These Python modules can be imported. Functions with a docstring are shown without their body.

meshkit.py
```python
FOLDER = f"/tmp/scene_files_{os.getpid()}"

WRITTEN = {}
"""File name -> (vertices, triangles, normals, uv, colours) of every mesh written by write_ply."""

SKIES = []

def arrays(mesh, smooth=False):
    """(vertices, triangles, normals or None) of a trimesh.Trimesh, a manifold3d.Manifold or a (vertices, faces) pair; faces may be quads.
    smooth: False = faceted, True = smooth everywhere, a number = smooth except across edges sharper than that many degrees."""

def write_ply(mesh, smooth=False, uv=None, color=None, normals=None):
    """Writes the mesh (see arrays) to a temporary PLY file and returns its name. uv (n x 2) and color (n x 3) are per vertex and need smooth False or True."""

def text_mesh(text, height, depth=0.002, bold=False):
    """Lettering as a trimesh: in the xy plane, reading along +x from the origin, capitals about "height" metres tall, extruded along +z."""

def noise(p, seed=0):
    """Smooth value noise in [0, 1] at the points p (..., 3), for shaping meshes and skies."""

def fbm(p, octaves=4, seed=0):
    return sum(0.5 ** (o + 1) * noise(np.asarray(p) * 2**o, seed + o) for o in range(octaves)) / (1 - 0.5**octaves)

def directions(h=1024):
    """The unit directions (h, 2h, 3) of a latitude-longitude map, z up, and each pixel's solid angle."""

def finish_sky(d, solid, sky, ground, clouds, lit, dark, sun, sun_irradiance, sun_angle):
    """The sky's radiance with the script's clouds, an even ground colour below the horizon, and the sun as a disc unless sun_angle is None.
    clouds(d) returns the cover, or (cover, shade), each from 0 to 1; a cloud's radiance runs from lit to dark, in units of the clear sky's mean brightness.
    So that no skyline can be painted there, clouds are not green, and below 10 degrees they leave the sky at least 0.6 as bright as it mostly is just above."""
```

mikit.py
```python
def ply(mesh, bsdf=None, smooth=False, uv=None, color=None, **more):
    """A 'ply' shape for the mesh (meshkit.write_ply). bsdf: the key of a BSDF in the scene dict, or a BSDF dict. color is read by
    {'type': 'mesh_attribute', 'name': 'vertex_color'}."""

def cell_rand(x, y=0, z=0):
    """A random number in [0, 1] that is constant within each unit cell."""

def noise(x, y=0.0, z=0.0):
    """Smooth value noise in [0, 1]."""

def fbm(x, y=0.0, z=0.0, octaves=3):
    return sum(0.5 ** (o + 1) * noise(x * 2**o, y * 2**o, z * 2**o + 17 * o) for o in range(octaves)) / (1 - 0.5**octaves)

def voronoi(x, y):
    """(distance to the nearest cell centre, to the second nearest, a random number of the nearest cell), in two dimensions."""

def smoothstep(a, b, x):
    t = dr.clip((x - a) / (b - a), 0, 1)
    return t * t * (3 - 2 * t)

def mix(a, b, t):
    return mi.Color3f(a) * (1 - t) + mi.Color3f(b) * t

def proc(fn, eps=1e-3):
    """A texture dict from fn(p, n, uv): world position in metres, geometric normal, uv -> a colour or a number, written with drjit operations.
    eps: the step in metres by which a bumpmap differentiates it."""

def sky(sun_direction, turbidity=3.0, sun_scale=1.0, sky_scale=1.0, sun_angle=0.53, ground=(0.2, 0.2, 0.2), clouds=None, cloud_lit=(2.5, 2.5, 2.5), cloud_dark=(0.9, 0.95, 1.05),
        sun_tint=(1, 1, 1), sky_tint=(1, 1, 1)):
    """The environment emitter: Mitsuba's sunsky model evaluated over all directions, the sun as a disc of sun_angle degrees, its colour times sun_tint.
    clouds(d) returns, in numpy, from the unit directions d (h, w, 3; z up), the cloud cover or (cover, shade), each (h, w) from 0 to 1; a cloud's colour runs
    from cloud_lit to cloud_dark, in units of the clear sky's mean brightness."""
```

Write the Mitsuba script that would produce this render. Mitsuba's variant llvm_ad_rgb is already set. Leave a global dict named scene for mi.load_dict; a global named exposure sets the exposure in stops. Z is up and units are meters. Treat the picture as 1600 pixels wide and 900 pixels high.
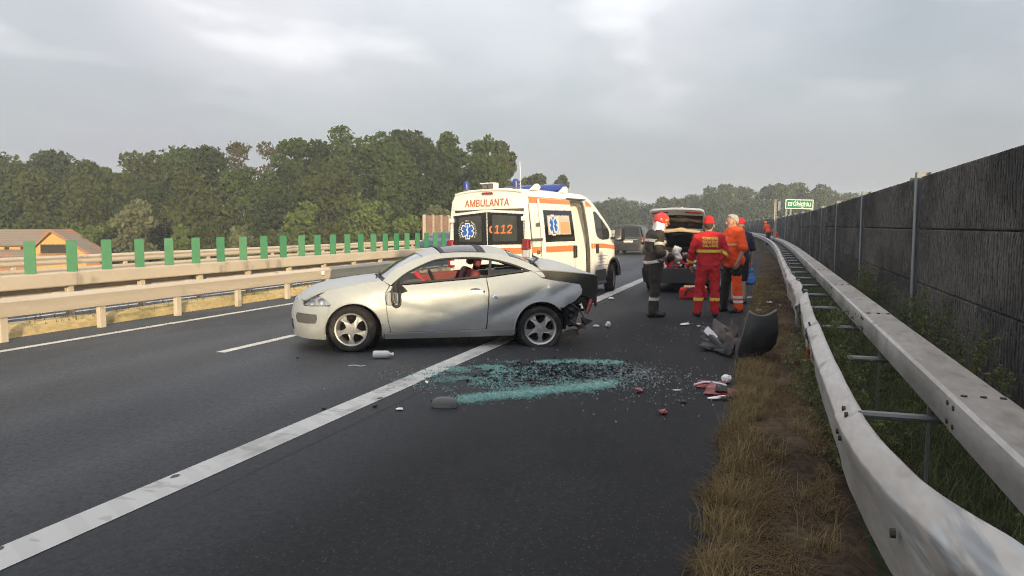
import math, random
import numpy as np, trimesh, shapely, mitsuba as mi, drjit as dr, mikit, meshkit
import manifold3d as m3
from shapely.geometry import Polygon, Point, LineString, box as sbox
from shapely.ops import unary_union
T = mi.ScalarTransform4f
PI = math.pi
scene, labels = {}, {}
# ---------------------------------------------------------------- camera, sky, exposure
CAM = np.array([0.0, 0.0, 1.65])
YAW, PITCH = 0.324253, 0.082443
FWD = np.array([-math.sin(YAW) * math.cos(PITCH), math.cos(YAW) * math.cos(PITCH), -math.sin(PITCH)])
scene['camera'] = {'type': 'perspective', 'fov': 2 * math.degrees(math.atan(800 / 1186)), 'fov_axis': 'x',
                   'to_world': T().look_at(origin=CAM.tolist(), target=(CAM + FWD).tolist(), up=[0, 0, 1]),
                   'near_clip': 0.05, 'far_clip': 3000.0}
SUN = (0.574, -0.819, 0.168)
def clouds(d):
    x, y, z = d[..., 0], d[..., 1], d[..., 2]
    k = 1.0 / (np.maximum(z, 0) + 0.25)
    p = np.stack([x * k * 0.9, y * k * 0.6, z * 0 + 3.1], -1)
    w = meshkit.fbm(p * 2.0 + 5, 3, 4)[..., None] * 0.6
    a = meshkit.fbm(p * 1.2 + w, 5, 3)
    b = meshkit.fbm(p * 3.4 + 7.7 + w, 5, 9)
    c = meshkit.fbm(np.stack([x * k * 3.6, y * k * 2.2, z * 17], -1) + w, 5, 21)
    cover = np.maximum(0.70 + 0.30 * np.clip((a - 0.32) * 3.0, 0, 1), 0.98 - 1.6 * np.clip(z, 0, 1))
    puff = np.clip((c - 0.55) * 4.5, 0, 1) * np.clip((z - 0.10) * 6, 0, 1) * np.clip(1.6 - 3 * z, .2, 1)
    q = np.clip(z * 3.2, .12, 1)
    shade = np.clip(0.93 - q * (0.85 * (a - 0.42) + 0.4 * (b - 0.5)) - 0.40 * puff - 1.45 * np.clip(z - .04, 0, .42), 0, 1)
    h = (x * -math.sin(YAW) + y * math.cos(YAW)) / np.maximum(np.hypot(x, y), 1e-6)
    bank = np.clip((h - .88) / .11, 0, 1) * np.clip((z - .10) / .22, 0, 1) * (.55 + .9 * (b - .3))
    return cover, np.clip(shade - .55 * bank, 0, 1)
scene['sky'] = mikit.sky(SUN, turbidity=4, sun_scale=1.0, sky_scale=1.0, sun_angle=2.0, clouds=clouds,
                         cloud_lit=(2.8, 2.75, 2.86), cloud_dark=(0.60, 0.66, 0.83), sky_tint=(1.0, 1.0, 1.0), sun_tint=(0.95, 1.30, 2.3))
exposure = 3.0
HAZE = 0.0011
# ---------------------------------------------------------------- helpers
def num(name):
    """name, name_001, name_002 ... : the first key nothing uses"""
    used = lambda k: k in scene or k in labels or k in _holders
    k, i = name, 0
    while used(k):
        i += 1
        k = f'{name}_{i:03d}'
    _holders.add(k)
    return k
_holders = set()
def thing(name, label, cat, group=None):
    k = num(name)
    labels[k] = {'label': label, 'category': cat}
    if group: labels[k]['group'] = group
    return k
def struct(name, mesh, bsdf, smooth=False, **kw):
    k = num(name)
    scene[k] = mikit.ply(mesh, bsdf, smooth, **kw)
    labels[k] = {'kind': 'structure'}
    return k
def part(parent, name, mesh, bsdf, smooth=False, label=None, kind=None, to_world=None, **kw):
    k = num(f'{parent}__{name}')
    scene[k] = mikit.ply(mesh, bsdf, smooth, **kw) if not isinstance(mesh, dict) else dict(mesh)
    if to_world is not None: scene[k]['to_world'] = to_world
    if label or kind:
        labels[k] = {}
        if label: labels[k]['label'] = label
        if kind: labels[k]['kind'] = kind
    return k
def single(name, mesh, bsdf, label, cat, smooth=False, group=None, kind=None, **kw):
    k = thing(name, label, cat, group)
    scene[k] = mikit.ply(mesh, bsdf, smooth, **kw)
    if kind: labels[k]['kind'] = kind
    return k
def cat(*ms):
    out = []
    def add(m):
        if isinstance(m, (list, tuple)):
            for x in m: add(x)
        else: out.append(m)
    add(ms)
    return trimesh.util.concatenate(out)
def tm(v, f): return trimesh.Trimesh(np.asarray(v, float), np.asarray(f), process=False)
def man2tm(m):
    a = m.to_mesh()
    return tm(a.vert_properties[:, :3], a.tri_verts)
def cbox(x0, x1, y0, y1, z0, z1, c=0.0):
    """box, chamfered by c"""
    if c <= 0:
        m = trimesh.creation.box((x1 - x0, y1 - y0, z1 - z0))
        m.apply_translation(((x0 + x1) / 2, (y0 + y1) / 2, (z0 + z1) / 2))
        return m
    pts = []
    for ix in (0, 1):
        for iy in (0, 1):
            for iz in (0, 1):
                X, Y, Z = (x0, x1)[ix], (y0, y1)[iy], (z0, z1)[iz]
                sx, sy, sz = (1 - 2 * ix) * c, (1 - 2 * iy) * c, (1 - 2 * iz) * c
                pts += [(X, Y + sy, Z + sz), (X + sx, Y, Z + sz), (X + sx, Y + sy, Z)]
    return man2tm(m3.Manifold.hull_points(np.array(pts)))
def rbox(x0, x1, y0, y1, z0, z1, r, n=16):
    """rounded box: hull of spheres"""
    s = m3.Manifold.sphere(r, n)
    return man2tm(m3.Manifold.batch_hull([s.translate([x, y, z]) for x in (x0 + r, x1 - r) for y in (y0 + r, y1 - r) for z in (z0 + r, z1 - r)]))
def tube(pts, rad, sides=8, cap=True):
    p = np.asarray(pts, float)
    r = np.broadcast_to(np.asarray(rad, float), (len(p),))
    t = np.gradient(p, axis=0)
    t /= np.linalg.norm(t, axis=1, keepdims=True) + 1e-12
    a = np.cross(t, np.where(np.abs(t[:, 2:]) < 0.9, [0, 0, 1.0], [1.0, 0, 0]))
    a /= np.linalg.norm(a, axis=1, keepdims=True) + 1e-12
    b = np.cross(t, a)
    ang = np.arange(sides) * 2 * PI / sides
    v = (p[:, None] + r[:, None, None] * (np.cos(ang)[None, :, None] * a[:, None] + np.sin(ang)[None, :, None] * b[:, None])).reshape(-1, 3)
    i, j = np.meshgrid(np.arange(len(p) - 1), np.arange(sides), indexing='ij')
    q = np.stack([i * sides + j, i * sides + (j + 1) % sides, (i + 1) * sides + (j + 1) % sides, (i + 1) * sides + j], -1).reshape(-1, 4)
    f = np.vstack([q[:, [0, 2, 1]], q[:, [0, 3, 2]]])
    if cap:
        n = len(v)
        v = np.vstack([v, p[:1], p[-1:]])
        k = np.arange(sides)
        e = (len(p) - 1) * sides
        f = np.vstack([f, np.stack([k * 0 + n, k, (k + 1) % sides], 1), np.stack([k * 0 + n + 1, e + (k + 1) % sides, e + k], 1)])
    return tm(v, f)
def grid_mesh(P):
    """(n, m, 3) points -> sheet"""
    n, m = P.shape[:2]
    i, j = np.meshgrid(np.arange(n - 1), np.arange(m - 1), indexing='ij')
    a = (i * m + j).ravel()
    return tm(P.reshape(-1, 3), np.vstack([np.stack([a, a + m, a + m + 1], 1), np.stack([a, a + m + 1, a + 1], 1)]))
def sweep(profile, path, closed=True):
    """profile (k,2) of (side, up) offsets swept along path rows (x, y, z, sidex, sidey)"""
    pr, pa = np.asarray(profile, float), np.asarray(path, float)
    P = np.zeros((len(pa), len(pr), 3))
    P[..., 0] = pa[:, None, 0] + pr[None, :, 0] * pa[:, None, 3]
    P[..., 1] = pa[:, None, 1] + pr[None, :, 0] * pa[:, None, 4]
    P[..., 2] = pa[:, None, 2] + pr[None, :, 1]
    if closed: P = np.concatenate([P, P[:, :1]], 1)
    return grid_mesh(P)
def thicken_line(pts, t):
    """open 2D polyline -> closed outline of thickness t"""
    p = np.asarray(pts, float)
    d = np.gradient(p, axis=0)
    d /= np.linalg.norm(d, axis=1, keepdims=True)
    n = np.stack([-d[:, 1], d[:, 0]], 1)
    return np.vstack([p + n * t / 2, (p - n * t / 2)[::-1]])
def ngon(cx, cy, r, n=24, a0=0, a1=2 * PI):
    a = np.linspace(a0, a1, n, endpoint=abs(a1 - a0) < 2 * PI - 1e-6)
    return np.stack([cx + r * np.cos(a), cy + r * np.sin(a)], 1)
def smoothline(pts, n=10):
    """Catmull-Rom through points"""
    p = np.asarray(pts, float)
    q = np.vstack([2 * p[0] - p[1], p, 2 * p[-1] - p[-2]])
    out = []
    for i in range(1, len(q) - 2):
        for t in np.linspace(0, 1, n, endpoint=False):
            out.append(0.5 * ((2 * q[i]) + (-q[i - 1] + q[i + 1]) * t + (2 * q[i - 1] - 5 * q[i] + 4 * q[i + 1] - q[i + 2]) * t * t + (-q[i - 1] + 3 * q[i] - 3 * q[i + 1] + q[i + 2]) * t ** 3))
    out.append(p[-1])
    return np.array(out)
def flat_refined(poly, res):
    """shapely polygon -> Trimesh-like (v2d, f) with edges <= res, and its boundary thickness via extrusion"""
    polys = getattr(poly, 'geoms', [poly])
    out = []
    for g in polys:
        if g.is_empty or g.area < 1e-7: continue
        g = shapely.geometry.polygon.orient(g)
        cs = m3.CrossSection([np.array(g.exterior.coords)[:-1]] + [np.array(h.coords)[:-1] for h in g.interiors], m3.FillRule.EvenOdd)
        out.append(m3.Manifold.extrude(cs, 1.0).refine_to_length(res) if res else m3.Manifold.extrude(cs, 1.0))
    return out
def panel(poly, fn, thick=0.01, res=0.07):
    """lift the 2D polygon to the surface fn(a, b) -> (n,3); a closed thin shell (its back moved by thick along -normal)"""
    ms = []
    for g in getattr(poly, 'geoms', [poly]):
        if g.is_empty or g.area < 1e-6: continue
        # cut along a grid so that triangles are even, then extrude as one shell
        x0, y0, x1, y1 = g.bounds
        pieces = []
        nx, ny = max(1, int(math.ceil((x1 - x0) / res))), max(1, int(math.ceil((y1 - y0) / res)))
        xs, ys = np.linspace(x0, x1, nx + 1), np.linspace(y0, y1, ny + 1)
        verts, faces, at = [], [], {}
        def vid(p):
            k = (round(p[0], 6), round(p[1], 6))
            if k not in at:
                at[k] = len(verts); verts.append(k)
            return at[k]
        prep = shapely.prepared.prep(g)
        for i in range(nx):
            for j in range(ny):
                c = sbox(xs[i], ys[j], xs[i + 1], ys[j + 1])
                if prep.contains_properly(c):
                    a, b, d, e = vid((xs[i], ys[j])), vid((xs[i + 1], ys[j])), vid((xs[i + 1], ys[j + 1])), vid((xs[i], ys[j + 1]))
                    faces += [(a, b, d), (a, d, e)]
                    continue
                if not prep.intersects(c): continue
                q = g.intersection(c)
                for h in getattr(q, 'geoms', [q]):
                    if h.geom_type != 'Polygon' or h.area < 1e-9: continue
                    v, f = trimesh.creation.triangulate_polygon(shapely.geometry.polygon.orient(h), engine='earcut')
                    for t in f:
                        ids = [vid(v[k]) for k in t]
                        if len(set(ids)) == 3:
                            A, B, C = (np.array(verts[k]) for k in ids)
                            if (B[0] - A[0]) * (C[1] - A[1]) - (B[1] - A[1]) * (C[0] - A[0]) < 0: ids = ids[::-1]
                            faces.append(tuple(ids))
        V, F = np.array(verts), np.array(faces)
        e = 1e-3
        P = fn(V[:, 0], V[:, 1])
        N = np.cross(fn(V[:, 0] + e, V[:, 1]) - P, fn(V[:, 0], V[:, 1] + e) - P)
        N /= np.linalg.norm(N, axis=1, keepdims=True) + 1e-12
        if abs(N[:, 1].mean()) > .45 and N[:, 1].mean() * P[:, 1].mean() < 0: N, F = -N, F[:, ::-1]   # flanks: the skin grows inwards
        n = len(V)
        edges = np.vstack([F[:, [0, 1]], F[:, [1, 2]], F[:, [2, 0]]])
        key = {}
        for a, b in edges:
            key[(a, b)] = 1
        bd = np.array([(a, b) for a, b in edges if (b, a) not in key])
        rim = np.vstack([np.stack([bd[:, 0], bd[:, 0] + n, bd[:, 1] + n], 1), np.stack([bd[:, 0], bd[:, 1] + n, bd[:, 1]], 1)])
        ms.append(tm(np.vstack([P, P - N * thick]), np.vstack([F, F[:, ::-1] + n, rim])))
    return cat(ms)
def mirror_y(m):
    v = np.array(m.vertices) * [1, -1, 1]
    return tm(v, np.array(m.faces)[:, ::-1])
def xform(m, loc=(0, 0, 0), rz=0, ry=0, rx=0, s=1.0):
    M = trimesh.transformations.euler_matrix(rx, ry, rz, 'sxyz')
    v = np.array(m.vertices) * s
    return tm(v @ M[:3, :3].T + np.array(loc), np.array(m.faces))
def place(loc, rz=0.0, rx=0.0, ry=0.0):
    M = trimesh.transformations.euler_matrix(rx, ry, rz, 'sxyz')
    M[:3, 3] = loc
    return M
def extr(pts, t, axis='y', c=0.0):
    """2D outline extruded symmetric by thickness t; axis = normal axis"""
    p = Polygon(pts) if not hasattr(pts, 'area') else pts
    m = trimesh.creation.extrude_polygon(p, t, engine='earcut') if p.geom_type == 'Polygon' else cat([trimesh.creation.extrude_polygon(g, t, engine='earcut') for g in p.geoms])
    v = np.array(m.vertices); v[:, 2] -= t / 2
    f = np.array(m.faces)
    if axis == 'y': v = np.stack([v[:, 0], v[:, 2], v[:, 1]], 1); f = f[:, ::-1]
    if axis == 'x': v = np.stack([v[:, 2], v[:, 0], v[:, 1]], 1)
    return tm(v, f)
def revolve(profile, n=32):
    """profile (r, h): around the y axis (wheels)"""
    p = np.asarray(profile, float)
    a = np.linspace(0, 2 * PI, n + 1)
    P = np.stack([p[None, :, 0] * np.cos(a)[:, None], np.broadcast_to(p[None, :, 1], (n + 1, len(p))), p[None, :, 0] * np.sin(a)[:, None]], -1)
    m = grid_mesh(P)
    m.merge_vertices()
    return m
# ---------------------------------------------------------------- materials
def B(name, d): scene[name] = d; return name
def pr(rgb, rough=0.6, metal=0.0, spec=0.5, **kw):
    c = {'type': 'rgb', 'value': list(rgb)} if isinstance(rgb, (tuple, list)) else rgb
    return {'type': 'principled', 'base_color': c, 'roughness': rough, 'metallic': metal, 'specular': spec, **kw}
def two(d): return {'type': 'twosided', 'bsdf': d}
def pm(name, rgb, rough=0.6, metal=0.0, spec=0.5, **kw): return B(name, two(pr(rgb, rough, metal, spec, **kw)))
nz, fb, vor, cr, ss, mx = mikit.noise, mikit.fbm, mikit.voronoi, mikit.cell_rand, mikit.smoothstep, mikit.mix
def f_asphalt(p, n, uv):
    big = fb(p.x * 0.35, p.y * 0.12, 0, 3)
    track = fb(p.x * 0.9, p.y * 0.03, 2, 2)
    d1, d2, r = vor(p.x * 70, p.y * 70)
    grain = fb(p.x * 45, p.y * 45, 0, 2)
    worn_lit = ss(-.7, -4.6, p.x)  # Worn lanes, plus their sunlit tone and blue sheen put into the colour
    wheel_ = dr.exp(-dr.square((p.x + 4.45) / .32)) + dr.exp(-dr.square((p.x + 5.95) / .32)) + dr.exp(-dr.square((p.x + 7.35) / .32)) + dr.exp(-dr.square((p.x + 8.8) / .32))
    c = mx((0.0115, 0.0122, 0.0132), (0.058, 0.0625, 0.069), worn_lit * (0.72 + .25 * wheel_) + (big - 0.5) * 0.45 + (track - 0.5) * 0.5)
    stain = ss(.60, .72, fb(p.x * .8 + 3, p.y * .45, 4, 4))
    c = c * (1 - .28 * stain)
    seam = ss(.022, .008, dr.abs(p.x + 3.22 + .012 * nz(p.y * 3))) * ss(.3, .5, nz(p.y * .7, 4))
    c = c * (1 - .5 * seam)
    stone = ss(0.86, 1.0, r) * ss(0.36, 0.18, d1) * (1 - .5 * worn_lit)
    c = c * (0.66 + 0.68 * grain)
    return mx(c, (0.16, 0.155, 0.15), stone * 0.5)
def r_asphalt(p, n, uv):
    return dr.clip(.86 - .28 * ss(-1.0, -4.4, p.x) - .08 * ss(.42, .68, fb(p.x * .9, p.y * .25, 7, 4)), .3, .8)
def h_asphalt(p, n, uv):
    d1, d2, r = vor(p.x * 85, p.y * 85)
    return dr.sqrt(dr.maximum(1 - 1.6 * d1, 0.0)) * (0.4 + 0.6 * r)
B('m_asphalt', {'type': 'bumpmap', 'arbitrary': mikit.proc(h_asphalt), 'scale': 0.0024, 'bsdf': {**pr(mikit.proc(f_asphalt), 0.6, spec=0.26), 'roughness': mikit.proc(r_asphalt)}})
def f_paint(p, n, uv):
    d1, d2, r = vor(p.x * 9, p.y * 6)
    dirt = fb(p.x * 6, p.y * 2.2, 0, 4)
    bar = ss(0.72, 0.9, dr.abs(dr.sin(p.y * 10.5 + p.x * 6)))
    scuff = ss(0.66, 0.72, fb(p.x * 5 + 4, p.y * 14, 3, 3)) * 0.5
    c = mx((0.50, 0.50, 0.47), (0.36, 0.36, 0.34), ss(0.45, 0.8, dirt))
    c = c * (1 - 0.07 * bar)
    chip = ss(0.93, 0.96, r) * ss(0.30, 0.2, d1)
    return mx(mx(c, (0.17, 0.17, 0.165), scuff * 0.6), (0.07, 0.07, 0.07), chip)
B('m_roadpaint', pr(mikit.proc(f_paint), 0.65, spec=0.3))
def f_soil(p, n, uv):
    a = fb(p.x * 2.2, p.y * 1.1, p.z, 4); b = fb(p.x * 30, p.y * 30, 0, 3)
    c = mx((0.040, 0.028, 0.020), (0.085, 0.062, 0.038), ss(0.35, 0.7, a))
    return c * (0.45 + 1.1 * b)
B('m_soil', {'type': 'bumpmap', 'arbitrary': mikit.proc(lambda p, n, uv: fb(p.x * 26, p.y * 26, 0, 4), 2e-3), 'scale': 0.03, 'bsdf': pr(mikit.proc(f_soil), 0.95, spec=0.1)})
def f_land(p, n, uv):
    a = fb(p.x * 0.05, p.y * 0.05, 0, 4); b = fb(p.x * 1.3, p.y * 1.3, 0, 3)
    return mx((0.045, 0.055, 0.022), (0.10, 0.085, 0.045), a) * (0.6 + 0.8 * b)
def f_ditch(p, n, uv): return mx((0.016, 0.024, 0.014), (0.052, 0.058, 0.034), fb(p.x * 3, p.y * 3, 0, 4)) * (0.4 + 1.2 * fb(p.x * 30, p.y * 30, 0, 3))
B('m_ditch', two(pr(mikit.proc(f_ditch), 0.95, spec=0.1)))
B('m_land', pr(mikit.proc(f_land), 0.95, spec=0.1))
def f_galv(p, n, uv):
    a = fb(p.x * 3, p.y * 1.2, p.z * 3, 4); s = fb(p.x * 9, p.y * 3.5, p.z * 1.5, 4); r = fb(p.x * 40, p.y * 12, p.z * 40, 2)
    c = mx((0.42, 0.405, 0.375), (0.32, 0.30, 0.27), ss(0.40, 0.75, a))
    grime_shade = ss(.74, .60, p.z + .10 * (fb(p.x * 2, p.y * 1.5, p.z * 2 + 9, 3) - .5))  # Road grime plus shade of the lower faces, put into the colour
    c = c * (1 - grime_shade * (.34 + .3 * (s - .4)))
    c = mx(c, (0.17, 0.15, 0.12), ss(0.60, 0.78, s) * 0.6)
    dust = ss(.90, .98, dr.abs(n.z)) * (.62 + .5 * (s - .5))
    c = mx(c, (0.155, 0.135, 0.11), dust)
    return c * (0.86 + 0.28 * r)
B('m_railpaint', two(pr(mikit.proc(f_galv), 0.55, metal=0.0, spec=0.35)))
def f_tan(p, n, uv):
    a = fb(p.x * 2, p.y * 0.9, p.z * 3, 4); s = fb(p.x * 7, p.y * 2.5, p.z * 1.5 + 5, 4)
    c = mx((0.54, 0.475, 0.39), (0.45, 0.385, 0.305), a)
    return mx(c, (0.22, 0.185, 0.14), ss(0.62, 0.80, s) * 0.65)
B('m_railtan', two(pr(mikit.proc(f_tan), 0.6, spec=0.3)))
def f_zinc(p, n, uv):
    a = fb(p.x * 2, p.y * 1.5, p.z * 4, 4)
    return mx((0.23, 0.25, 0.25), (0.165, 0.18, 0.185), a)
B('m_zinc', two(pr(mikit.proc(f_zinc), 0.5, metal=0.25)))
pm('m_postgrey', (0.24, 0.26, 0.27), 0.5, 0.3)
pm('m_boltdark', (0.05, 0.045, 0.04), 0.6, 0.4)
def f_green(p, n, uv):
    a = fb(p.x * 4, p.y * 4, p.z * 5, 3)
    return mx((0.016, 0.135, 0.060), (0.030, 0.175, 0.085), a)
B('m_greenblade', two(pr(mikit.proc(f_green), 0.5, spec=0.3)))
def f_wall(p, n, uv):
    a = fb(p.y * 0.9, p.z * 1.3, 0, 4); b = fb(p.y * 34, p.z * 12, p.x * 34, 3); r = cr(dr.floor((p.y + 60) / 7.05), dr.floor((p.z + .0) / 0.8))
    c = mx((0.070, 0.067, 0.063), (0.128, 0.120, 0.110), ss(0.3, 0.72, a * 0.8 + r * 0.2))
    return c * (0.45 + 1.15 * (.5 * ss(.22, .78, b) + .5 * fb(p.y * 30, p.z * 30, p.x * 30 + 5, 2)))
B('m_woodcement', two({'type': 'bumpmap', 'arbitrary': mikit.proc(lambda p, n, uv: fb(p.y * 34, p.z * 34, p.x * 34, 3), 2e-3), 'scale': 0.035, 'bsdf': pr(mikit.proc(f_wall), 0.95, spec=0.12)}))
def leaf_mat(name, a, b):
    def fn(p, n, uv):
        g = fb(p.x * 0.30, p.y * 0.30, p.z * 0.35, 2); h = nz(p.x * 3.1, p.y * 3.1, p.z * 3.1)
        return mx(a, b, g * 0.55 + h * 0.45)
    B(name, {'type': 'principledthin', 'base_color': mikit.proc(fn), 'roughness': 0.7, 'spec_trans': 0.0, 'diff_trans': 0.55, 'eta': 1.3})
leaf_mat('m_leaf_olive', (0.038, 0.050, 0.018), (0.098, 0.115, 0.042))
leaf_mat('m_leaf_green', (0.034, 0.055, 0.017), (0.088, 0.125, 0.040))
leaf_mat('m_leaf_dark', (0.024, 0.037, 0.016), (0.060, 0.080, 0.033))
leaf_mat('m_leaf_pale', (0.075, 0.092, 0.045), (0.21, 0.22, 0.125))
leaf_mat('m_leaf_bright', (0.060, 0.090, 0.026), (0.165, 0.205, 0.070))
leaf_mat('m_leaf_brown', (0.060, 0.052, 0.028), (0.110, 0.098, 0.055))
def f_bark(p, n, uv): return mx((0.06, 0.05, 0.038), (0.17, 0.15, 0.12), fb(p.x * 5, p.y * 5, p.z * 1.2, 3))
B('m_bark', two(pr(mikit.proc(f_bark), 0.9, spec=0.1)))
B('m_barkpale', two(pr(mikit.proc(lambda p, n, uv: mx((0.30, 0.28, 0.24), (0.5, 0.48, 0.43), fb(p.x * 4, p.y * 4, p.z * 1.5, 3))), 0.9, spec=0.1)))
def f_drygrass(p, n, uv):
    return mx((0.060, 0.043, 0.022), (0.25, 0.185, 0.100), fb(p.x * 2.2, p.y * 1.2, p.z * 9, 4))
B('m_drygrass', {'type': 'principledthin', 'base_color': mikit.proc(f_drygrass), 'roughness': 0.8, 'diff_trans': 0.4, 'eta': 1.3})
B('m_straw', {'type': 'principledthin', 'base_color': mikit.proc(lambda p, n, uv: mx((0.13, 0.095, 0.042), (0.36, 0.28, 0.145), fb(p.x * 9, p.y * 9, p.z * 9, 3))), 'roughness': 0.8, 'diff_trans': 0.4, 'eta': 1.3})
def f_weed(p, n, uv):
    return mx((0.060, 0.095, 0.034), (0.22, 0.235, 0.11), fb(p.x * 4, p.y * 4, p.z * 6, 3))
B('m_weed', {'type': 'principledthin', 'base_color': mikit.proc(f_weed), 'roughness': 0.8, 'diff_trans': 0.4, 'eta': 1.3})
# ================================================================ SETTING
def cvx(Y): return -np.maximum(np.asarray(Y, float) - 28.0, 0) ** 2 / 1800.0
def lane(X, Ys, z=0.0):
    """rows (x, y, z, sidex, sidey) along the road at lateral X"""
    Ys = np.asarray(Ys, float)
    return np.stack([X + cvx(Ys), Ys, np.full_like(Ys, z), np.ones_like(Ys), np.zeros_like(Ys)], 1)
def strip(xs, Ys, z):
    xs = np.asarray(xs, float); Ys = np.asarray(Ys, float)
    P = np.zeros((len(xs), len(Ys), 3))
    P[..., 0] = xs[:, None] + cvx(Ys)[None]
    P[..., 1] = Ys[None]
    P[..., 2] = np.asarray(z, float).reshape(-1, 1) if np.ndim(z) < 2 else z
    return grid_mesh(P)
rng = np.random.default_rng(11)
YL = np.concatenate([np.arange(-30, 30, 3.0), np.arange(30, 330, 6.0)])
# terrain: one sheet to the horizon, low land beside the embankment
gx = np.concatenate([[-600, -300], np.linspace(-170, -26.5, 24), [-23.2], [-21.8], [3.2], [4.0, 9.5], np.linspace(14, 130, 16), [300, 600]])
gy = np.concatenate([[-400, -200, -100], np.arange(-60, 330, 6.5), [420, 700]])
GX, GY = np.meshgrid(gx, gy, indexing='ij')
GZ = np.full_like(GX, -6.0) + 0.9 * (meshkit.fbm(np.stack([GX * .03, GY * .03, GX * 0], -1), 3) - .5)
GZ[(GX >= -23.3) & (GX <= 4.1)] = -0.62
GXc = GX + np.where(np.abs(GX) < 200, cvx(np.minimum(GY, 400)), 0)
struct('ground', grid_mesh(np.stack([GXc, GY, GZ], -1)), 'm_land', True)
# carriageways, shoulder strip, median
struct('road', strip(np.linspace(-10.5, -0.2, 4), YL, 0.0), 'm_asphalt')
struct('opposite_road', strip([-21.6, -17, -11.3], YL, 0.0), 'm_asphalt')
vx = np.array([-0.34, -0.26, -0.2, -0.1, 0.0, 0.1, 0.2, 0.3, 0.42, 0.55, 0.7, 0.85, 1.05, 1.3, 1.6, 1.9, 2.15, 3.3])
vz = np.array([-0.03, 0.004, 0.012, 0.02, 0.03, 0.035, 0.04, 0.04, 0.03, -0.05, -0.2, -0.33, -0.36, -0.36, -0.33, -0.3, -0.28, -0.6])
vY = np.concatenate([np.arange(-12, 14, 0.12), np.arange(14, 40, 0.6), np.arange(40, 330, 6.0)])
VX, VY = np.meshgrid(vx, vY, indexing='ij')
VZ = vz[:, None] + 0.06 * (meshkit.fbm(np.stack([VX * 4, VY * 1.6, VX * 0], -1), 4) - 0.45) * np.clip((VX + .33) * 8, 0, 1)
VXX = VX + cvx(VY) + np.where(VX < -0.05, 0.16 * (meshkit.fbm(np.stack([VX * 0, VY * 1.5, VX * 0 + 2], -1), 3) - .5), 0)
struct('verge', grid_mesh(np.stack([VXX, VY, VZ], -1)[:10]), 'm_soil', True)
struct('ditch', grid_mesh(np.stack([VXX, VY, VZ], -1)[9:]), 'm_ditch', True)
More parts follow.
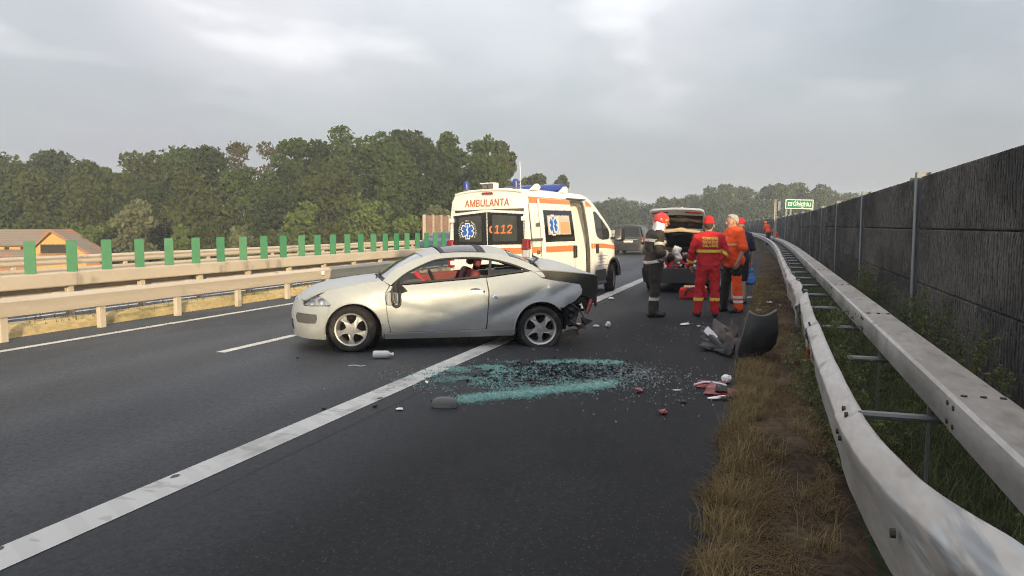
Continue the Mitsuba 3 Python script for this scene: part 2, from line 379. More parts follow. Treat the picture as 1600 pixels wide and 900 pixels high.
mxs = np.array([-11.35, -11.25, -11.0, -10.75, -10.55, -10.5, -10.45]); mz = np.array([-0.02, 0.10, 0.15, 0.15, 0.11, 0.03, -0.02])
mY = np.arange(-4, 120, 0.5)
MX, MY = np.meshgrid(mxs, mY, indexing='ij')
MZ = mz[:, None] + 0.05 * (meshkit.fbm(np.stack([MX * 3, MY * 1.3, MX * 0], -1), 3) - .5)
def f_med(p, n, uv):
    a = fb(p.x * 3, p.y * 0.8, 0, 4); b = fb(p.x * 20, p.y * 14, p.z * 20, 3)
    return mx((0.44, 0.34, 0.17), (0.16, 0.145, 0.06), ss(0.42, 0.7, a)) * (0.6 + 0.8 * b)
B('m_median', pr(mikit.proc(f_med), 0.95, spec=0.1))
struct('median_kerb', grid_mesh(np.stack([MX + cvx(MY), MY, MZ], -1)), 'm_median', True)
# painted markings
def mark(x0, x1, Ys): struct('road_marking', strip([x0, x1], Ys, 0.004), 'm_roadpaint')
mark(-3.70, -3.44, YL)
mark(-9.56, -9.42, YL)
mark(-12.62, -12.48, YL)
for y0 in (8.05, 20.05, 32.05, 44.05, 56.05, 68.05, 80.05):
    mark(-6.78, -6.64, np.linspace(y0, y0 + 4, 4))
mark(-15.9, -15.76, np.linspace(14, 18, 3)); mark(-15.9, -15.76, np.linspace(26, 30, 3))
# ---------------------------------------------------------------- right guardrail (bent) and box parapet
def stations(y0, y1, step): return np.linspace(y0, y1, max(2, int(round((y1 - y0) / step)) + 1))
RX_Y = [-3, 1.2, 1.9, 2.2, 2.46, 2.85, 3.3, 3.76, 4.2, 5.5, 8, 11.2, 14, 20, 300]
RX_X = [.95, .70, .52, .46, .42, .385, .355, .335, .335, .332, .345, .40, .37, .345, .345]
WPROF = np.array([(.075, .430), (.055, .436), (.018, .462), (.0, .500), (.004, .535), (.042, .572), (.048, .592), (.042, .612), (.0, .652), (-.006, .690), (.012, .716), (.052, .744), (.082, .752)])
def wbeam(y0, y1, xf, zf, prof, step=0.25, lean=None, noise=0.0, seed=0, thick=0.006):
    Y = stations(y0, y1, step)
    pr_ = np.asarray(prof)
    full = np.vstack([pr_, (pr_ + [thick, 0])[::-1]])
    P = np.zeros((len(Y), len(full) + 1, 3))
    L = np.zeros_like(Y) if lean is None else lean(Y)
    for i, y in enumerate(Y):
        q = full.copy()
        q[:, 0] += L[i] * np.clip((q[:, 1] - pr_[0, 1]), 0, None)
        nz_ = noise(y) if callable(noise) else noise
        if nz_:
            nn = meshkit.fbm(np.stack([q[:, 0] * 0 + y * 1.3, q[:, 1] * 5, q[:, 0] * 0 + seed], -1), 3) - .5
            q[:, 0] += nz_ * nn; q[:, 1] += nz_ * 0.5 * (meshkit.noise(np.array([y * 0.9, 3.3, seed])) - .5)
        q = np.vstack([q, q[:1]])
        P[i, :, 0] = xf(y) + cvx(y) + q[:, 0]; P[i, :, 1] = y; P[i, :, 2] = q[:, 1] + zf(y)
    return grid_mesh(P[::-1])
g1 = thing('guardrail', 'bent pale steel guardrail along the grass strip, crumpled towards the camera', 'guardrail')
xr = lambda y: float(np.interp(y, RX_Y, RX_X))
zr = lambda y: float(np.interp(y, [1.0, 1.9, 2.3, 2.9, 4.5], [.02, .06, .05, .01, 0]))
ln = lambda Y: np.interp(Y, [1.2, 2.2, 2.46, 2.97, 3.46, 4.2, 6, 10.8, 12, 15], [.30, .28, .25, .14, .06, .02, .03, .10, .22, .03])
def scrape(p, n, uv):
    a = fb(p.y * 2.2, p.z * 26, p.x * 14, 4)
    near = ss(3.2, 2.3, p.y) * ss(0.56, 0.68, p.z)
    steel = mx((0.36, 0.385, 0.395), (0.17, 0.185, 0.195), ss(0.45, 0.7, fb(p.y * 2, p.z * 30, 1, 3)))
    rust = ss(.60, .74, fb(p.x * 6, p.y * 5, p.z * 10 + 3, 4)) * ss(3.6, 2.4, p.y)
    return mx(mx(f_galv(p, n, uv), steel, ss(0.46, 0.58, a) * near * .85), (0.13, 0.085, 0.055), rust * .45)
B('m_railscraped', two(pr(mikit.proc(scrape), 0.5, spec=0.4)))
def dented(prof, y):
    """the near end: the upper wave is torn open and pressed flat"""
    return prof
PN = np.array([(.078, .436), (.062, .428), (.050, .432), (.046, .450), (.030, .535), (.033, .560), (.013, .640), (-.002, .688), (.002, .702), (.040, .733), (.080, .760), (.092, .755)])
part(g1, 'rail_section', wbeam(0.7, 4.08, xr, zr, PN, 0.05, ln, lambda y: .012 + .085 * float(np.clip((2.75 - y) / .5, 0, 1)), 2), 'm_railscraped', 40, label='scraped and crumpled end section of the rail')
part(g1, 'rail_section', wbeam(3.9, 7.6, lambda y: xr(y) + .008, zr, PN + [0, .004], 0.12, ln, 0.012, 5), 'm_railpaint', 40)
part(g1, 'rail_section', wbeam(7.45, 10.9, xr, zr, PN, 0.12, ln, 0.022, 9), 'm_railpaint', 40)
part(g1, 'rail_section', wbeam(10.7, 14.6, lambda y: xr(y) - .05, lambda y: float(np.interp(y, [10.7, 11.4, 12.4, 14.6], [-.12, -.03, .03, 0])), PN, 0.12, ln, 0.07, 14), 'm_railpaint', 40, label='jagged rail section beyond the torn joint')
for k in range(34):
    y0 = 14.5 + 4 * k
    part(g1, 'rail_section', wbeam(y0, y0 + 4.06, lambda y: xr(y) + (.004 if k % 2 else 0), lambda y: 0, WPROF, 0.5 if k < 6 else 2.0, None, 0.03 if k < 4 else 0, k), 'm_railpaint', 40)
for k in range(25):
    y = 12.0 + 2.2 * k
    x = xr(y) + .16 + float(cvx(y))
    part(g1, 'post', cbox(x - .03, x + .03, y - .05, y + .05, -0.25, 0.70, 0.004), 'm_zinc')
def bolt(x, y, z, r=.014, ax='x'):
    m = trimesh.creation.cylinder(r, .016, sections=8)
    if ax == 'x': m.apply_transform(trimesh.transformations.rotation_matrix(PI / 2, [0, 1, 0]))
    m.apply_translation((x, y, z)); return m
bl = []
for yj in (3.98, 7.5):
    for zz, off in ((.62, .016), (.738, .040)):
        bl += [tm(np.array(q.vertices), q.faces) for q in [bolt(xr(yj + d) + off + .006, yj + d, zz + zr(yj), .013) for d in (-.06, .07)]]
bl.append(bolt(xr(2.75) + .030, 2.75, .60 + zr(2.75), .017))
part(g1, 'bolt', cat(bl), 'm_boltdark', kind='stuff')
g2 = thing('parapet_rail', 'long pale steel box rail between the bent guardrail and the dark noise barrier', 'guardrail')
def boxrail(X0, X1, z0, z1, y0, y1, step, c=.018):
    prof = [(X0 + c, z0), (X0, z0 + c), (X0, z1 - c), (X0 + c, z1), (X1 - c, z1), (X1, z1 - c), (X1, z0 + c), (X1 - c, z0)]
    m = sweep(prof, lane(0, stations(y0, y1, step)), True)
    v = np.array(m.vertices); k = len(prof) + 1; n = len(v) // k
    caps = []
    for e, flip in ((0, False), (n - 1, True)):
        f = [(e * k, e * k + i, e * k + i + 1) for i in range(1, len(prof) - 1)]
        caps += [t[::-1] if flip else t for t in f]
    return tm(v, np.vstack([np.array(m.faces), caps]))
for k in range(40):
    y0 = -3.45 + 4.0 * k
    o = .0025 * (k % 2)
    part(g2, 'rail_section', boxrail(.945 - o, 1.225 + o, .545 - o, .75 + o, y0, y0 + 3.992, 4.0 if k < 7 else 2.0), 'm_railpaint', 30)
for k in range(32):
    y = 0.8 + 2.2 * k
    x = .965 + float(cvx(y))
    part(g2, 'post', cbox(x, x + .012 if k < 0 else x + .02, y - .012, y + .012, -.34, .545), 'm_zinc')
    part(g2, 'strut', cat(tube([(xr(y) + .09 + float(cvx(y)), y, .455), (1.2 + float(cvx(y)), y, .455)], .026, 8)), 'm_zinc', 40)
part(g2, 'bolt', cat([[bolt(xx, 4.55 + 4 * k + d, .752 + 0*xx, .016, 'z') for xx in (1.0, 1.09, 1.18) for d in (-.07,)] + [bolt(.943, 4.55 + 4 * k + d, zz) for d in (-.13, .0) for zz in (.60, .70)] for k in range(-1, 4)]), 'm_boltdark', kind='stuff')
# ---------------------------------------------------------------- noise barrier
def ribbed(x, y0, y1, z0, z1, seed, rib=.085, amp=.03, fine=True, side=-1):
    n = int((y1 - y0) / rib)
    ys, off = [], []
    for i in range(n):
        a = y0 + (y1 - y0) * i / n; w = (y1 - y0) / n
        ys += [a, a + .28 * w, a + .40 * w, a + .88 * w]; off += [0, 0, 1, 1]
    ys.append(y1); off.append(0)
    ys, off = np.array(ys), np.array(off, float)
    zs = np.linspace(z0 + .014, z1 - .014, 8 if fine else 2)
    zz = np.concatenate([[z0, z0], zs, [z1, z1]])
    Yg, Zg = np.meshgrid(ys, zz, indexing='ij')
    O = off[:, None] * amp * np.ones_like(Zg) + (.035 * (meshkit.fbm(np.stack([Yg * 6, Zg * 5, Yg * 0 + seed], -1), 3) - .4) if fine else 0)
    O[:, 0] = O[:, -1] = -.09
    O[:, 1] = O[:, 1] * .7; O[:, -2] = O[:, -2] * .7
    return grid_mesh(np.stack([x + side * O + cvx(Yg), Yg, Zg], -1) if side < 0 else np.stack([x + side * O + cvx(Yg), Yg, Zg], -1)[::-1])
def barrier(X, posts, rows, label, mat, pmat, side=-1, fine=lambda y: y < 40, top=2.42, zb=-.55):
    t = thing('noise_barrier', label, 'noise barrier')
    for a, b in zip(posts[:-1], posts[1:]):
        for j, (z0, z1) in enumerate(rows):
            part(t, 'panel', ribbed(X, a + .07, b - .07, z0 + .005, z1 - .012, a + j, fine=bool(fine(a)), side=side, rib=.085 if fine(a) else .17), mat, False)
        bk = cbox(X + (.06 if side < 0 else -.16), X + (.16 if side < 0 else -.06), a + .03, b - .03, zb, rows[-1][1] - .02)
        v = np.array(bk.vertices); v[:, 0] += cvx(v[:, 1])
        part(t, 'backing', tm(v, bk.faces), mat)
    for a in posts:
        x = X + float(cvx(a)); s = side
        h = [(-.08, -.06), (.10, -.06), (.10, -.045), (.018, -.045), (.018, .045), (.10, .045), (.10, .06), (-.08, .06)]
        m = extr([(x + (p if s < 0 else -p) , a + q) for p, q in ([(-.085, -.075), (-.07, -.075), (-.07, .075), (-.085, .075)])], top - zb + .05, 'z')
        web = cbox(x - .07, x + .09, a - .01, a + .01, zb, top + .03)
        m = cat(cbox(x - .095, x - .075, a - .08, a + .08, zb, top + .03, .004), web, cbox(x + .09, x + .105, a - .08, a + .08, zb, top + .03, .004)) if s < 0 else cat(cbox(x + .075, x + .095, a - .08, a + .08, zb, top + .03, .004), web)
        part(t, 'post', m, pmat)
rows = [(-.45, .79), (.79, 1.6), (1.6, 2.39)]
barrier(2.2, [-43.45 + 7.05 * k for k in range(30)], rows, 'long dark ribbed noise barrier with grey posts on the right side', 'm_woodcement', 'm_postgrey')
def f_wallbrown(p, n, uv): return mx((0.20, 0.135, 0.10), (0.28, 0.19, 0.14), fb(p.y * 3, p.z * 3, 0, 4)) * (0.7 + 0.6 * fb(p.y * 20, p.z * 20, 0, 2))
B('m_brownpanel', two(pr(mikit.proc(f_wallbrown), 0.95, spec=0.1)))
barrier(-21.9, [45.6 + 1.45 * k for k in range(1, 12)], [(-.4, .8), (.8, 1.6), (1.6, 2.35)], 'brown noise barrier with pale posts far behind the median, left of the ambulance', 'm_brownpanel', 'm_railtan', side=1, fine=lambda y: False, top=2.35)
# ---------------------------------------------------------------- median barriers
WN = PN.copy(); WN[:, 1] = (WN[:, 1] - .43) * (.275 / .335) + .36
W2 = WPROF.copy(); W2[:, 1] = (W2[:, 1] - .43) * (.275 / .322) + .36
g3 = thing('guardrail', 'sunlit tan steel guardrail on the left of the road in front of the green blades', 'guardrail')
for k in range(26):
    y0 = 4.1 + 4 * k
    z_ = 16.1 <= y0 < 24  # sections along this stretch are grey instead of tan
    part(g3, 'rail_section', wbeam(y0, y0 + 4.04, lambda y: -10.06 + (.005 if k % 2 else 0), lambda y: 0, WN * [-1, 1] , 2.0, None, 0), 'm_zinc' if z_ else 'm_railtan', 40, label='grey rail section behind the silver car' if z_ else None)
for k in range(50):
    y = 7.78 + 1.68 * (k - 1); x = -10.19 + float(cvx(y))
    part(g3, 'post', cbox(x - .05, x + .03, y - .06, y + .06, 0, .60, .006), 'm_railtan')
g4 = thing('median_barrier', 'tan box rail barrier carrying a row of green anti glare blades in the median', 'guardrail')
for k in range(26):
    y0 = 2.2 + 4 * k; o = .002 * (k % 2)
    part(g4, 'rail_section', boxrail(-11.72 - o, -11.50 + o, .60 - o, .835 + o, y0, y0 + 3.994, 2.0), 'm_railtan', 30)
    part(g4, 'back_rail', wbeam(y0, y0 + 4.03, lambda y: -12.02 - (.005 if k % 2 else 0), lambda y: -.05, W2, 2.0), 'm_railtan', 40)
for k in range(44):
    y = 6.9 + 1.62 * k; x = -11.62 + float(cvx(y))
    part(g4, 'post', cat(cbox(x - .05, x + .03, y - .012, y + .012, .06, .60), cbox(x + .03, x + .042, y - .05, y + .05, .06, .60), cbox(x - .062, x - .05, y - .05, y + .05, .06, .60)), 'm_railtan')
    part(g4, 'spacer', cat(cbox(x - .42, x - .06, y - .05, y + .05, .46, .475), cbox(x - .42, x - .06, y - .05, y - .04, .34, .46)), 'm_railtan')
for k in range(62):
    y = 9.40 + .775 * (k - 3); x = -11.61 + float(cvx(y))
    if k % 9 == 4: y += .03
    b = extr([(-.085, 0), (.085, 0), (.085, .53), (.078, .55), (-.078, .55), (-.085, .53)], .022, 'y')
    b = xform(b, (x, y, .838), math.radians(42 + 4 * math.sin(k * 2.3)), 0, math.radians(1.5 * math.sin(k * 1.7)))
    part(g4, 'blade', b, 'm_greenblade')
g5 = thing('guardrail', 'double rail guardrail on the far edge of the opposite carriageway', 'guardrail')
for k in range(40):
    y0 = 6 + 4 * k
    part(g5, 'rail_section', cat(wbeam(y0, y0 + 4, lambda y: -20.3, lambda y: .10, W2 * [-1, 1], 2.0)), 'm_railtan', 40)
    part(g5, 'lower_rail', cat(wbeam(y0, y0 + 4, lambda y: -20.3, lambda y: -.26, W2 * [-1, 1], 2.0)), 'm_railtan', 40)
for k in range(80):
    y = 6 + 2 * k; x = -20.42 + float(cvx(y))
    part(g5, 'post', cbox(x - .05, x + .05, y - .05, y + .05, -.1, .72), 'm_railtan')
# ---------------------------------------------------------------- haze
scene['haze_medium'] = {'type': 'homogeneous', 'albedo': {'type': 'rgb', 'value': [.84, .91, .98]}, 'sigma_t': {'type': 'rgb', 'value': [HAZE, HAZE, HAZE]}}
scene['haze'] = {'type': 'cube', 'to_world': T().translate([0, 150, 8.5]).scale([640, 590, 17.0]), 'bsdf': {'type': 'null'}, 'interior': {'type': 'ref', 'id': 'haze_medium'}}
scene['camera']['medium'] = {'type': 'ref', 'id': 'haze_medium'}
labels['haze'] = {'label': 'thin evening haze over the whole motorway', 'category': 'haze', 'kind': 'stuff'}
# ---------------------------------------------------------------- trees
def leaves(rng, C, R, n, size, squash=.8):
    """n leaf clumps on and in blobs C (k,3) of radius R (k,)"""
    k = rng.choice(len(C), n, p=R ** 2 / (R ** 2).sum())
    u = rng.normal(size=(n, 3)); u /= np.linalg.norm(u, axis=1, keepdims=True)
    r = R[k] * rng.uniform(.25, 1, n) ** .45
    p = C[k] + u * r[:, None] * [1, 1, squash]
    a = rng.normal(size=(n, 3)) + u * .6; a /= np.linalg.norm(a, axis=1, keepdims=True)
    t = np.cross(a, rng.normal(size=(n, 3))); t /= np.linalg.norm(t, axis=1, keepdims=True)
    b = np.cross(a, t)
    s = size * rng.uniform(.55, 1.35, n)[:, None]
    q = np.stack([p - t * s, p + b * s * .55 + a * s * .15, p + t * s, p - b * s * .55 - a * s * .12], 1)
    f = (np.arange(n) * 4)[:, None, None] + np.array([[0, 1, 2], [0, 2, 3]])
    return tm(q.reshape(-1, 3), f.reshape(-1, 3))
def tree(name, label, catg, x, y, zb, H, W, mat, seed, n=4200, leaf=.34, group=None, trunk_h=.30, blobs=26, spread=1.0, bark='m_bark'):
    rg = np.random.default_rng(seed)
    t = thing(name, label, catg, group)
    C, R, limbs = [], [], []
    top = np.array([x + rg.normal() * .05 * W, y + rg.normal() * .05 * W, zb + H * .80])
    base = np.array([x, y, zb - .3])
    mid = (base * .5 + top * .5) + rg.normal(size=3) * [.03 * W, .03 * W, 0]
    limbs.append(tube(smoothline([base, mid, top], 5), np.linspace(.030 * H * .6, .035, 11), 6))
    for i in range(blobs):
        h = rg.uniform(trunk_h, .96); 
        prof = math.sin(min(1, (h - trunk_h + .12) / (1.02 - trunk_h)) * PI * .86 + .25) ** .7 if h < .99 else .2
        ang = rg.uniform(0, 2 * PI); rad = W / 2 * prof * rg.uniform(.35, 1.0)
        c = np.array([x + rad * math.cos(ang), y + rad * math.sin(ang), zb + H * h])
        r = W * rg.uniform(.10, .20) * spread
        C.append(c); R.append(r)
        if i % 2 == 0:
            s = base + (top - base) * max(.15, h - .22)
            limbs.append(tube(smoothline([s, (s + c) / 2 + [0, 0, -.02 * H], c], 3), np.linspace(.009 * H, .015, 7), 4))
            for _ in range(2):
                limbs.append(tube([c, c + rg.normal(size=3) * r * .4], [.02, .008], 3))
    for h in np.linspace(trunk_h + .1, .78, 6):
        C.append(base * 1.0 + (top - base) * min(1, h / .8)); R.append(W * .24 * (1 - .5 * abs(h - .5)))
    C, R = np.array(C), np.array(R)
    C[:, 2] = np.minimum(C[:, 2], zb + H - R * .75)
    part(t, 'trunk', cat(limbs), bark, 40)
    part(t, 'crown', leaves(rg, C, R, n, leaf), mat)
    return t
def at_px(px, depth):
    """ground point whose column in the photograph is px, depth metres ahead"""
    f = np.array([-math.sin(YAW), math.cos(YAW)]); r = np.array([math.cos(YAW), math.sin(YAW)])
    return f * depth + r * (px - 800) / 1186 * depth
def ztop(py, depth): return 1.65 - (py - 352) / 1186 * depth
# left wood: (px, top row, depth, width in px, material)
wood = [(-420, 245, 92, 150, 'olive'), (-330, 240, 86, 140, 'green'), (-240, 250, 90, 140, 'dark'), (-150, 240, 85, 140, 'olive'), (-60, 246, 88, 150, 'olive'), (25, 237, 84, 120, 'olive'), (82, 236, 90, 130, 'dark'), (140, 250, 82, 100, 'olive'), (178, 262, 92, 80, 'olive'), (196, 272, 80, 80, 'olive'),
        (232, 240, 84, 110, 'olive'), (285, 231, 90, 120, 'green'), (330, 232, 82, 120, 'dark'), (378, 222, 86, 90, 'brown'), (420, 224, 92, 80, 'brown'),
        (462, 214, 86, 90, 'green'), (505, 222, 80, 90, 'dark'), (545, 199, 88, 120, 'green'), (590, 203, 84, 110, 'green'), (632, 204, 90, 110, 'dark'), (668, 216, 82, 90, 'dark'),
        (705, 210, 88, 80, 'green'), (748, 205, 84, 100, 'green'), (785, 222, 90, 70, 'olive'), (615, 236, 76, 110, 'green'), (520, 240, 76, 110, 'olive'), (300, 268, 74, 120, 'olive'), (60, 272, 76, 120, 'olive'),
        (150, 290, 74, 110, 'olive'), (230, 280, 73, 100, 'dark'), (380, 262, 76, 100, 'green'), (450, 262, 74, 90, 'dark'), (690, 255, 75, 110, 'dark'), (760, 250, 76, 90, 'green'), (-20, 285, 72, 110, 'green')]
names = {'olive': 'dusty olive green broad tree', 'green': 'fresh green leafy tree', 'dark': 'dark green dense tree', 'brown': 'thin brownish half bare tree'}
ZB = -6.0
order = sorted(range(len(wood)), key=lambda i: wood[i][0])
ORD = 'first second third fourth fifth sixth seventh eighth ninth tenth eleventh twelfth thirteenth fourteenth fifteenth sixteenth seventeenth eighteenth nineteenth twentieth twenty-first twenty-second twenty-third twenty-fourth twenty-fifth twenty-sixth twenty-seventh twenty-eighth twenty-ninth thirtieth thirty-first thirty-second thirty-third thirty-fourth thirty-fifth'.split()
cnt = {0: 0, 1: 0}
for r, i in enumerate(order):
    px, py, d, wpx, kind = wood[i]
    x, y = at_px(px, d)
    zt = ztop(py, d); H = zt - ZB; W = wpx / 1186 * d * 1.12
    bk = int(d >= 80); row = ORD[cnt[bk]]; cnt[bk] += 1
    tree('tree', f'{names[kind]}, {row} from left in the {"tall back" if bk else "lower front"} row of the wood', 'tree', x, y, ZB, H, W, 'm_leaf_' + kind, 100 + i, n=3600 if kind == 'brown' else 9000, leaf=.27 if kind != 'brown' else .22,
         group='trees of the wood on the left', trunk_h=.22 if d > 80 else .1, bark='m_barkpale' if kind == 'brown' else 'm_bark', blobs=40 if kind != 'brown' else 28, spread=1.0 if kind != 'brown' else .8)
# undergrowth: single bushes in front of the wood
bush = [(215, 308, 60, 92, 'pale', 'large pale silvery bush standing before the wood, right of the house'), (578, 303, 62, 120, 'green', 'big round bright green bush before the wood'), (478, 312, 64, 80, 'green', 'medium green bush left of the big round bush'),
        (425, 345, 60, 60, 'olive', 'small olive bush low before the wood'), (685, 302, 64, 80, 'pale', 'pale green bush left of the ambulance'), (640, 335, 60, 70, 'green', 'small bright bush between the round bush and the ambulance'),
        (285, 352, 58, 60, 'green', 'little bright green bush right of the silvery bush'), (330, 345, 62, 80, 'olive', 'low olive thicket bush in the middle of the wood edge'), (130, 345, 66, 90, 'green', 'green bush behind the house roof'),
        (530, 345, 58, 60, 'olive', 'low olive bush beneath the round bush'), (375, 352, 58, 60, 'pale', 'small pale bush behind the row of blades'), (60, 330, 68, 90, 'olive', 'olive bush behind the house ridge'), (740, 320, 66, 80, 'green', 'green bush hidden partly by the ambulance')]
for i, (px, py, d, wpx, kind, lb) in enumerate(bush):
    x, y = at_px(px, d); zt = ztop(py, d)
    tree('bush', lb, 'bush', x, y, -5.6, zt + 5.6, wpx / 1186 * d * 1.1, 'm_leaf_' + ('bright' if kind == 'green' else kind), 300 + i, n=3600, leaf=.20, trunk_h=.12, blobs=26, spread=1.05)
# far trees
far = [(838, 268, 118, 60, 'olive'), (870, 274, 122, 50, 'olive'), (815, 280, 112, 40, 'olive'), (955, 309, 190, 60, 'dark'), (985, 314, 200, 60, 'dark'), (1012, 318, 205, 60, 'dark'), (1052, 294, 185, 40, 'olive'), (1078, 300, 200, 50, 'dark'),
       (1104, 292, 180, 50, 'dark'), (1130, 289, 190, 50, 'olive'), (1160, 293, 200, 55, 'olive'), (1190, 290, 185, 55, 'green'), (1222, 283, 180, 55, 'green'), (1250, 286, 190, 50, 'green'), (1278, 289, 185, 45, 'olive'), (1300, 297, 200, 55, 'olive'), (1330, 302, 210, 60, 'green'),
       (1360, 305, 200, 60, 'green'), (925, 316, 210, 60, 'dark'), (900, 325, 205, 60, 'dark'), (1035, 318, 175, 50, 'dark'), (1110, 315, 160, 60, 'dark'), (1150, 318, 165, 60, 'dark'), (1200, 312, 165, 60, 'olive'), (1250, 312, 160, 55, 'green'), (970, 325, 170, 60, 'dark'), (1075, 322, 170, 60, 'dark'), (870, 330, 150, 70, 'dark'), (1040, 306, 190, 50, 'olive'), (1290, 305, 170, 50, 'olive'), (1120, 302, 205, 60, 'green')]
for i, (px, py, d, wpx, kind) in enumerate(far):
    x, y = at_px(px, d); zt = ztop(py, d)
    nth = sum(q[0] < px or (q[0] == px and far.index(q) < i) for q in far)
    nth = ORD[nth]
    side = 'beyond the ambulance roof' if px < 900 else 'beyond the cars' if px < 1040 else 'behind the open hatch car' if px < 1130 else 'behind the green sign' if px < 1270 else 'over the noise barrier'
    tree('tree', f'distant hazy {"dark" if kind == "dark" else "grey green"} tree {side}, {nth} from left', 'tree', x, y, -6, zt + 6, wpx / 1186 * d * 1.25, 'm_leaf_' + kind, 500 + i, n=6500, leaf=.34, group='distant trees along the horizon', trunk_h=.12, blobs=22, spread=1.1)
for i, (px, py, d, wpx) in enumerate([(1400, 280, 60, 34), (1422, 276, 62, 26)]):
    x, y = at_px(px, d); zt = ztop(py, d)
    tree('tree', ('tree top showing over the noise barrier beside its nearest post', 'smaller tree top over the noise barrier touching its nearest post')[i], 'tree', x, y, -6, zt + 6, 3.4, 'm_leaf_olive', 700 + i, n=1500, leaf=.2, trunk_h=.3, blobs=14)
# ---------------------------------------------------------------- verge plants
def blades(rg, pts, hmin, hmax, w, bend=.5):
    n = len(pts)
    h = rg.uniform(hmin, hmax, n); ang = rg.uniform(0, 2 * PI, n); dirx, diry = np.cos(ang), np.sin(ang)
    be = rg.uniform(.15, 1, n) * bend * h
    sx, sy = -diry * w / 2, dirx * w / 2
    P = np.zeros((n, 5, 3))
    for j, (t, s) in enumerate(((0, 1), (0, -1), (.55, .8), (.55, -.8), (1, 0))):
        P[:, j, 0] = pts[:, 0] + dirx * be * t * t + sx * s
        P[:, j, 1] = pts[:, 1] + diry * be * t * t + sy * s
        P[:, j, 2] = pts[:, 2] + h * t * (1 - .25 * t * bend)
    f = (np.arange(n) * 5)[:, None, None] + np.array([[0, 1, 3], [0, 3, 2], [2, 3, 4]])
    return tm(P.reshape(-1, 3), f.reshape(-1, 3))
rg = np.random.default_rng(5)
n = 150000
gyy = 2.0 + 24 * rg.random(n) ** 1.8
wide = rg.random(n)
gxx = np.where(wide < .62, rg.normal(-.12, .075, n), rg.uniform(-.30, .44, n))
edge = 0.16 * (meshkit.fbm(np.stack([gxx * 0, gyy * 1.5, gxx * 0 + 2], -1), 3) - .5)
cl = meshkit.fbm(np.stack([gxx * 5, gyy * 2.2, gxx * 0 + 4], -1), 4)
keep = ((cl > .40 + .12 * rg.random(n)) & (wide < .62)) | ((cl > .52 + .10 * rg.random(n)) & (wide >= .62))
gxx, gyy, edge = gxx[keep], gyy[keep], edge[keep]
gz = .012 + .025 * np.clip(gxx + .2, 0, .3) / .3
single('dry_grass', blades(rg, np.stack([np.clip(gxx, -.29, .45) + edge * (gxx < -.05) + cvx(gyy), gyy, gz], 1), .02, .12, .0045, 1.9), 'm_drygrass', 'straw coloured dry grass on the strip between road and guardrail', 'grass', kind='stuff')
tuft = []
for _ in range(170):
    ty = 2.0 + 22 * rg.random() ** 1.6; tx = rg.normal(-.16, .07) if rg.random() < .7 else rg.uniform(-.1, .36)
    k_ = int(rg.integers(25, 70)); rr_ = rg.uniform(.02, .06)
    tuft.append(np.stack([np.maximum(tx, -.27) + rg.normal(size=k_) * rr_ + cvx(ty), ty + rg.normal(size=k_) * rr_, np.full(k_, .02)], 1))
single('grass_tufts', blades(rg, np.vstack(tuft), .07, .24, .0042, .85), 'm_straw', 'taller straw coloured grass tufts along the edge of the road', 'grass', kind='stuff')
n = 16000
ditch = np.stack([rg.uniform(.5, 2.05, n), 2.5 + 26 * rg.random(n) ** 1.3, np.full(n, -.34)], 1)
single('ditch_grass', blades(rg, ditch, .06, .42, .007, .9), 'm_weed', 'dull green grass in the ditch between the rails and the noise barrier', 'grass', kind='stuff')
n = 2600
med = np.stack([rg.uniform(-11.2, -10.6, n), rg.uniform(5, 60, n), np.full(n, .12)], 1)
single('median_grass', blades(rg, med, .04, .16, .012, .8), 'm_drygrass', 'yellow dry grass tufts on the median kerb', 'grass', kind='stuff')
def weed(x, y, z, h, seed, label, lean=(0, 0)):
    rg = np.random.default_rng(seed)
    t = thing('weed', label, 'plant', 'tall weeds between the rails and the barrier')
    st, lf = [], []
    for k in range(rg.integers(5, 9)):
        tip = np.array([x + lean[0] * h + rg.normal() * .20 * h, y + lean[1] * h + rg.normal() * .22 * h, z + h * rg.uniform(.6, 1)])
        b = np.array([x + rg.normal() * .03, y + rg.normal() * .03, z])
        pts = smoothline([b, (b + tip) / 2 + rg.normal(size=3) * .04 * h, tip], 5)
        st.append(tube(pts, np.linspace(.005, .002, len(pts)), 3, False))
        for j in range(3, len(pts)):
            for _ in range(7):
                d = rg.normal(size=3) * [.06, .06, .05]
                e = pts[j] + d * (1.2 if j > 6 else 1.0)
                st.append(tube([pts[j], e], [.0022, .0015], 3, False))
                lf.append(np.concatenate([pts[j] + (e - pts[j]) * rg.uniform(.4, 1, (6, 1)) + rg.normal(size=(6, 3)) * .012]))
    C = np.vstack(lf); n = len(C)
    a = rg.normal(size=(n, 3)); a /= np.linalg.norm(a, axis=1, keepdims=True)
    tt = np.cross(a, rg.normal(size=(n, 3))); tt /= np.linalg.norm(tt, axis=1, keepdims=True); bb = np.cross(a, tt)
    s = rg.uniform(.009, .022, (n, 1))
    q = np.stack([C - tt * s, C + bb * s * .5, C + tt * s, C - bb * s * .5], 1)
    part(t, 'stem', cat(st), 'm_weed'); part(t, 'leaf', tm(q.reshape(-1, 3), ((np.arange(n) * 4)[:, None, None] + np.array([[0, 1, 2], [0, 2, 3]])).reshape(-1, 3)), 'm_weed', kind='stuff')
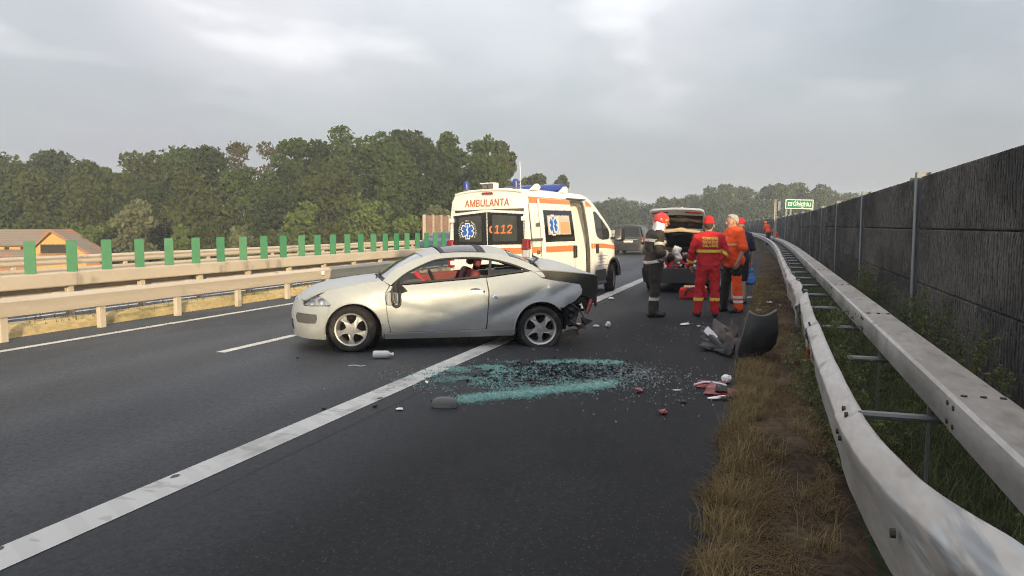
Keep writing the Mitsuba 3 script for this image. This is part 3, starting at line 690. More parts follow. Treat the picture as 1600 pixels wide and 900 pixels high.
for i, (x, y, h, lb) in enumerate([(.66, 5.5, .85, 'feathery dry weed by the nearest cross strut'), (.58, 6.3, .95, 'tall feathery weed leaning on the bent guardrail'), (.6, 7.2, 1.05, 'tall pale weed between the two rails'), (.62, 8.3, 1.1, 'tall grey green weed between the two rails'),
                                   (.7, 9.4, 1.0, 'bushy weed between the rails near the torn joint'), (.8, 10.8, .9, 'green weed behind the torn rail joint'), (.75, 12.4, .9, 'green weed between the rails, far end'),
                                   (1.75, 6.6, 1.0, 'dry weed before the nearest barrier panel'), (1.8, 8.6, 1.1, 'dry weed at the foot of the nearest barrier post'), (1.75, 10.6, 1.2, 'tall weed before the second barrier panel'), (1.85, 12.2, 1.2, 'tall olive weed beside the nearest barrier post'), (1.8, 15, 1.2, 'olive weed before the barrier beyond the nearest post'), (1.8, 17, 1.2, 'olive weed lower before the second barrier post'),
                                   (1.55, 4.6, .6, 'low weed under the box rail near the camera'), (.95, 4.0, .45, 'small dark weed on the ditch floor')]):
    weed(x, y, -.34, h, 900 + i, lb)
# ================================================================ VEHICLE TOOLS
pm('m_silver', (0.56, 0.58, 0.57), 0.32, 0.45, 0.6, clearcoat=0.8, clearcoat_gloss=0.93)
def f_silver(p, n, uv):
    a = fb(p.x * 1.7, p.y * 1.7, p.z * 2.2, 4); low = ss(.75, .15, p.z)
    c = mx((0.385, 0.415, 0.43), (0.335, 0.36, 0.372), a)
    dirt = ss(0.45, 0.75, fb(p.x * 5, p.y * 5, p.z * 8, 4) * .75 + low * .3)
    return mx(c, (0.28, 0.265, 0.24), dirt * (.12 + .35 * low))
B('m_silverdusty', two(pr(mikit.proc(f_silver), 0.48, 0.14, 0.38, clearcoat=0.2, clearcoat_gloss=0.96)))
pm('m_blacktrim', (0.018, 0.018, 0.018), 0.55)
pm('m_blackgloss', (0.012, 0.012, 0.013), 0.12, 0, 0.6)
pm('m_greyplastic', (0.085, 0.085, 0.085), 0.6)
pm('m_dark', (0.008, 0.008, 0.008), 0.9, 0, 0.1)
def f_torn(p, n, uv): return mx((0.012, 0.012, 0.012), (0.11, 0.10, 0.09), ss(.5, .75, fb(p.x * 9, p.y * 9, p.z * 9, 4)))
B('m_torn', two(pr(mikit.proc(f_torn), 0.7)))
def f_tyre(p, n, uv): return mx((0.018, 0.018, 0.018), (0.055, 0.05, 0.044), ss(.42, .75, fb(p.x * 8, p.y * 8, p.z * 8, 4)))
B('m_tyre', two(pr(mikit.proc(f_tyre), 0.85, spec=0.25)))
pm('m_alloy', (0.50, 0.50, 0.50), 0.35, 0.7)
pm('m_steelwheel', (0.30, 0.30, 0.30), 0.5, 0.5)
pm('m_chrome', (0.75, 0.75, 0.75), 0.12, 1.0)
B('m_windowglass', {'type': 'thindielectric', 'int_ior': 1.5})
B('m_tintglass', two(pr((0.012, 0.013, 0.014), 0.06, 0, 0.6)))
pm('m_lensclear', (0.50, 0.52, 0.54), 0.10, 0.2, 0.8, clearcoat=1.0)
pm('m_lensred', (0.19, 0.010, 0.012), 0.15, 0, 0.6, clearcoat=1.0)
pm('m_lensorange', (0.6, 0.16, 0.02), 0.15, 0, 0.6)
pm('m_redleather', (0.15, 0.022, 0.026), 0.6, 0, 0.4)
pm('m_redglove', (0.40, 0.035, 0.05), 0.6)
pm('m_white', (0.78, 0.77, 0.74), 0.5)
pm('m_blueprint', (0.03, 0.10, 0.42), 0.5)
class Shell:
    """side skin of a vehicle: P(s, z); s is x along the flank and arc length round both ends"""
    def __init__(self, zprof, wprof, xs, xf, xr0, xr, n=2.7, dz=None, dent=None, nr=None, nose=None, tail=None, W0=.85):
        from scipy.interpolate import PchipInterpolator
        self.w = PchipInterpolator(zprof, wprof, extrapolate=True)
        self.xs, self.xf, self.xr0, self.xr = xs, xf, xr0, xr
        self.dz = dz or (lambda x: 0 * x); self.dent = dent
        self.nose = nose or (lambda z: 0 * z); self.tail = tail or (lambda z: 0 * z)
        self.tab = []
        for L, m in ((xf - xs, n), (xr0 - xr, nr or n)):
            ph = np.linspace(0, PI / 2, 2000)
            X, Y = np.sin(ph) ** (2 / m), np.cos(ph) ** (2 / m)
            s = np.concatenate([[0], np.cumsum(np.hypot(np.diff(X * L), np.diff(Y * W0)))])
            self.tab.append((s, X, Y, L))
        self.sf, self.sr = xs + self.tab[0][0][-1], xr0 - self.tab[1][0][-1]
    def s_of_x(self, x):
        s, X, Y, L = self.tab[0]
        if x > self.xs: return self.xs + np.interp((x - self.xs) / L, X, s)
        s, X, Y, L = self.tab[1]
        return self.xr0 - np.interp((self.xr0 - x) / L, X, s) if x < self.xr0 else x
    def __call__(self, s, z):
        s, z = np.asarray(s, float), np.asarray(z, float)
        x, k = s.copy(), np.ones_like(s)
        f = s > self.xs
        a, X, Y, L = self.tab[0]
        if f.any():
            fx, k[f] = np.interp(s[f] - self.xs, a, X), np.interp(s[f] - self.xs, a, Y)
            x[f] = self.xs + fx * L + self.nose(z[f]) * fx ** 2
        r = s < self.xr0
        a, X, Y, L = self.tab[1]
        if r.any():
            fx, k[r] = np.interp(self.xr0 - s[r], a, X), np.interp(self.xr0 - s[r], a, Y)
            x[r] = self.xr0 - fx * L - self.tail(z[r]) * fx ** 2
        y = self.w(z + self.dz(x)) * k
        if self.dent is not None: 
            d = self.dent(x, z)
            y = y - d
        return np.stack([x, y, z], -1)
    def poly(self, pts, s=True):
        return Polygon([(self.s_of_x(p[0]) if s else p[0], p[1]) for p in pts])
def top_surface(xz, ye, ze):
    """H(x,t): t in [-1,1] across; centre line height xz(x), edge half width ye(x) and height ze(x)"""
    def fn(x, t):
        y = t * ye(x)
        return np.stack([x, y, ze(x) + (xz(x) - ze(x)) * (1 - np.abs(t) ** 2.3)], -1)
    return fn
def interp(xs, ys):
    from scipy.interpolate import PchipInterpolator
    o = np.argsort(xs)
    f = PchipInterpolator(np.array(xs, float)[o], np.array(ys, float)[o], extrapolate=True)
    return lambda x: f(x)
def wheel(parent, loc, R, rr, width, M, side=1, steer=0.0, spokes=5, flat=0.0, mat='m_alloy', name='wheel', label=None, camber=0.0):
    """tyre (> tread), rim with spokes, hub, brake disc; outer face towards +y*side"""
    w = width / 2
    tyre = revolve([(rr - .01, -w * .82), (rr + .02, -w * .95), ((R + rr) / 2, -w * 1.06), (R - .025, -w), (R - .004, -w * .72), (R, -w * .3), (R - .006, -w * .28), (R - .006, -w * .22), (R, -w * .2), (R, w * .2), (R - .006, w * .22), (R - .006, w * .28), (R, w * .3), (R - .004, w * .72), (R - .025, w), ((R + rr) / 2, w * 1.06), (rr + .02, w * .95), (rr - .01, w * .82)], 44)
    rim = [revolve([(rr + .004, w * .93), (rr + .006, w * .80), (rr - .012, w * .74), (rr - .03, w * .3), (rr - .03, -w * .8)], 44), revolve([(rr + .004, w * .93), (rr - .012, w * .90), (rr - .022, w * .72)], 44)]
    yo = w * .62
    for k in range(spokes):
        a = 2 * PI * k / spokes + .3
        sp = [(.038, -.048), (.09, -.030), (rr * .62, -.026), (rr - .012, -.055), (rr - .004, .0), (rr - .012, .055), (rr * .62, .026), (.09, .030), (.038, .048)]
        m = extr(sp, .035, 'y', 0)
        v = np.array(m.vertices)
        v[:, 1] += yo - .05 * (1 - np.clip((v[:, 0]) / rr, 0, 1)) * 0 - .012 * (v[:, 0] > rr * .8)
        m = tm(v, m.faces)
        rim.append(xform(m, ry=a))
    hub = revolve([(0.0, yo + .022), (.026, yo + .022), (.034, yo + .014), (.06, yo + .012), (.066, yo - .02)], 24)
    nuts = [xform(trimesh.creation.cylinder(.009, .02, sections=8), (.047 * math.cos(a), yo + .012, .047 * math.sin(a)), rx=PI / 2) for a in np.arange(5) * 2 * PI / 5]
    disc = revolve([(.05, -.0), (rr * .66, -.0), (rr * .66, -.03), (.05, -.03)], 32)
    back = revolve([(0, -w * .5), (rr - .02, -w * .5)], 24)
    W = name and num(f'{parent}__{name}')
    X = place(loc, rz=steer, rx=camber)
    def put(m):
        v = np.array(m.vertices)
        f = np.array(m.faces)
        if side < 0: v = v * [1, -1, 1]; f = f[:, ::-1]
        v = v @ X[:3, :3].T + X[:3, 3]
        if flat > 0:
            zmin = loc[2] - R + flat
            under = np.clip(zmin + .05 - v[:, 2], 0, None)
            v[:, 1] += np.sign(v[:, 1] - loc[1]) * under * .35 * (np.hypot(v[:, 0] - loc[0], v[:, 2] - loc[2]) > rr + .005)
            v[:, 2] = np.maximum(v[:, 2], zmin)
        v = v @ M[:3, :3].T + M[:3, 3]
        return tm(v, f)
    if label: labels[W] = {'label': label}
    part(W, 'tyre', put(tyre), 'm_tyre', 40)
    part(W, 'rim', cat([put(m) for m in rim]), mat, 35)
    part(W, 'hub', cat([put(hub)] + [put(m) for m in nuts]), mat, 35)
    part(W, 'brake_disc', cat([put(disc), put(back)]), 'm_dark', 40)
    return W
def tf(m, M):
    v = np.array(m.vertices)
    return tm(v @ M[:3, :3].T + M[:3, 3], m.faces)
# ================================================================ SILVER WRECKED COUPE
CM = place((-4.392, 10.027, 0), rz=math.radians(-150.255))
def car_dent(x, z):
    def groove(a, b, sig, amp, fall=.25):
        a, b = np.array(a), np.array(b); d = (b - a) / np.linalg.norm(b - a); n = np.array([-d[1], d[0]])
        u = (x - a[0]) * d[0] + (z - a[1]) * d[1]; v = (x - a[0]) * n[0] + (z - a[1]) * n[1]
        L = np.linalg.norm(b - a)
        env = np.clip(1 - np.maximum(np.maximum(-u, u - L), 0) / fall, 0, 1)
        return amp * np.exp(-np.abs(v / sig) ** 1.08) * env * env * (3 - 2 * env)
    d = groove((-.62, .46), (-1.20, .745), .085, .060, .22)
    d += groove((-.55, .70), (-1.02, .715), .07, -.016, .2)
    d += groove((-1.42, .70), (-1.75, .86), .10, .055, .15)
    d += groove((.62, .575), (.18, .50), .10, .020, .3) + groove((.15, .52), (-.40, .66), .10, .016, .2)
    d += groove((.70, .66), (.34, .58), .05, -.010, .2)
    d += groove((.98, .66), (.80, .72), .05, .018, .12)
    r_ = np.clip((-1.25 - x) * 3.5, 0, 1)
    d += .012 * (meshkit.fbm(np.stack([x * 5, z * 6, x * 0 + 1], -1), 3) - .5) * np.clip((-.8 - x) * 2, 0, 1)
    d += r_ * .085 * np.abs(meshkit.noise(np.stack([x * 6.5 + z * 3, z * 5 - x * 2, x * 0 + 7.3], -1)) - .5)
    return d
zp = [.12, .16, .25, .40, .58, .70, .80, .88, .93, 1.02, 1.12, 1.20, 1.26, 1.31, 1.40]
wp = [.76, .80, .84, .872, .885, .878, .856, .822, .792, .742, .682, .632, .585, .530, .42]
cdz = lambda x: .17 * np.clip((x - .85) / 1.0, 0, 1) ** 1.2 - .02 * np.clip((-x - .9) / .8, 0, 1)
cnose = lambda z: -.10 * np.clip((z - .45) / .3, 0, 1.5) ** 1.5 - .05 * np.clip((.3 - z) / .2, 0, 1)
car = Shell(zp, wp, 1.15, 2.13, -1.35, -2.12, 2.5, cdz, car_dent, 3.0, cnose)
carR = Shell(zp, wp, 1.15, 2.13, -1.35, -2.12, 2.5, cdz, None, 3.0, cnose)
C = thing('car', 'wrecked silver two door coupe standing across the lane with crushed rear and no bumper', 'car')
AF, AR = ngon(1.285, .270, .372, 60), ngon(-1.225, .250, .368, 60)
archF, archR = Polygon(AF).union(sbox(.913, -.2, 1.657, .27)), Polygon(AR).union(sbox(-1.593, -.2, -.857, .25))
def S(pts): return Polygon([(car.s_of_x(x), z) for x, z in pts])
def sline(pts, n=8): return [tuple(p) for p in smoothline(pts, n)]
belt = [(.80, .858), (.57, .868), (0.05, .905), (-.475, .945), (-.80, .985), (-1.13, 1.022)]
hood_edge = [(1.90, .640), (1.82, .725), (1.66, .795), (1.45, .84), (1.13, .893), (.90, .925)]
gap = .0035
def cutS(p, g=gap): return p.buffer(-g, join_style=2)
# front bumper: runs round the nose, joined from its two halves
hl = [(1.585, .628), (1.66, .609), (1.80, .601), (1.96, .595), (1.965, .63), (1.90, .685), (1.785, .738), (1.70, .712)]
ins = [(1.76, .485), (1.90, .492), (2.03, .498), (2.05, .44), (2.03, .375), (1.90, .368), (1.775, .374), (1.752, .43)]
bump = Polygon([(car.s_of_x(1.655), .16), (car.s_of_x(1.9), .165), (car.sf, .19), (car.sf, .66), (car.s_of_x(1.99), .655), (car.s_of_x(1.955), .592), (car.s_of_x(1.80), .597), (car.s_of_x(1.66), .603), (car.s_of_x(1.60), .60)]).difference(S([(x, z) for x, z in zip(AF[:, 0], AF[:, 1])])).difference(S(ins).buffer(.004))
bump = bump if bump.geom_type == 'Polygon' else max(bump.geoms, key=lambda g: g.area)
grille = Polygon([(car.s_of_x(2.07), .26), (car.sf, .25), (car.sf, .40), (car.s_of_x(2.085), .40)])
bump = bump.difference(grille)
def both(fnL, fnR, poly, thick=.012, res=.06):
    return cat(panel(poly, fnL, thick, res), mirror_y(panel(poly, fnR, thick, res)))
part(C, 'front_bumper', tf(both(car, carR, bump, .02, .05), CM), 'm_silverdusty', 35)
inn = lambda f, d: (lambda s, z: f(s, z) - np.array([d, 0, 0]) * (np.asarray(s)[..., None] > 1.4) - np.stack([0 * np.asarray(s), np.full_like(np.asarray(s, float), d), 0 * np.asarray(s)], -1))
for f, mir in ((car, False), (carR, True)):
    m = panel(S(ins), inn(f, .004), .02, .05)
    part(C, 'bumper_insert', tf(mirror_y(m) if mir else m, CM), 'm_greyplastic', 35)
part(C, 'grille', tf(both(inn(car, .02), inn(carR, .02), grille, .02), CM), 'm_blacktrim', 35)
for f, mir in ((car, False), (carR, True)):
    hp = Polygon([(car.s_of_x(x), z) for x, z in sline(hl + hl[:1], 5)])
    H = num(C + '__headlight')
    g = lambda m: tf(mirror_y(m) if mir else m, CM)
    part(H, 'lens', g(panel(hp.buffer(-.004), lambda s, z: inn(f, -.001)(s, z), .004, .04)), 'm_windowglass', 40)
    part(H, 'housing', g(panel(hp, inn(f, .035), .01, .05)), 'm_lampgrey', 40)
    for xx, zz, rr_ in ((1.72, .665, .042), (1.84, .645, .036)):
        q = f(np.array([car.s_of_x(xx)]), np.array([zz]))[0]
        bowl = revolve([(0, -.005), (rr_ * .35, -.004), (rr_ * .8, .012), (rr_, .022), (rr_ * 1.08, .018)], 18)
        part(H, 'reflector', g(xform(bowl, tuple(q - [.012, .030, 0]), rz=-.25 - 1.2 * (xx - 1.7))), 'm_chrome', 40)
pm('m_lampgrey', (0.42, 0.43, 0.44), 0.35, 0.3)
fend = Polygon([(car.s_of_x(x), z) for x, z in [(.89, .165), (.895, .23), (.805, .236), (.84, .40), (.866, .62), (.868, .77), (.815, .862), (.90, .925), (1.13, .893), (1.45, .84), (1.66, .795), (1.77, .735), (1.70, .704), (1.58, .626), (1.60, .60), (1.655, .17)]]).difference(Polygon([(car.s_of_x(x), z) for x, z in zip(AF[:, 0], AF[:, 1])]).union(sbox(.913, -.2, car.s_of_x(1.657), .27)))
fend = max(getattr(fend, 'geoms', [fend]), key=lambda g: g.area)
part(C, 'front_fender', tf(panel(cutS(fend), car, .01, .045), CM), 'm_silverdusty', 35)
part(C, 'front_fender', tf(mirror_y(panel(cutS(fend), carR, .01, .08)), CM), 'm_silverdusty', 35)
# flared lip round the arches
for c, r, f, mir in (((1.285, .270), .372, car, 0), ((1.285, .270), .372, carR, 1), ((-1.225, .250), .368, car, 0), ((-1.225, .250), .368, carR, 1)):
    a = np.linspace(-.18, PI + .18 if c[0] > 0 else PI - .65, 40); 
    if c[0] < 0: a = np.linspace(-.18, PI - .75, 40)
    pts = np.stack([c[0] + r * np.cos(a), c[1] + r * np.sin(a)], 1)
    pts = pts[pts[:, 1] > .17]
    P = f(np.array([car.s_of_x(q) for q in pts[:, 0]]), pts[:, 1])
    m = tube(P + [0, -.004, 0], .011, 6)
    L = tube(P + [0, -.09, 0], .085, 6)
    part(C, 'arch_lip', tf(mirror_y(m) if mir else m, CM), 'm_silverdusty', 50)
door = Polygon([(.812, .858), (.868, .765), (.866, .62), (.84, .40), (.805, .236), (.20, .243), (-.465, .255), (-.485, .50), (-.497, .75), (-.475, .945), (.05, .905), (.57, .868)])
part(C, 'door', tf(panel(cutS(door), car, .012, .04), CM), 'm_silverdusty', 35, label='driver side door, dented across its middle')
part(C, 'door', tf(mirror_y(panel(cutS(door), carR, .012, .08)), CM), 'm_silverdusty', 35)
tornE = [(-1.545, .52), (-1.60, .56), (-1.70, .60), (-1.77, .665), (-1.815, .70), (-1.83, .76), (-1.80, .835)]
quart = Polygon([(-.475, .25), (-.86, .245), (-.857, .25)] + [(x, z) for x, z in zip((-1.225 + .368 * np.cos(np.linspace(0, PI - .85, 30))), (.25 + .368 * np.sin(np.linspace(0, PI - .85, 30))))] + tornE + [(-1.62, .868), (-1.40, .900), (-1.242, .935), (-1.18, .99), (-1.13, 1.022), (-.80, .985), (-.48, .945), (-.503, .75), (-.49, .50)])
quart = quart.buffer(0); quart = max(getattr(quart, 'geoms', [quart]), key=lambda g: g.area)
part(C, 'rear_quarter', tf(panel(cutS(Polygon([(car.s_of_x(x), z) for x, z in quart.exterior.coords])), car, .008, .035), CM), 'm_silverdusty', 30, label='crumpled rear quarter panel torn open behind the wheel')
part(C, 'rear_quarter', tf(mirror_y(panel(cutS(Polygon([(car.s_of_x(x), z) for x, z in quart.exterior.coords])), carR, .008, .08)), CM), 'm_silverdusty', 35)
sill = Polygon([(.885, .15), (.895, .235), (.80, .232), (.2, .238), (-.47, .250), (-.857, .245), (-.855, .15), (0, .145)])
for f, mir in ((car, 0), (carR, 1)):
    m = panel(cutS(sill, .002), lambda s, z: f(s, z) + np.stack([0 * s, .012 + 0 * s, 0 * s], -1), .02, .08)
    part(C, 'sill', tf(mirror_y(m) if mir else m, CM), 'm_silverdusty', 35)
# roof rail arc with the pillars
arc_in = sline([(.80, .866), (.60, 1.02), (.31, 1.155), (.11, 1.205), (-.256, 1.222), (-.55, 1.20), (-.83, 1.135), (-1.11, 1.032)], 8)
arc_out = sline([(.90, .925), (.70, 1.085), (.42, 1.210), (.13, 1.268), (-.265, 1.282), (-.64, 1.262), (-.90, 1.205), (-1.10, 1.125), (-1.24, 1.03), (-1.30, .945)], 8)
rail = Polygon(arc_in + [(-1.17, 1.0), (-1.242, .94)] + arc_out[::-1]).buffer(0)
frame = Polygon(arc_in + [(-1.13, 1.03), (-.80, .995), (-.475, .955), (.05, .915), (.57, .878)]).buffer(0)
ring = frame.difference(frame.buffer(-.022))
for f, mir in ((car, 0), (carR, 1)):
    g = lambda m: tf(mirror_y(m) if mir else m, CM)
    part(C, 'roof_rail', g(panel(rail, f, .03, .05)), 'm_silverdusty', 40)
    part(C, 'window_seal', g(panel(ring, inn(f, .01), .02, .06)), 'm_blacktrim', 40)
    part(C, 'window_post', g(panel(Polygon([(-.50, .95), (-.535, .955), (-.585, 1.19), (-.55, 1.20)]), inn(f, .012), .02, .06)), 'm_blacktrim', 40)
    part(C, 'rear_window', g(panel(Polygon([(-.55, .975), (-.62, 1.02), (-.80, 1.085), (-.95, 1.075), (-1.09, 1.03), (-.80, 1.005)]) if False else Polygon([(-.535, .965), (-.56, 1.04), (-.80, 1.055), (-1.09, 1.03), (-.80, 1.0)]), inn(f, .014), .004, .08)), 'm_tintglass', 40)
# upper surfaces
hx = [2.02, 1.94, 1.82, 1.66, 1.45, 1.13, .90, .80]
hc = [.70, .765, .822, .87, .908, .945, .965, .97]
he = [.60, .652, .725, .795, .84, .893, .925, .93]
def ye(xs, zs, f=carR): return [float(f(np.array([f.s_of_x(a)]), np.array([b]))[0, 1]) for a, b in zip(xs, zs)]
hood_fn = top_surface(interp(hx, hc), interp(hx, [.52] + ye(hx[1:], he[1:])), interp(hx, he))
hoodP = Polygon([(1.968, -.80), (1.985, 0), (1.968, .80), (1.945, .93), (1.90, .99), (1.82, .982), (1.13, .975), (.92, .975), (.96, .6), (1.0, 0), (.96, -.6), (.92, -.975), (1.13, -.975), (1.82, -.982), (1.90, -.99), (1.945, -.93)])
part(C, 'hood', tf(panel(hoodP, hood_fn, .02, .07), CM), 'm_silverdusty', 40)
part(C, 'hood_liner', tf(panel(Polygon([(1.93, -.985), (1.96, 0), (1.93, .985), (.95, .985), (.95, -.985)]), lambda x, t: hood_fn(x, t) - [0, 0, .045], .01, .1), CM), 'm_dark', 40)
part(C, 'nose_panel', tf(panel(Polygon([(2.02, -.8), (2.045, 0), (2.02, .8), (1.97, .76), (1.99, 0), (1.97, -.76)]), lambda x, t: hood_fn(np.minimum(x, 2.02), t) + np.stack([np.maximum(x - 2.02, 0), 0 * x, -.01 + 0 * x], -1), .06, .07), CM), 'm_silverdusty', 40)
wx = [.98, .90, .70, .42, .13, -.265, -.64, -.90, -1.10, -1.24, -1.30]
wz = [.90, .925, 1.085, 1.210, 1.268, 1.282, 1.262, 1.205, 1.125, 1.03, .945]
wc = [.935, .985, 1.125, 1.262, 1.345, 1.372, 1.352, 1.290, 1.20, 1.10, 1.03]
wy = ye(wx, wz)
top_fn = top_surface(interp(wx, wc), interp(wx, wy), interp(wx, wz))
def band(x0, x1, t0=-.985, t1=.985, bow=.06): 
    t = np.linspace(t0, t1, 9)
    return Polygon([(x0 + bow * (1 - q * q), q) for q in t] + [(x1 + bow * (1 - q * q), q) for q in t[::-1]])
part(C, 'windscreen', tf(panel(band(.86, .36), lambda x, t: top_fn(x, t) - [0, 0, .006], .005, .09), CM), 'm_tintscreen', 40)
part(C, 'roof_header', tf(panel(band(.355, .12), top_fn, .02, .07), CM), 'm_silverdusty', 40)
part(C, 'glass_roof', tf(panel(band(.11, -.40, -.93, .93, .03), lambda x, t: top_fn(x, t) - [0, 0, .004], .006, .08), CM), 'm_roofglass', 40)
part(C, 'roof_frame', tf(cat(panel(band(.115, .06, -.985, .985, .03), top_fn, .03, .08), panel(band(-.41, -.50, -.985, .985, .03), top_fn, .03, .08)), CM), 'm_blacktrim', 40)
part(C, 'roof_rear', tf(panel(band(-.505, -.83, -.985, .985, .02), top_fn, .02, .08), CM), 'm_silverdusty', 40)
part(C, 'rear_screen', tf(panel(band(-.84, -1.22, -.93, .93, .0), lambda x, t: top_fn(x, t) - [0, 0, .004], .006, .08), CM), 'm_tintglass', 40)
B('m_tintscreen', {'type': 'thindielectric', 'int_ior': 1.52})
B('m_roofglass', two(pr((0.05, 0.055, 0.06), 0.05, 0, 0.8)))
# trunk lid pushed up, black underside
lx = [-1.20, -1.37, -1.58, -1.77, -1.95, -2.10, -2.16]
lz = [1.15, 1.178, 1.14, 1.085, 1.01, .945, .90]
le = [1.045, 1.030, 1.012, .992, .970, .945, .90]
lid_fn = top_surface(interp(lx, lz), interp(lx, [.72, .72, .71, .70, .68, .62, .55]), interp(lx, le))
part(C, 'trunk_lid', tf(panel(Polygon([(-1.24, -.96), (-1.22, 0), (-1.24, .96), (-1.30, .985), (-2.0, .985), (-2.09, .93), (-2.13, .5), (-2.14, 0), (-2.13, -.5), (-2.09, -.93), (-2.0, -.985), (-1.30, -.985)]), lid_fn, .025, .07), CM), 'm_silverdusty', 40, label='sprung trunk lid, bent upwards')
# black inner face of the lid, hanging at the tail
blk = Polygon([(-1.155, 1.02), (-1.26, 1.032), (-1.50, 1.013), (-1.80, .985), (-2.02, .958), (-2.085, .935), (-2.105, .82), (-2.085, .62), (-2.06, .49), (-2.03, .57), (-1.97, .63), (-1.82, .69), (-1.815, .81), (-1.62, .850), (-1.40, .885), (-1.235, .93)])
def blk_fn(x, z):
    t = np.clip((-1.75 - x) / .4, 0, 1)
    return np.stack([x, .735 - .05 * t - .12 * t * t + .03 * meshkit.noise(np.stack([x * 6, z * 6, x * 0], -1)), z], -1)
part(C, 'trunk_lining', tf(panel(blk, blk_fn, .01, .06), CM), 'm_blacktrim', 25)
tailp = Polygon([(.60, .93), (-.60, .93), (-.60, .66), (-.4, .60), (.1, .66), (.4, .55), (.58, .50)])
part(C, 'trunk_lining', tf(cat(panel(tailp, lambda y, z: np.stack([-2.085 - .05 * (1 - (y / .7) ** 2) + .02 * meshkit.noise(np.stack([y * 5, z * 5, y * 0], -1)), y, z], -1), .01, .08)), CM), 'm_blacktrim', 25)
part(C, 'boot_seal', tf(tube([(-1.13, .62, 1.12), (-1.20, .60, 1.165), (-1.27, .45, 1.185), (-1.30, 0, 1.20)], .014, 6), CM), 'm_blacktrim', 40)
# mangled tail inside
rgc = np.random.default_rng(77)
scr = []
for k in range(44):
    c = np.array([rgc.uniform(-1.97, -1.56), rgc.uniform(.15, .74), rgc.uniform(.20, .74)])
    a = rgc.uniform(.03, .15, 3) * [1, .7, .7]
    pts = c + (rgc.random((7, 3)) - .5) * 2 * a
    scr.append(man2tm(m3.Manifold.hull_points(pts)))
part(C, 'torn_tail', tf(cat(scr), CM), 'm_torn', False, kind='stuff', label='mangled black metal at the crushed tail')
sheet = Polygon([(-1.50, .42), (-1.56, .55), (-1.72, .61), (-1.83, .70), (-1.86, .45), (-1.80, .28), (-1.62, .24)])
part(C, 'torn_tail', tf(panel(sheet, lambda x, z: np.stack([x, .70 - .5 * np.clip(-1.5 - x, 0, 1) + .10 * (meshkit.fbm(np.stack([x * 8, z * 8, x * 0 + 5], -1), 3) - .5), z], -1), .004, .04), CM), 'm_torn', False)
hang = Polygon([(-1.80, .74), (-1.86, .80), (-2.02, .76), (-2.06, .60), (-1.99, .47), (-1.95, .56), (-1.90, .42), (-1.84, .58)])
part(C, 'torn_skin', tf(panel(hang, lambda x, z: np.stack([x, .70 + .3 * (x + 1.8) + .09 * (meshkit.fbm(np.stack([x * 10, z * 10, x * 0 + 3], -1), 3) - .5), z], -1), .004, .03), CM), 'm_torn', False)
for q_ in ([(-1.62, .72, .60), (-1.75, .74, .52), (-1.86, .68, .40), (-1.92, .66, .30)], [(-1.66, .70, .34), (-1.80, .74, .26), (-1.95, .70, .33)], [(-1.70, .73, .66), (-1.90, .70, .68), (-2.0, .62, .60)]):
    part(C, 'loose_wire', tf(tube(smoothline(q_, 5), .010, 5), CM), 'm_greyplastic', 40)
part(C, 'tail_light', tf(tube(smoothline([(-1.975, .70, .61), (-1.945, .735, .53), (-1.895, .75, .42)], 5), [.030, .032, .034, .034, .034, .033, .032, .03, .028, .026, .022], 8), CM), 'm_lensred', 40, label='red tail light hanging loose at the crushed tail')
part(C, 'tail_light', tf(cbox(-1.87, -1.79, .55, .66, .21, .26, .01), CM), 'm_lensred')
part(C, 'lamp_socket', tf(cbox(-2.01, -1.95, .50, .60, .54, .61, .01), CM), 'm_white')
flap = Polygon([(-1.50, .06), (-1.57, .15), (-1.70, .20), (-1.80, .19), (-1.83, .11), (-1.72, .06)])
part(C, 'wheel_liner', tf(panel(flap, lambda x, z: np.stack([x, .70 - .25 * (-1.5 - x) + .1 * (z - .1) + .05 * (meshkit.fbm(np.stack([x * 9, z * 9, x * 0 + 2], -1), 3) - .5), z], -1), .006, .03), CM), 'm_liner', False, label='torn muddy wheel arch liner dragging behind the rear wheel')
pm('m_liner', (0.10, 0.095, 0.08), 0.8)
# inner tub: dark sheets behind the skin
tub = [cbox(-1.55, 1.75, -.68, .68, .17, .21), cbox(.62, .70, -.72, .72, .2, .86), cbox(-.86, -.82, -.72, .72, .2, .86), cbox(1.7, 1.75, -.6, .6, .2, .66), cbox(-1.62, -1.58, -.66, .66, .2, .9),
       cbox(.70, .74, -.7, .7, .5, .80), cbox(-1.6, -.84, -.66, .66, .84, .86)]
part(C, 'chassis', tf(cat(tub), CM), 'm_dark')
for x, z, r in ((1.285, .27, .37), (-1.225, .25, .366)):
    for s in (1, -1):
        a = np.linspace(-.1, PI + .1, 18)
        P = np.stack([np.stack([x + r * np.cos(a), np.full_like(a, s * yy), z + r * np.sin(a)], -1) for yy in (.84 if r > .37 - .001 else .80, .56)], 0)
        back = revolve([(0, 0), (r, 0)], 24); 
        part(C, 'wheel_housing', tf(cat(grid_mesh(P), xform(back, (x, s * .56, z))), CM), 'm_dark')
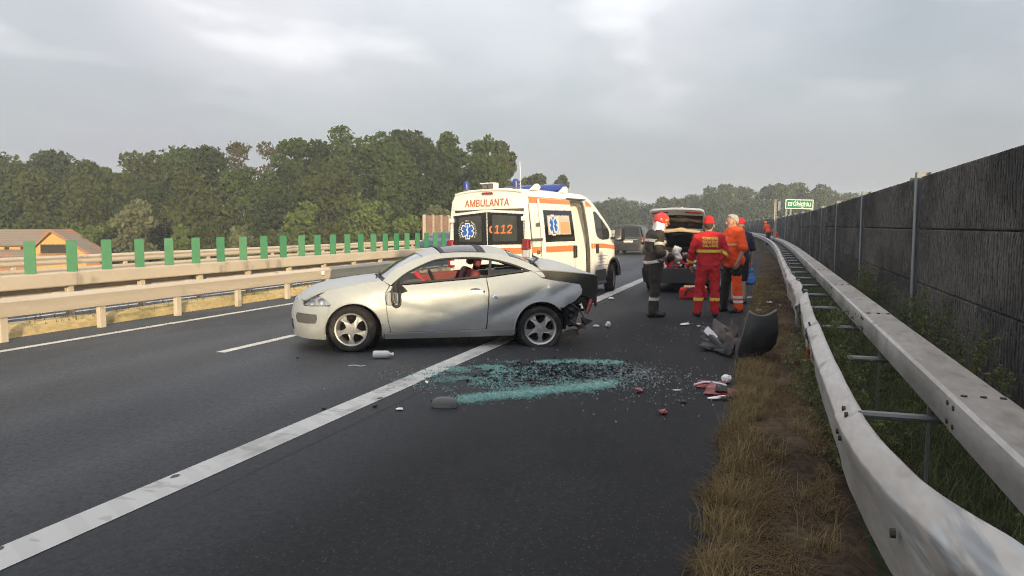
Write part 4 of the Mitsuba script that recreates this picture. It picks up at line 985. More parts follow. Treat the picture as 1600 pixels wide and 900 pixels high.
# interior
dx = sline([(.70, .80), (.62, .90), (.40, .93), (.34, .84), (.36, .70)], 5)
part(C, 'dashboard', tf(extr(dx, 1.30, 'y'), CM), 'm_blacktrim', 40)
st = trimesh.creation.torus(.185, .017, 28, 8); st = xform(st, (.18, .36, .86), ry=math.radians(-65))
part(C, 'steering_wheel', tf(cat(st, cbox(.17, .21, .30, .42, .82, .90, .01), tube([(.18, .36, .86), (.40, .36, .80)], .03, 8)), CM), 'm_blacktrim', 40)
def seat(x, y, back=1.0, m='m_redleather'):
    low = CM @ place((0, 0, -.13)) if x < -.4 else CM
    s = num(C + '__seat')
    part(s, 'cushion', tf(rbox(x - .05, x + .45, y - .24, y + .24, .34, .52, .06, 10), low), m, 40)
    b = xform(rbox(-.07, .07, -.24, .24, 0, .60, .06, 10), (x - .08, y, .46), ry=math.radians(-18))
    part(s, 'backrest', tf(b, low), m, 40)
    if x < -.4: return
    hd = xform(rbox(-.045, .045, -.12, .12, 0, .20, .04, 10), (x - .285, y, 1.07), ry=math.radians(-12))
    part(s, 'headrest', tf(hd, low), m, 40)
seat(-.12, .36); seat(-.12, -.36); seat(-.70, .34); seat(-.70, -.34)
part(C, 'door_card', tf(panel(Polygon([(.62, .45), (.60, .88), (-.45, .985), (-.45, .45)]), lambda x, z: np.stack([x, -.745 + .04 * (z - .5) + 0 * x, z], -1), .03, .2), CM), 'm_redleather', 30, label='red inner trim of the far door')
part(C, 'air_bag', tf(tube(smoothline([(.44, .40, 1.0), (.40, .46, .94), (.34, .50, .87)], 5), .035, 8), CM), 'm_redglove', 40)
# mirror torn off its mount
ml = num(C + '__wing_mirror'); labels[ml] = {'label': 'broken wing mirror hanging by its cable'}
tri = Polygon([(.88, .775), (.80, .80), (.745, .935), (.70, .91), (.58, .79), (.66, .765), (.74, .79)])
part(ml, 'mount', tf(panel(tri, lambda x, z: np.stack([x, .90 + .10 * np.exp(-((x - .74) / .07) ** 2), z], -1), .03, .04), CM), 'm_blacktrim', 25)
part(ml, 'loop', tf(tube(smoothline([(.79, .98, .82), (.785, .99, .68), (.755, .99, .615), (.71, .99, .60), (.685, .98, .66), (.69, .97, .80)], 6), .017, 7), CM), 'm_blacktrim', 40)
part(ml, 'shell', tf(panel(Polygon([(.855, .78), (.80, .785), (.785, .66), (.80, .615), (.85, .63), (.868, .70)]), lambda x, z: np.stack([x, .96 + .035 * np.sin((x - .78) * 30) + 0 * z, z], -1), .03, .03), CM), 'm_silverdusty', 30)
part(ml, 'glass', tf(panel(Polygon([(.755, .78), (.73, .78), (.715, .65), (.735, .64), (.75, .68)]), lambda x, z: np.stack([x, .985 + 0 * x, z], -1), .008, .05), CM), 'm_chrome', 30)
part(C, 'mirror_mount', tf(mirror_y(rbox(.62, .80, .86, 1.04, .86, .98, .04, 10)), CM), 'm_silverdusty', 40)
hp = sline([(-.195, .762), (-.28, .785), (-.36, .785), (-.44, .770), (-.43, .752), (-.34, .748), (-.24, .748), (-.195, .762)], 4)
hd_ = panel(Polygon(hp).buffer(0), lambda x, z: car(x, z) + np.stack([0 * x, .028 + 0 * x, 0 * x], -1), .018, .03)
dp = trimesh.creation.icosphere(2, 1.0); v = np.array(dp.vertices) * [.07, .006, .028]; dpos = car(np.array([-.32]), np.array([.785]))[0]
hk = num(C + '__door_handle')
part(hk, 'grip', tf(hd_, CM), 'm_silver', 40); part(hk, 'recess', tf(tm(v + dpos, dp.faces), CM), 'm_greyplastic', True)
part(hk, 'lock', tf(xform(trimesh.creation.cylinder(.014, .02, sections=12), tuple(car(np.array([-.43]), np.array([.765]))[0] + [0, .03, 0]), rx=PI / 2), CM), 'm_blacktrim')
skp = [(-.525, .725), (-.61, .695), (-.625, .655), (-.54, .682)]
part(C, 'sticker', tf(cat(panel(Polygon(skp), lambda x, z: car(x, z) + np.stack([0 * x, .004 + 0 * x, 0 * x], -1), .002, .05)), CM), 'm_sticker')
B('m_sticker', two(pr((0.10, 0.20, 0.50), 0.5)))
part(C, 'sticker', tf(panel(Polygon([(-.535, .712), (-.565, .70), (-.57, .677), (-.542, .69)]), lambda x, z: car(x, z) + np.stack([0 * x, .0065 + 0 * x, 0 * x], -1), .002, .05), CM), 'm_white')
part(C, 'wiper', tf(tube([(.98, .55, .945), (.93, .1, .985), (.92, -.3, .985)], .010, 5), CM), 'm_blacktrim')
part(C, 'scuttle', tf(panel(band(.99, .88, -.97, .97, .05), lambda x, t: top_fn(np.minimum(x, .95), t) - [0, 0, .015], .01, .1), CM), 'm_blacktrim', 40)
wheel(C, (1.30, .775, .295), .305, .212, .205, CM, 1, math.radians(-12), 5, .012)
wheel(C, (1.30, -.775, .295), .305, .212, .205, CM, -1, math.radians(-12), 5, .012)
wheel(C, (-1.225, .775, .240), .305, .214, .205, CM, 1, math.radians(-9), 5, .068, label='rear wheel with a flat scraped tyre')
wheel(C, (-1.225, -.775, .290), .305, .214, .205, CM, -1, 0, 5, .012)
# ================================================================ AMBULANCE
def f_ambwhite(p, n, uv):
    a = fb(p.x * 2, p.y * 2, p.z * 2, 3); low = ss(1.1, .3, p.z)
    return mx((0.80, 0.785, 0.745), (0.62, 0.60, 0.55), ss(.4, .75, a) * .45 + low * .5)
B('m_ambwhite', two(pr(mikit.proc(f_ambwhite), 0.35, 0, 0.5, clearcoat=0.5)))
pm('m_orange', (0.72, 0.21, 0.07), 0.45)
pm('m_orangetext', (0.44, 0.15, 0.06), 0.5)
pm('m_bluelamp', (0.02, 0.045, 0.24), 0.15, 0, 0.6, clearcoat=1.0)
pm('m_starblue', (0.03, 0.11, 0.42), 0.4)
pm('m_letterwhite', (0.75, 0.75, 0.75), 0.5)
pm('m_lettergrey', (0.30, 0.30, 0.31), 0.6)
pm('m_cream', (0.86, 0.84, 0.78), 0.5)
pm('m_yellow', (0.75, 0.55, 0.05), 0.5)
pm('m_redhose', (0.55, 0.05, 0.03), 0.5)
aa = math.radians(10.5)
AO = np.array([-5.373, 14.656]) + .06 * np.array([-.983, .182])
AM0 = place((AO[0], AO[1], 0), rz=PI / 2 - aa)
AM = place((AO[0], AO[1], -.02), rz=PI / 2 - aa) @ place((0, 0, 0), rx=math.radians(-1.3))
A = thing('ambulance', 'white ambulance van with orange stripes, its sliding side door open', 'ambulance')
azp = [.2, .35, .6, 1.0, 1.3, 1.6, 1.9, 2.15, 2.28, 2.36, 2.40]
awp = [.93, .965, .98, .985, .975, .955, .925, .89, .85, .78, .70]
anose = lambda z: -.16 * np.clip((z - .85) / .5, 0, 2) - .05 * np.clip((.5 - z) / .3, 0, 1)
amb = Shell(azp, awp, 4.25, 5.25, .16, .0, 2.6, None, None, 5.5, anose, W0=.95)
sx = amb.s_of_x
def AP(pts): return Polygon([(sx(x), z) for x, z in pts])
def R_(fn): return lambda s, z: fn(s, z) * np.array([1, -1, 1])
def aside(poly, off=0.0, thick=.015, res=.12, both_sides=False):
    f = lambda s, z: amb(s, z) + np.stack([0 * s, off + 0 * s, 0 * s], -1)
    m = panel(poly, f, thick, res)
    return [mirror_y(m), m] if both_sides else [mirror_y(m)]
prof = [(.16, .42), (.16, 2.37), (2.95, 2.37), (3.10, 2.33), (3.34, 2.22), (3.80, 1.93), (4.29, 1.60), (4.46, 1.48), (4.70, 1.30), (4.93, 1.16), (5.00, .80), (5.0, .42)]
wheelcut = Polygon(ngon(4.52, .40, .44, 40)).union(sbox(4.10, -.1, 4.94, .4)).union(Polygon(ngon(1.05, .38, .42, 40))).union(sbox(.65, -.1, 1.45, .38))
full = Polygon([(x, z) for x, z in prof]).difference(wheelcut)
tos = lambda p: shapely.transform(p, lambda c: np.stack([[sx(x) for x in c[:, 0]], c[:, 1]], 1))
opening = Polygon(list(ngon(1.78, 2.14, .07, 6, PI, PI / 2)) + list(ngon(2.80, 2.08, .14, 8, PI / 2, 0)) + [(3.06, 1.1), (3.08, .52), (1.71, .50)])
fwin = Polygon(sline([(3.36, 1.96), (3.50, 1.985), (3.62, 1.93), (3.95, 1.73), (4.26, 1.52), (4.28, 1.34), (4.05, 1.30), (3.75, 1.30), (3.52, 1.36), (3.42, 1.50), (3.36, 1.96)], 5)).buffer(0)
fdoor = Polygon([(3.22, .42), (3.22, 1.2), (3.20, 2.06), (3.42, 2.10), (3.85, 1.84), (4.36, 1.47), (4.38, 1.20), (4.34, .90), (4.05, .62), (4.03, .42)]).buffer(0)
bodyR = full.difference(opening).difference(fdoor.buffer(.004))
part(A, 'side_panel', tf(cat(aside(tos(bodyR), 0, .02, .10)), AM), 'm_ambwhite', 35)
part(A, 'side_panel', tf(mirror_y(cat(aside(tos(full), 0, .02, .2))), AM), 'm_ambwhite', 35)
fd = num(A + '__front_door')
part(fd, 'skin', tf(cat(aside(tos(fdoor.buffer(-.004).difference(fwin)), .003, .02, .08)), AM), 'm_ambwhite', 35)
part(fd, 'window', tf(cat(aside(tos(fwin), -.006, .006, .12)), AM), 'm_vanglass', 35)
B('m_vanglass', two(pr((0.03, 0.032, 0.032), 0.05, 0, 0.6)))
part(fd, 'window_bar', tf(cat(aside(tos(Polygon([(3.86, 1.30), (3.90, 1.30), (3.90, 1.76), (3.86, 1.79)])), .004, .01, .2)), AM), 'm_blacktrim', 35)
hb = cbox(3.36, 3.46, -1.03, -.985, .98, 1.20, .012); part(fd, 'handle', tf(hb, AM), 'm_blacktrim')
part(fd, 'trim', tf(cat(aside(tos(Polygon([(3.32, .58), (4.0, .58), (4.02, .42), (3.32, .40)])), .012, .02, .15)), AM), 'm_greyplastic', 35)
rows_ = [cat(aside(tos(Polygon([(3.46 + .02 * (j % 2), .92 - .075 * j), (4.10 - .1 * (j % 3), .92 - .075 * j), (4.10 - .1 * (j % 3), .90 - .075 * j), (3.46 + .02 * (j % 2), .90 - .075 * j)])), .006, .002, .2)) for j in range(4)]
part(fd, 'small_print', tf(cat(rows_), AM), 'm_lettergrey')
stripes = [[(.16, 2.10), (.16, 2.23), (1.98, 2.23), (1.98, 2.11)], [(2.98, 2.09), (2.98, 2.21), (3.12, 2.21), (3.32, 2.11), (3.32, 2.09)], [(.01, 1.09), (.01, 1.21), (1.71, 1.21), (1.71, 1.09)], [(3.10, 1.10), (3.10, 1.22), (3.21, 1.22), (3.21, 1.10)]]
for st_ in stripes: part(A, 'stripe', tf(cat(aside(AP(st_), .004, .003, .12)), AM), 'm_orange', 35)
part(fd, 'stripe', tf(cat(aside(tos(Polygon([(3.235, 1.10), (3.235, 1.22), (3.8, 1.21), (4.365, 1.16), (4.365, 1.07), (3.8, 1.10)])), .007, .003, .1)), AM), 'm_orange', 35)
part(A, 'stripe', tf(cat(aside(AP([(4.39, 1.06), (4.39, 1.16), (4.86, 1.13), (4.9, 1.04)]), .005, .003, .08)), AM), 'm_orange', 35)
# sliding door, run back along the flank
sd = num(A + '__sliding_door'); labels[sd] = {'label': 'side door slid back along the flank'}
dpoly = Polygon([(.45, .42), (.42, .9), (.52, 1.3), (.40, 2.18), (1.86, 2.19), (2.02, 1.3), (2.05, .9), (2.0, .45)]) if False else Polygon([(.47, .42), (.47, 2.17), (.50, 2.20), (1.93, 2.20), (1.96, 2.17), (2.06, 1.2), (2.06, .42)])
dwin = Polygon([(.54, 1.30), (.54, 1.96), (1.955, 1.97), (2.035, 1.30)])
glass = Polygon([(.72, 1.45), (.72, 1.85), (1.80, 1.86), (1.84, 1.45)])
part(sd, 'skin', tf(cat(aside(dpoly, .075, .045, .12)), AM), 'm_ambwhite', 35)
part(sd, 'window', tf(cat(aside(dwin.difference(glass), .079, .004, .15)), AM), 'm_blackgloss', 35)
part(sd, 'glass', tf(cat(aside(glass.difference(sbox(1.22, 1.3, 1.26, 2)), .082, .004, .15)), AM), 'm_paneglass', 35)
def f_pane(p, n, uv): return mx((0.46, 0.44, 0.37), (0.55, 0.50, 0.42), fb(p.y * 3, p.x * 3, p.z * 3, 3))
B('m_paneglass', two(pr(mikit.proc(f_pane), 0.15, 0, 0.6)))
part(sd, 'blind', tf(cat(aside(sbox(1.32, 1.48, 1.78, 1.72), .085, .003, .15)), AM), 'm_orangepale', 35)
pm('m_orangepale', (0.62, 0.34, 0.16), 0.5)
part(sd, 'stripe', tf(cat(aside(Polygon([(.475, 2.10), (.475, 2.195), (1.93, 2.195), (1.962, 2.10)]), .078, .003, .15)), AM), 'm_orange', 35)
part(sd, 'stripe', tf(cat(aside(Polygon([(.475, 1.09), (.475, 1.21), (2.058, 1.205), (2.058, 1.07)]), .078, .003, .15)), AM), 'm_orange', 35)
part(sd, 'handle', tf(cbox(1.90, 2.0, -1.12, -1.06, .93, 1.20, .012), AM), 'm_blacktrim')
part(sd, 'pillar_post', tf(cat(aside(sbox(.475, .43, .56, 2.1), .081, .006, .2)), AM), 'm_cream', 35)
part(A, 'door_rail', tf(cat(cbox(.04, .62, -1.045, -.985, 1.335, 1.385, .006)), AM), 'm_greyplastic')
part(A, 'door_rail', tf(cat(cbox(1.95, 2.95, -.925, -.875, 2.225, 2.255, .006)), AM), 'm_greyplastic')
part(A, 'hinge', tf(cat([cbox(.30, .40, -1.02, -.97, z, z + .08, .01) for z in (1.06, 1.62)]), AM), 'm_greyplastic')
# cabin interior seen through the opening
part(A, 'cabin_lining', tf(cat(cbox(.3, 3.1, .80, .86, .5, 2.25), cbox(3.06, 3.10, -.86, .86, .5, 2.25), cbox(.3, 3.1, -.86, .86, .48, .52), cbox(.3, 3.1, -.80, .80, 2.22, 2.26)), AM), 'm_cream')
part(A, 'door_frame', tf(cat(aside(tos(opening.buffer(.0).difference(opening.buffer(-.05))), -.03, .05, .12)), AM), 'm_greyplastic', 35)
part(A, 'bulkhead_panel', tf(cbox(2.50, 2.56, -.80, .30, .55, 2.0, .01), AM), 'm_ambwhite')
part(A, 'cabinet', tf(cat(cbox(2.2, 2.5, .1, .5, 1.55, 1.9, .01), cbox(2.40, 2.49, -.50, -.40, 1.62, 1.82, .01)), AM), 'm_cream')
part(A, 'grab_rail', tf(cat(tube([(2.47, -.72, .95), (2.44, -.74, 1.0), (2.44, -.74, 1.25), (2.47, -.72, 1.3)], .018, 6), tube(smoothline([(2.45, -.3, 1.45), (2.40, -.4, 1.3), (2.44, -.35, 1.1), (2.40, -.5, .95)], 4), .02, 6)), AM), 'm_greyplastic', 40)
part(A, 'hose', tf(cat(tube(smoothline([(2.20, -.70, 1.15), (2.25, -.76, .95), (2.35, -.72, 1.0), (2.50, -.78, .98), (2.62, -.76, .86), (2.52, -.76, .80), (2.38, -.74, .88), (2.30, -.76, .70)], 5), .024, 6)), AM), 'm_redhose', 40)
part(A, 'hose', tf(tube(smoothline([(2.24, -.78, .92), (2.22, -.80, .78), (2.26, -.78, .62)], 5), .045, 6), AM), 'm_yellow', 40)
# roof, windscreen, bonnet
rx_ = [0.02, .16, 1.5, 2.6, 2.95, 3.10, 3.34, 3.80, 4.29, 4.46]
rz_ = [2.34, 2.37, 2.37, 2.37, 2.37, 2.33, 2.22, 1.93, 1.60, 1.48]
rc_ = [2.40, 2.43, 2.45, 2.45, 2.44, 2.41, 2.30, 2.01, 1.66, 1.53]
rw_ = [float(amb(np.array([sx(x)]), np.array([z]))[0, 1]) for x, z in zip(rx_, rz_)]; rw_[0] = .80
aroof = top_surface(interp(rx_, rc_), interp(rx_, rw_), interp(rx_, rz_))
def aband(x0, x1, t=.99, bow=0.0): 
    q = np.linspace(-t, t, 7)
    return Polygon([(x0 + bow * (1 - k * k), k) for k in q] + [(x1 + bow * (1 - k * k), k) for k in q[::-1]])
part(A, 'roof', tf(panel(aband(.03, 3.12, 1.0), aroof, .03, .2), AM), 'm_ambwhite', 40)
part(A, 'windscreen', tf(panel(aband(3.125, 4.42, .95, .10), aroof, .01, .15), AM), 'm_vanglass', 40)
part(A, 'windscreen_pillar', tf(cat(panel(Polygon([(3.12, .93), (4.48, .93), (4.48, 1.0), (3.12, 1.0)]), aroof, .03, .1), panel(Polygon([(3.12, -1.0), (4.48, -1.0), (4.48, -.93), (3.12, -.93)]), aroof, .03, .1)), AM), 'm_ambwhite', 40)
bx_ = [4.40, 4.70, 4.93, 5.08]; bz_ = [1.50, 1.30, 1.16, .90]; bc_ = [1.56, 1.42, 1.25, .98]
bw_ = [float(amb(np.array([sx(x)]), np.array([z]))[0, 1]) for x, z in zip(bx_[:3], bz_[:3])] + [.66]
abon = top_surface(interp(bx_, bc_), interp(bx_, bw_), interp(bx_, bz_))
part(A, 'bonnet', tf(panel(aband(4.42, 5.06, 1.0, .08), abon, .02, .1), AM), 'm_ambwhite', 40)
fb_ = Polygon([(sx(4.96), .22), (amb.sf, .22), (amb.sf, .86), (sx(4.97), .78)])
part(A, 'front_bumper', tf(cat(panel(fb_, amb, .03, .12), mirror_y(panel(fb_, amb, .03, .12))), AM), 'm_greyplastic', 35)
part(A, 'headlight', tf(cat(aside(AP([(4.93, .86), (4.93, 1.10), (5.10, 1.02), (5.15, .88)]), .004, .01, .08)), AM), 'm_lensclear', 35)
arch_ = ngon(4.52, .40, .445, 24, -.05, PI + .05); P = np.stack([arch_[:, 0], np.full(24, -.975), arch_[:, 1]], 1)
part(A, 'arch_trim', tf(tube(P, .025, 6), AM), 'm_greyplastic', 40)
part(A, 'wheel_housing', tf(cat([xform(grid_mesh(np.stack([np.stack([x + .43 * np.cos(a_), np.full_like(a_, y_), .40 + .43 * np.sin(a_)], -1) for y_ in (-.95, -.55)], 0)), (0, 0, 0)) for x in (4.52, 1.05) for a_ in [np.linspace(-.1, PI + .1, 16)]] + [cbox(.2, 5.0, -.55, .55, .25, .48)]), AM), 'm_dark')
part(A, 'sill_trim', tf(cat(cbox(1.5, 4.06, -.965, -.90, .27, .42, .01), cbox(3.3, 4.03, -1.0, -.93, .22, .30, .02)), AM), 'm_greyplastic')
mm = num(A + '__mirror')
part(mm, 'housing', tf(rbox(4.28, 4.52, -1.30, -1.10, 1.25, 1.60, .05, 10), AM), 'm_blacktrim', 40)
part(mm, 'arm', tf(cbox(4.32, 4.42, -1.14, -.92, 1.30, 1.36, .01), AM), 'm_blacktrim')
part(mm, 'glass', tf(cbox(4.272, 4.279, -1.27, -1.13, 1.30, 1.56, .0), AM), 'm_chrome')
# rear face
rear_fn = lambda off=0.0: (lambda y, z: np.stack([-.004 - off + .035 * np.abs(y / .9) ** 4 + .05 * np.clip((z - 1.9) / .4, 0, 1.3) ** 1.5, -y, z], -1))
def rp(pts, off=0.0, th=.015, res=.15):
    p = pts if hasattr(pts, 'area') else Polygon(pts)
    return tf(panel(shapely.affinity.scale(p, -1, 1, origin=(0, 0)), rear_fn(off), th, res), AM)
cor = lambda s: Polygon([(s * .86, .42), (s * .86, 1.3), (s * .84, 1.9), (s * .81, 2.2), (s * .76, 2.35), (s * .82, 2.34), (s * .90, 2.18), (s * .93, 1.9), (s * .975, 1.3), (s * .98, .42)])
for s in (1, -1):
    part(A, 'corner_panel', rp(cor(s), -.03 + .0), 'm_ambwhite', 35)
wl = []
for s, nm in ((1, 'left'), (-1, 'right')):
    rd = num(A + '__rear_door')
    labels[rd] = {'label': 'left rear door with a round blue star emblem' if s > 0 else 'right rear door with orange number 112'}
    skin = Polygon([(s * .006, .50), (s * .85, .50), (s * .85, 1.3), (s * .835, 1.93), (s * .006, 1.99)])
    win = Polygon([(s * .012, 1.265), (s * .842, 1.27), (s * .832, 1.88), (s * .012, 1.94)])
    part(rd, 'skin', rp(skin.difference(win.buffer(-.02)) if False else skin), 'm_ambwhite', 35)
    part(rd, 'window_surround', rp(win, .004, .003), 'm_blackgloss', 35)
    pn = Polygon([(s * .13, 1.33), (s * .70, 1.34), (s * .69, 1.84), (s * .13, 1.88)]).buffer(-.04).buffer(.04)
    part(rd, 'pane', rp(pn, .008, .003), 'm_rearpane', 35)
    part(rd, 'stripe', rp([(s * .012, 1.08), (s * .845, 1.08), (s * .845, 1.20), (s * .012, 1.20)], .004, .003), 'm_orange', 35)
    part(rd, 'hinge', tf(cat([cbox(-.05, .02, s * .86 - .05, s * .86 + .05, z, z + .09, .01) for z in (1.74, .85)]), AM), 'm_ambwhite')
    tl = num(A + '__tail_light')
    part(tl, 'red_lens', tf(cbox(-.045, .14, s * .90 - .065, s * .90 + .085, 1.16, 1.38, .02), AM), 'm_lensred')
    part(tl, 'clear_lens', tf(cbox(-.04, .13, s * .90 - .06, s * .90 + .08, 1.00, 1.16, .02), AM), 'm_lensclear')
    part(tl, 'base', tf(cbox(-.04, .13, s * .90 - .06, s * .90 + .08, .80, 1.00, .02), AM), 'm_lensred')
def f_rearpane(p, n, uv): return mx((0.028, 0.03, 0.026), (0.075, 0.078, 0.066), fb(p.x * 3, p.z * 2.5, 0, 3))
B('m_rearpane', two(pr(mikit.proc(f_rearpane), 0.08, 0, 0.5)))
up = Polygon([(.84, 1.995), (-.84, 1.995), (-.80, 2.27), (.80, 2.27)])
part(A, 'sign_panel', rp(up, 0, .02), 'm_ambwhite', 35)
part(A, 'roof_edge', rp(Polygon([(.80, 2.275), (-.80, 2.275), (-.74, 2.37), (-.4, 2.41), (.4, 2.41), (.74, 2.37)]), -.02, .03), 'm_ambwhite', 35)
part(A, 'brake_light', rp([(.13, 2.30), (-.12, 2.30), (-.11, 2.345), (.12, 2.345)], .03, .05), 'm_lensred', 35)
def rear_text(text, h, yc, z, bold=True, off=.006, slant=0.0, width=None):
    m = meshkit.text_mesh(text, h, .004, bold)
    v = np.array(m.vertices); v[:, 0] *= (width / np.ptp(v[:, 0]) if width else 1); v[:, 0] -= (v[:, 0].min() + v[:, 0].max()) / 2
    x = v[:, 0] + slant * v[:, 1]
    zz = z + v[:, 1]
    P = rear_fn(0)(-(yc - x) * 1.0, zz)
    P[:, 1] = yc - x
    P[:, 0] -= off + v[:, 2] 
    return tf(tm(P, m.faces), AM)
part(A, 'lettering', rear_text('AMBULANTA', .14, .01, 2.06, True, width=1.06), 'm_orangetext', label='orange lettering above the rear windows')
part(A, 'lettering', rear_text('112', .165, -.38, 1.50, True, .014, .12), 'm_orange', label='orange number on the right rear window')
ph = Polygon(list(ngon(0, 0, .085, 12, PI * .62, PI * 1.38)) + list(ngon(.03, 0, .07, 12, PI * 1.35, PI * .65)))
part(A, 'lettering', rp(shapely.affinity.translate(shapely.affinity.scale(ph, -1, 1, origin=(0, 0)), -.135, 1.58), .014, .004), 'm_orange')
def star_poly(r):
    b = sbox(-.30 * r, -r, .30 * r, r)
    return unary_union([shapely.affinity.rotate(b, a, origin=(0, 0)) for a in (0, 60, 120)])
def snake(r):
    z = np.linspace(-.72, .62, 40)
    return unary_union([LineString([(0, -.85 * r), (0, .85 * r)]).buffer(.055 * r), LineString(np.stack([.15 * r * np.sin(z * 8.5), z * r], 1)).buffer(.045 * r)])
sc = (.475, 1.56)
mv = lambda p, c=sc: shapely.affinity.translate(p, *c)
part(A, 'emblem', rp(mv(star_poly(.155).buffer(.014)), .0135, .003), 'm_letterwhite', label='blue six pointed star emblem on the left rear window')
part(A, 'emblem', rp(mv(star_poly(.150)), .0165, .003), 'm_starblue'); part(A, 'emblem', rp(mv(snake(.15)), .0195, .003), 'm_letterwhite')
ringt = []
txt = 'SERVICIUL DE AMBULANTA'
for i, ch in enumerate(txt):
    if ch == ' ': continue
    a = math.radians(215 - 250 * i / (len(txt) - 1))
    m = meshkit.text_mesh(ch, .033, .003, False); v = np.array(m.vertices); v[:, 0] -= (v[:, 0].min() + v[:, 0].max()) / 2
    b = a - PI / 2
    X = .195 * math.cos(a) + v[:, 0] * math.cos(b) - v[:, 1] * math.sin(b); Z = .195 * math.sin(a) + v[:, 0] * math.sin(b) + v[:, 1] * math.cos(b)
    P = rear_fn(0)(-(sc[0] - X), sc[1] + Z); P[:, 1] = sc[0] - X; P[:, 0] -= .0135 + v[:, 2]
    ringt.append(tf(tm(P, m.faces), AM))
part(A, 'lettering', cat(ringt), 'm_letterwhite', kind='stuff', label='white lettering round the star emblem')
c2 = (.98, 1.65)
part(sd, 'emblem', tf(cat(aside(mv(star_poly(.20).buffer(.02), c2), .0855, .003)), AM), 'm_letterwhite')
part(sd, 'emblem', tf(cat(aside(mv(star_poly(.185), c2), .0885, .003)), AM), 'm_starblue'); part(sd, 'emblem', tf(cat(aside(mv(snake(.18), c2), .0915, .003)), AM), 'm_letterwhite')
part(A, 'rear_bumper', tf(cbox(-.08, .18, -.97, .97, .32, .50, .03), AM), 'm_greyplastic')
# lamps on the roof
for y, x in ((.62, .22), (-.55, .25)):
    bq = num(A + '__beacon')
    part(bq, 'dome', tf(xform(cat(trimesh.creation.cylinder(.062, .12, sections=20), xform(trimesh.creation.icosphere(2, .062), (0, 0, .06))), (x, y, 2.49)), AM), 'm_bluelamp', 40)
    part(bq, 'foot', tf(xform(trimesh.creation.cylinder(.07, .04, sections=20), (x, y, 2.42)), AM), 'm_greyplastic', 40)
part(A, 'antenna', tf(tube([(.30, -.64, 2.38), (.28, -.64, 2.95)], .006, 5), AM), 'm_letterwhite')
def flood(pts, x, y, ang, n=1):
    fl = num(A + '__flood_light')
    part(fl, 'bracket', tf(xform(cat(extr([(-.30, 0), (.07, 0), (.085, .05), (.06, .13), (.0, .14), (-.10, .085)], .07, 'y')), (x, y, 2.37), ang), AM), 'm_ambwhite')
    part(fl, 'lamp', tf(xform(xform(trimesh.creation.cylinder(.05, .03, sections=18), (0, 0, 0), ry=PI / 2), (x + .085 * math.cos(ang), y + .085 * math.sin(ang), 2.44), ang), AM), 'm_lensclear', 40)
flood(0, .68, -.80, 0); flood(0, 2.05, -.80, 0)
wk = num(A + '__work_light')
part(wk, 'bracket', tf(cat(cbox(.10, .30, -.12, -.09, 2.42, 2.535, .012), cbox(.10, .30, -.12, .22, 2.525, 2.545, .008)), AM), 'm_ambwhite')
for y in (-.01, .13): part(wk, 'lamp', tf(cbox(.12, .24, y - .055, y + .055, 2.43, 2.52, .015), AM), 'm_lensdim')
pm('m_lensdim', (0.16, 0.15, 0.14), 0.15, 0.3, 0.6)
lbp = sline([(0, 0), (.02, .10), (.12, .15), (.32, .14), (.46, .06), (.48, 0)], 4)
part(A, 'light_bar', tf(xform(extr(lbp, 1.45, 'y'), (1.95, 0, 2.43)), AM), 'm_bluelamp', 40, label='blue light bar across the front of the roof')
for y in (-.86, .86):
    wheel(A, (4.52, y, .335), .335, .215, .22, AM0, -1 if y < 0 else 1, math.radians(15), 6, .008, 'm_steelwheel')
    wheel(A, (1.05, y, .335), .335, .215, .22, AM0, -1 if y < 0 else 1, 0, 6, .008, 'm_steelwheel')
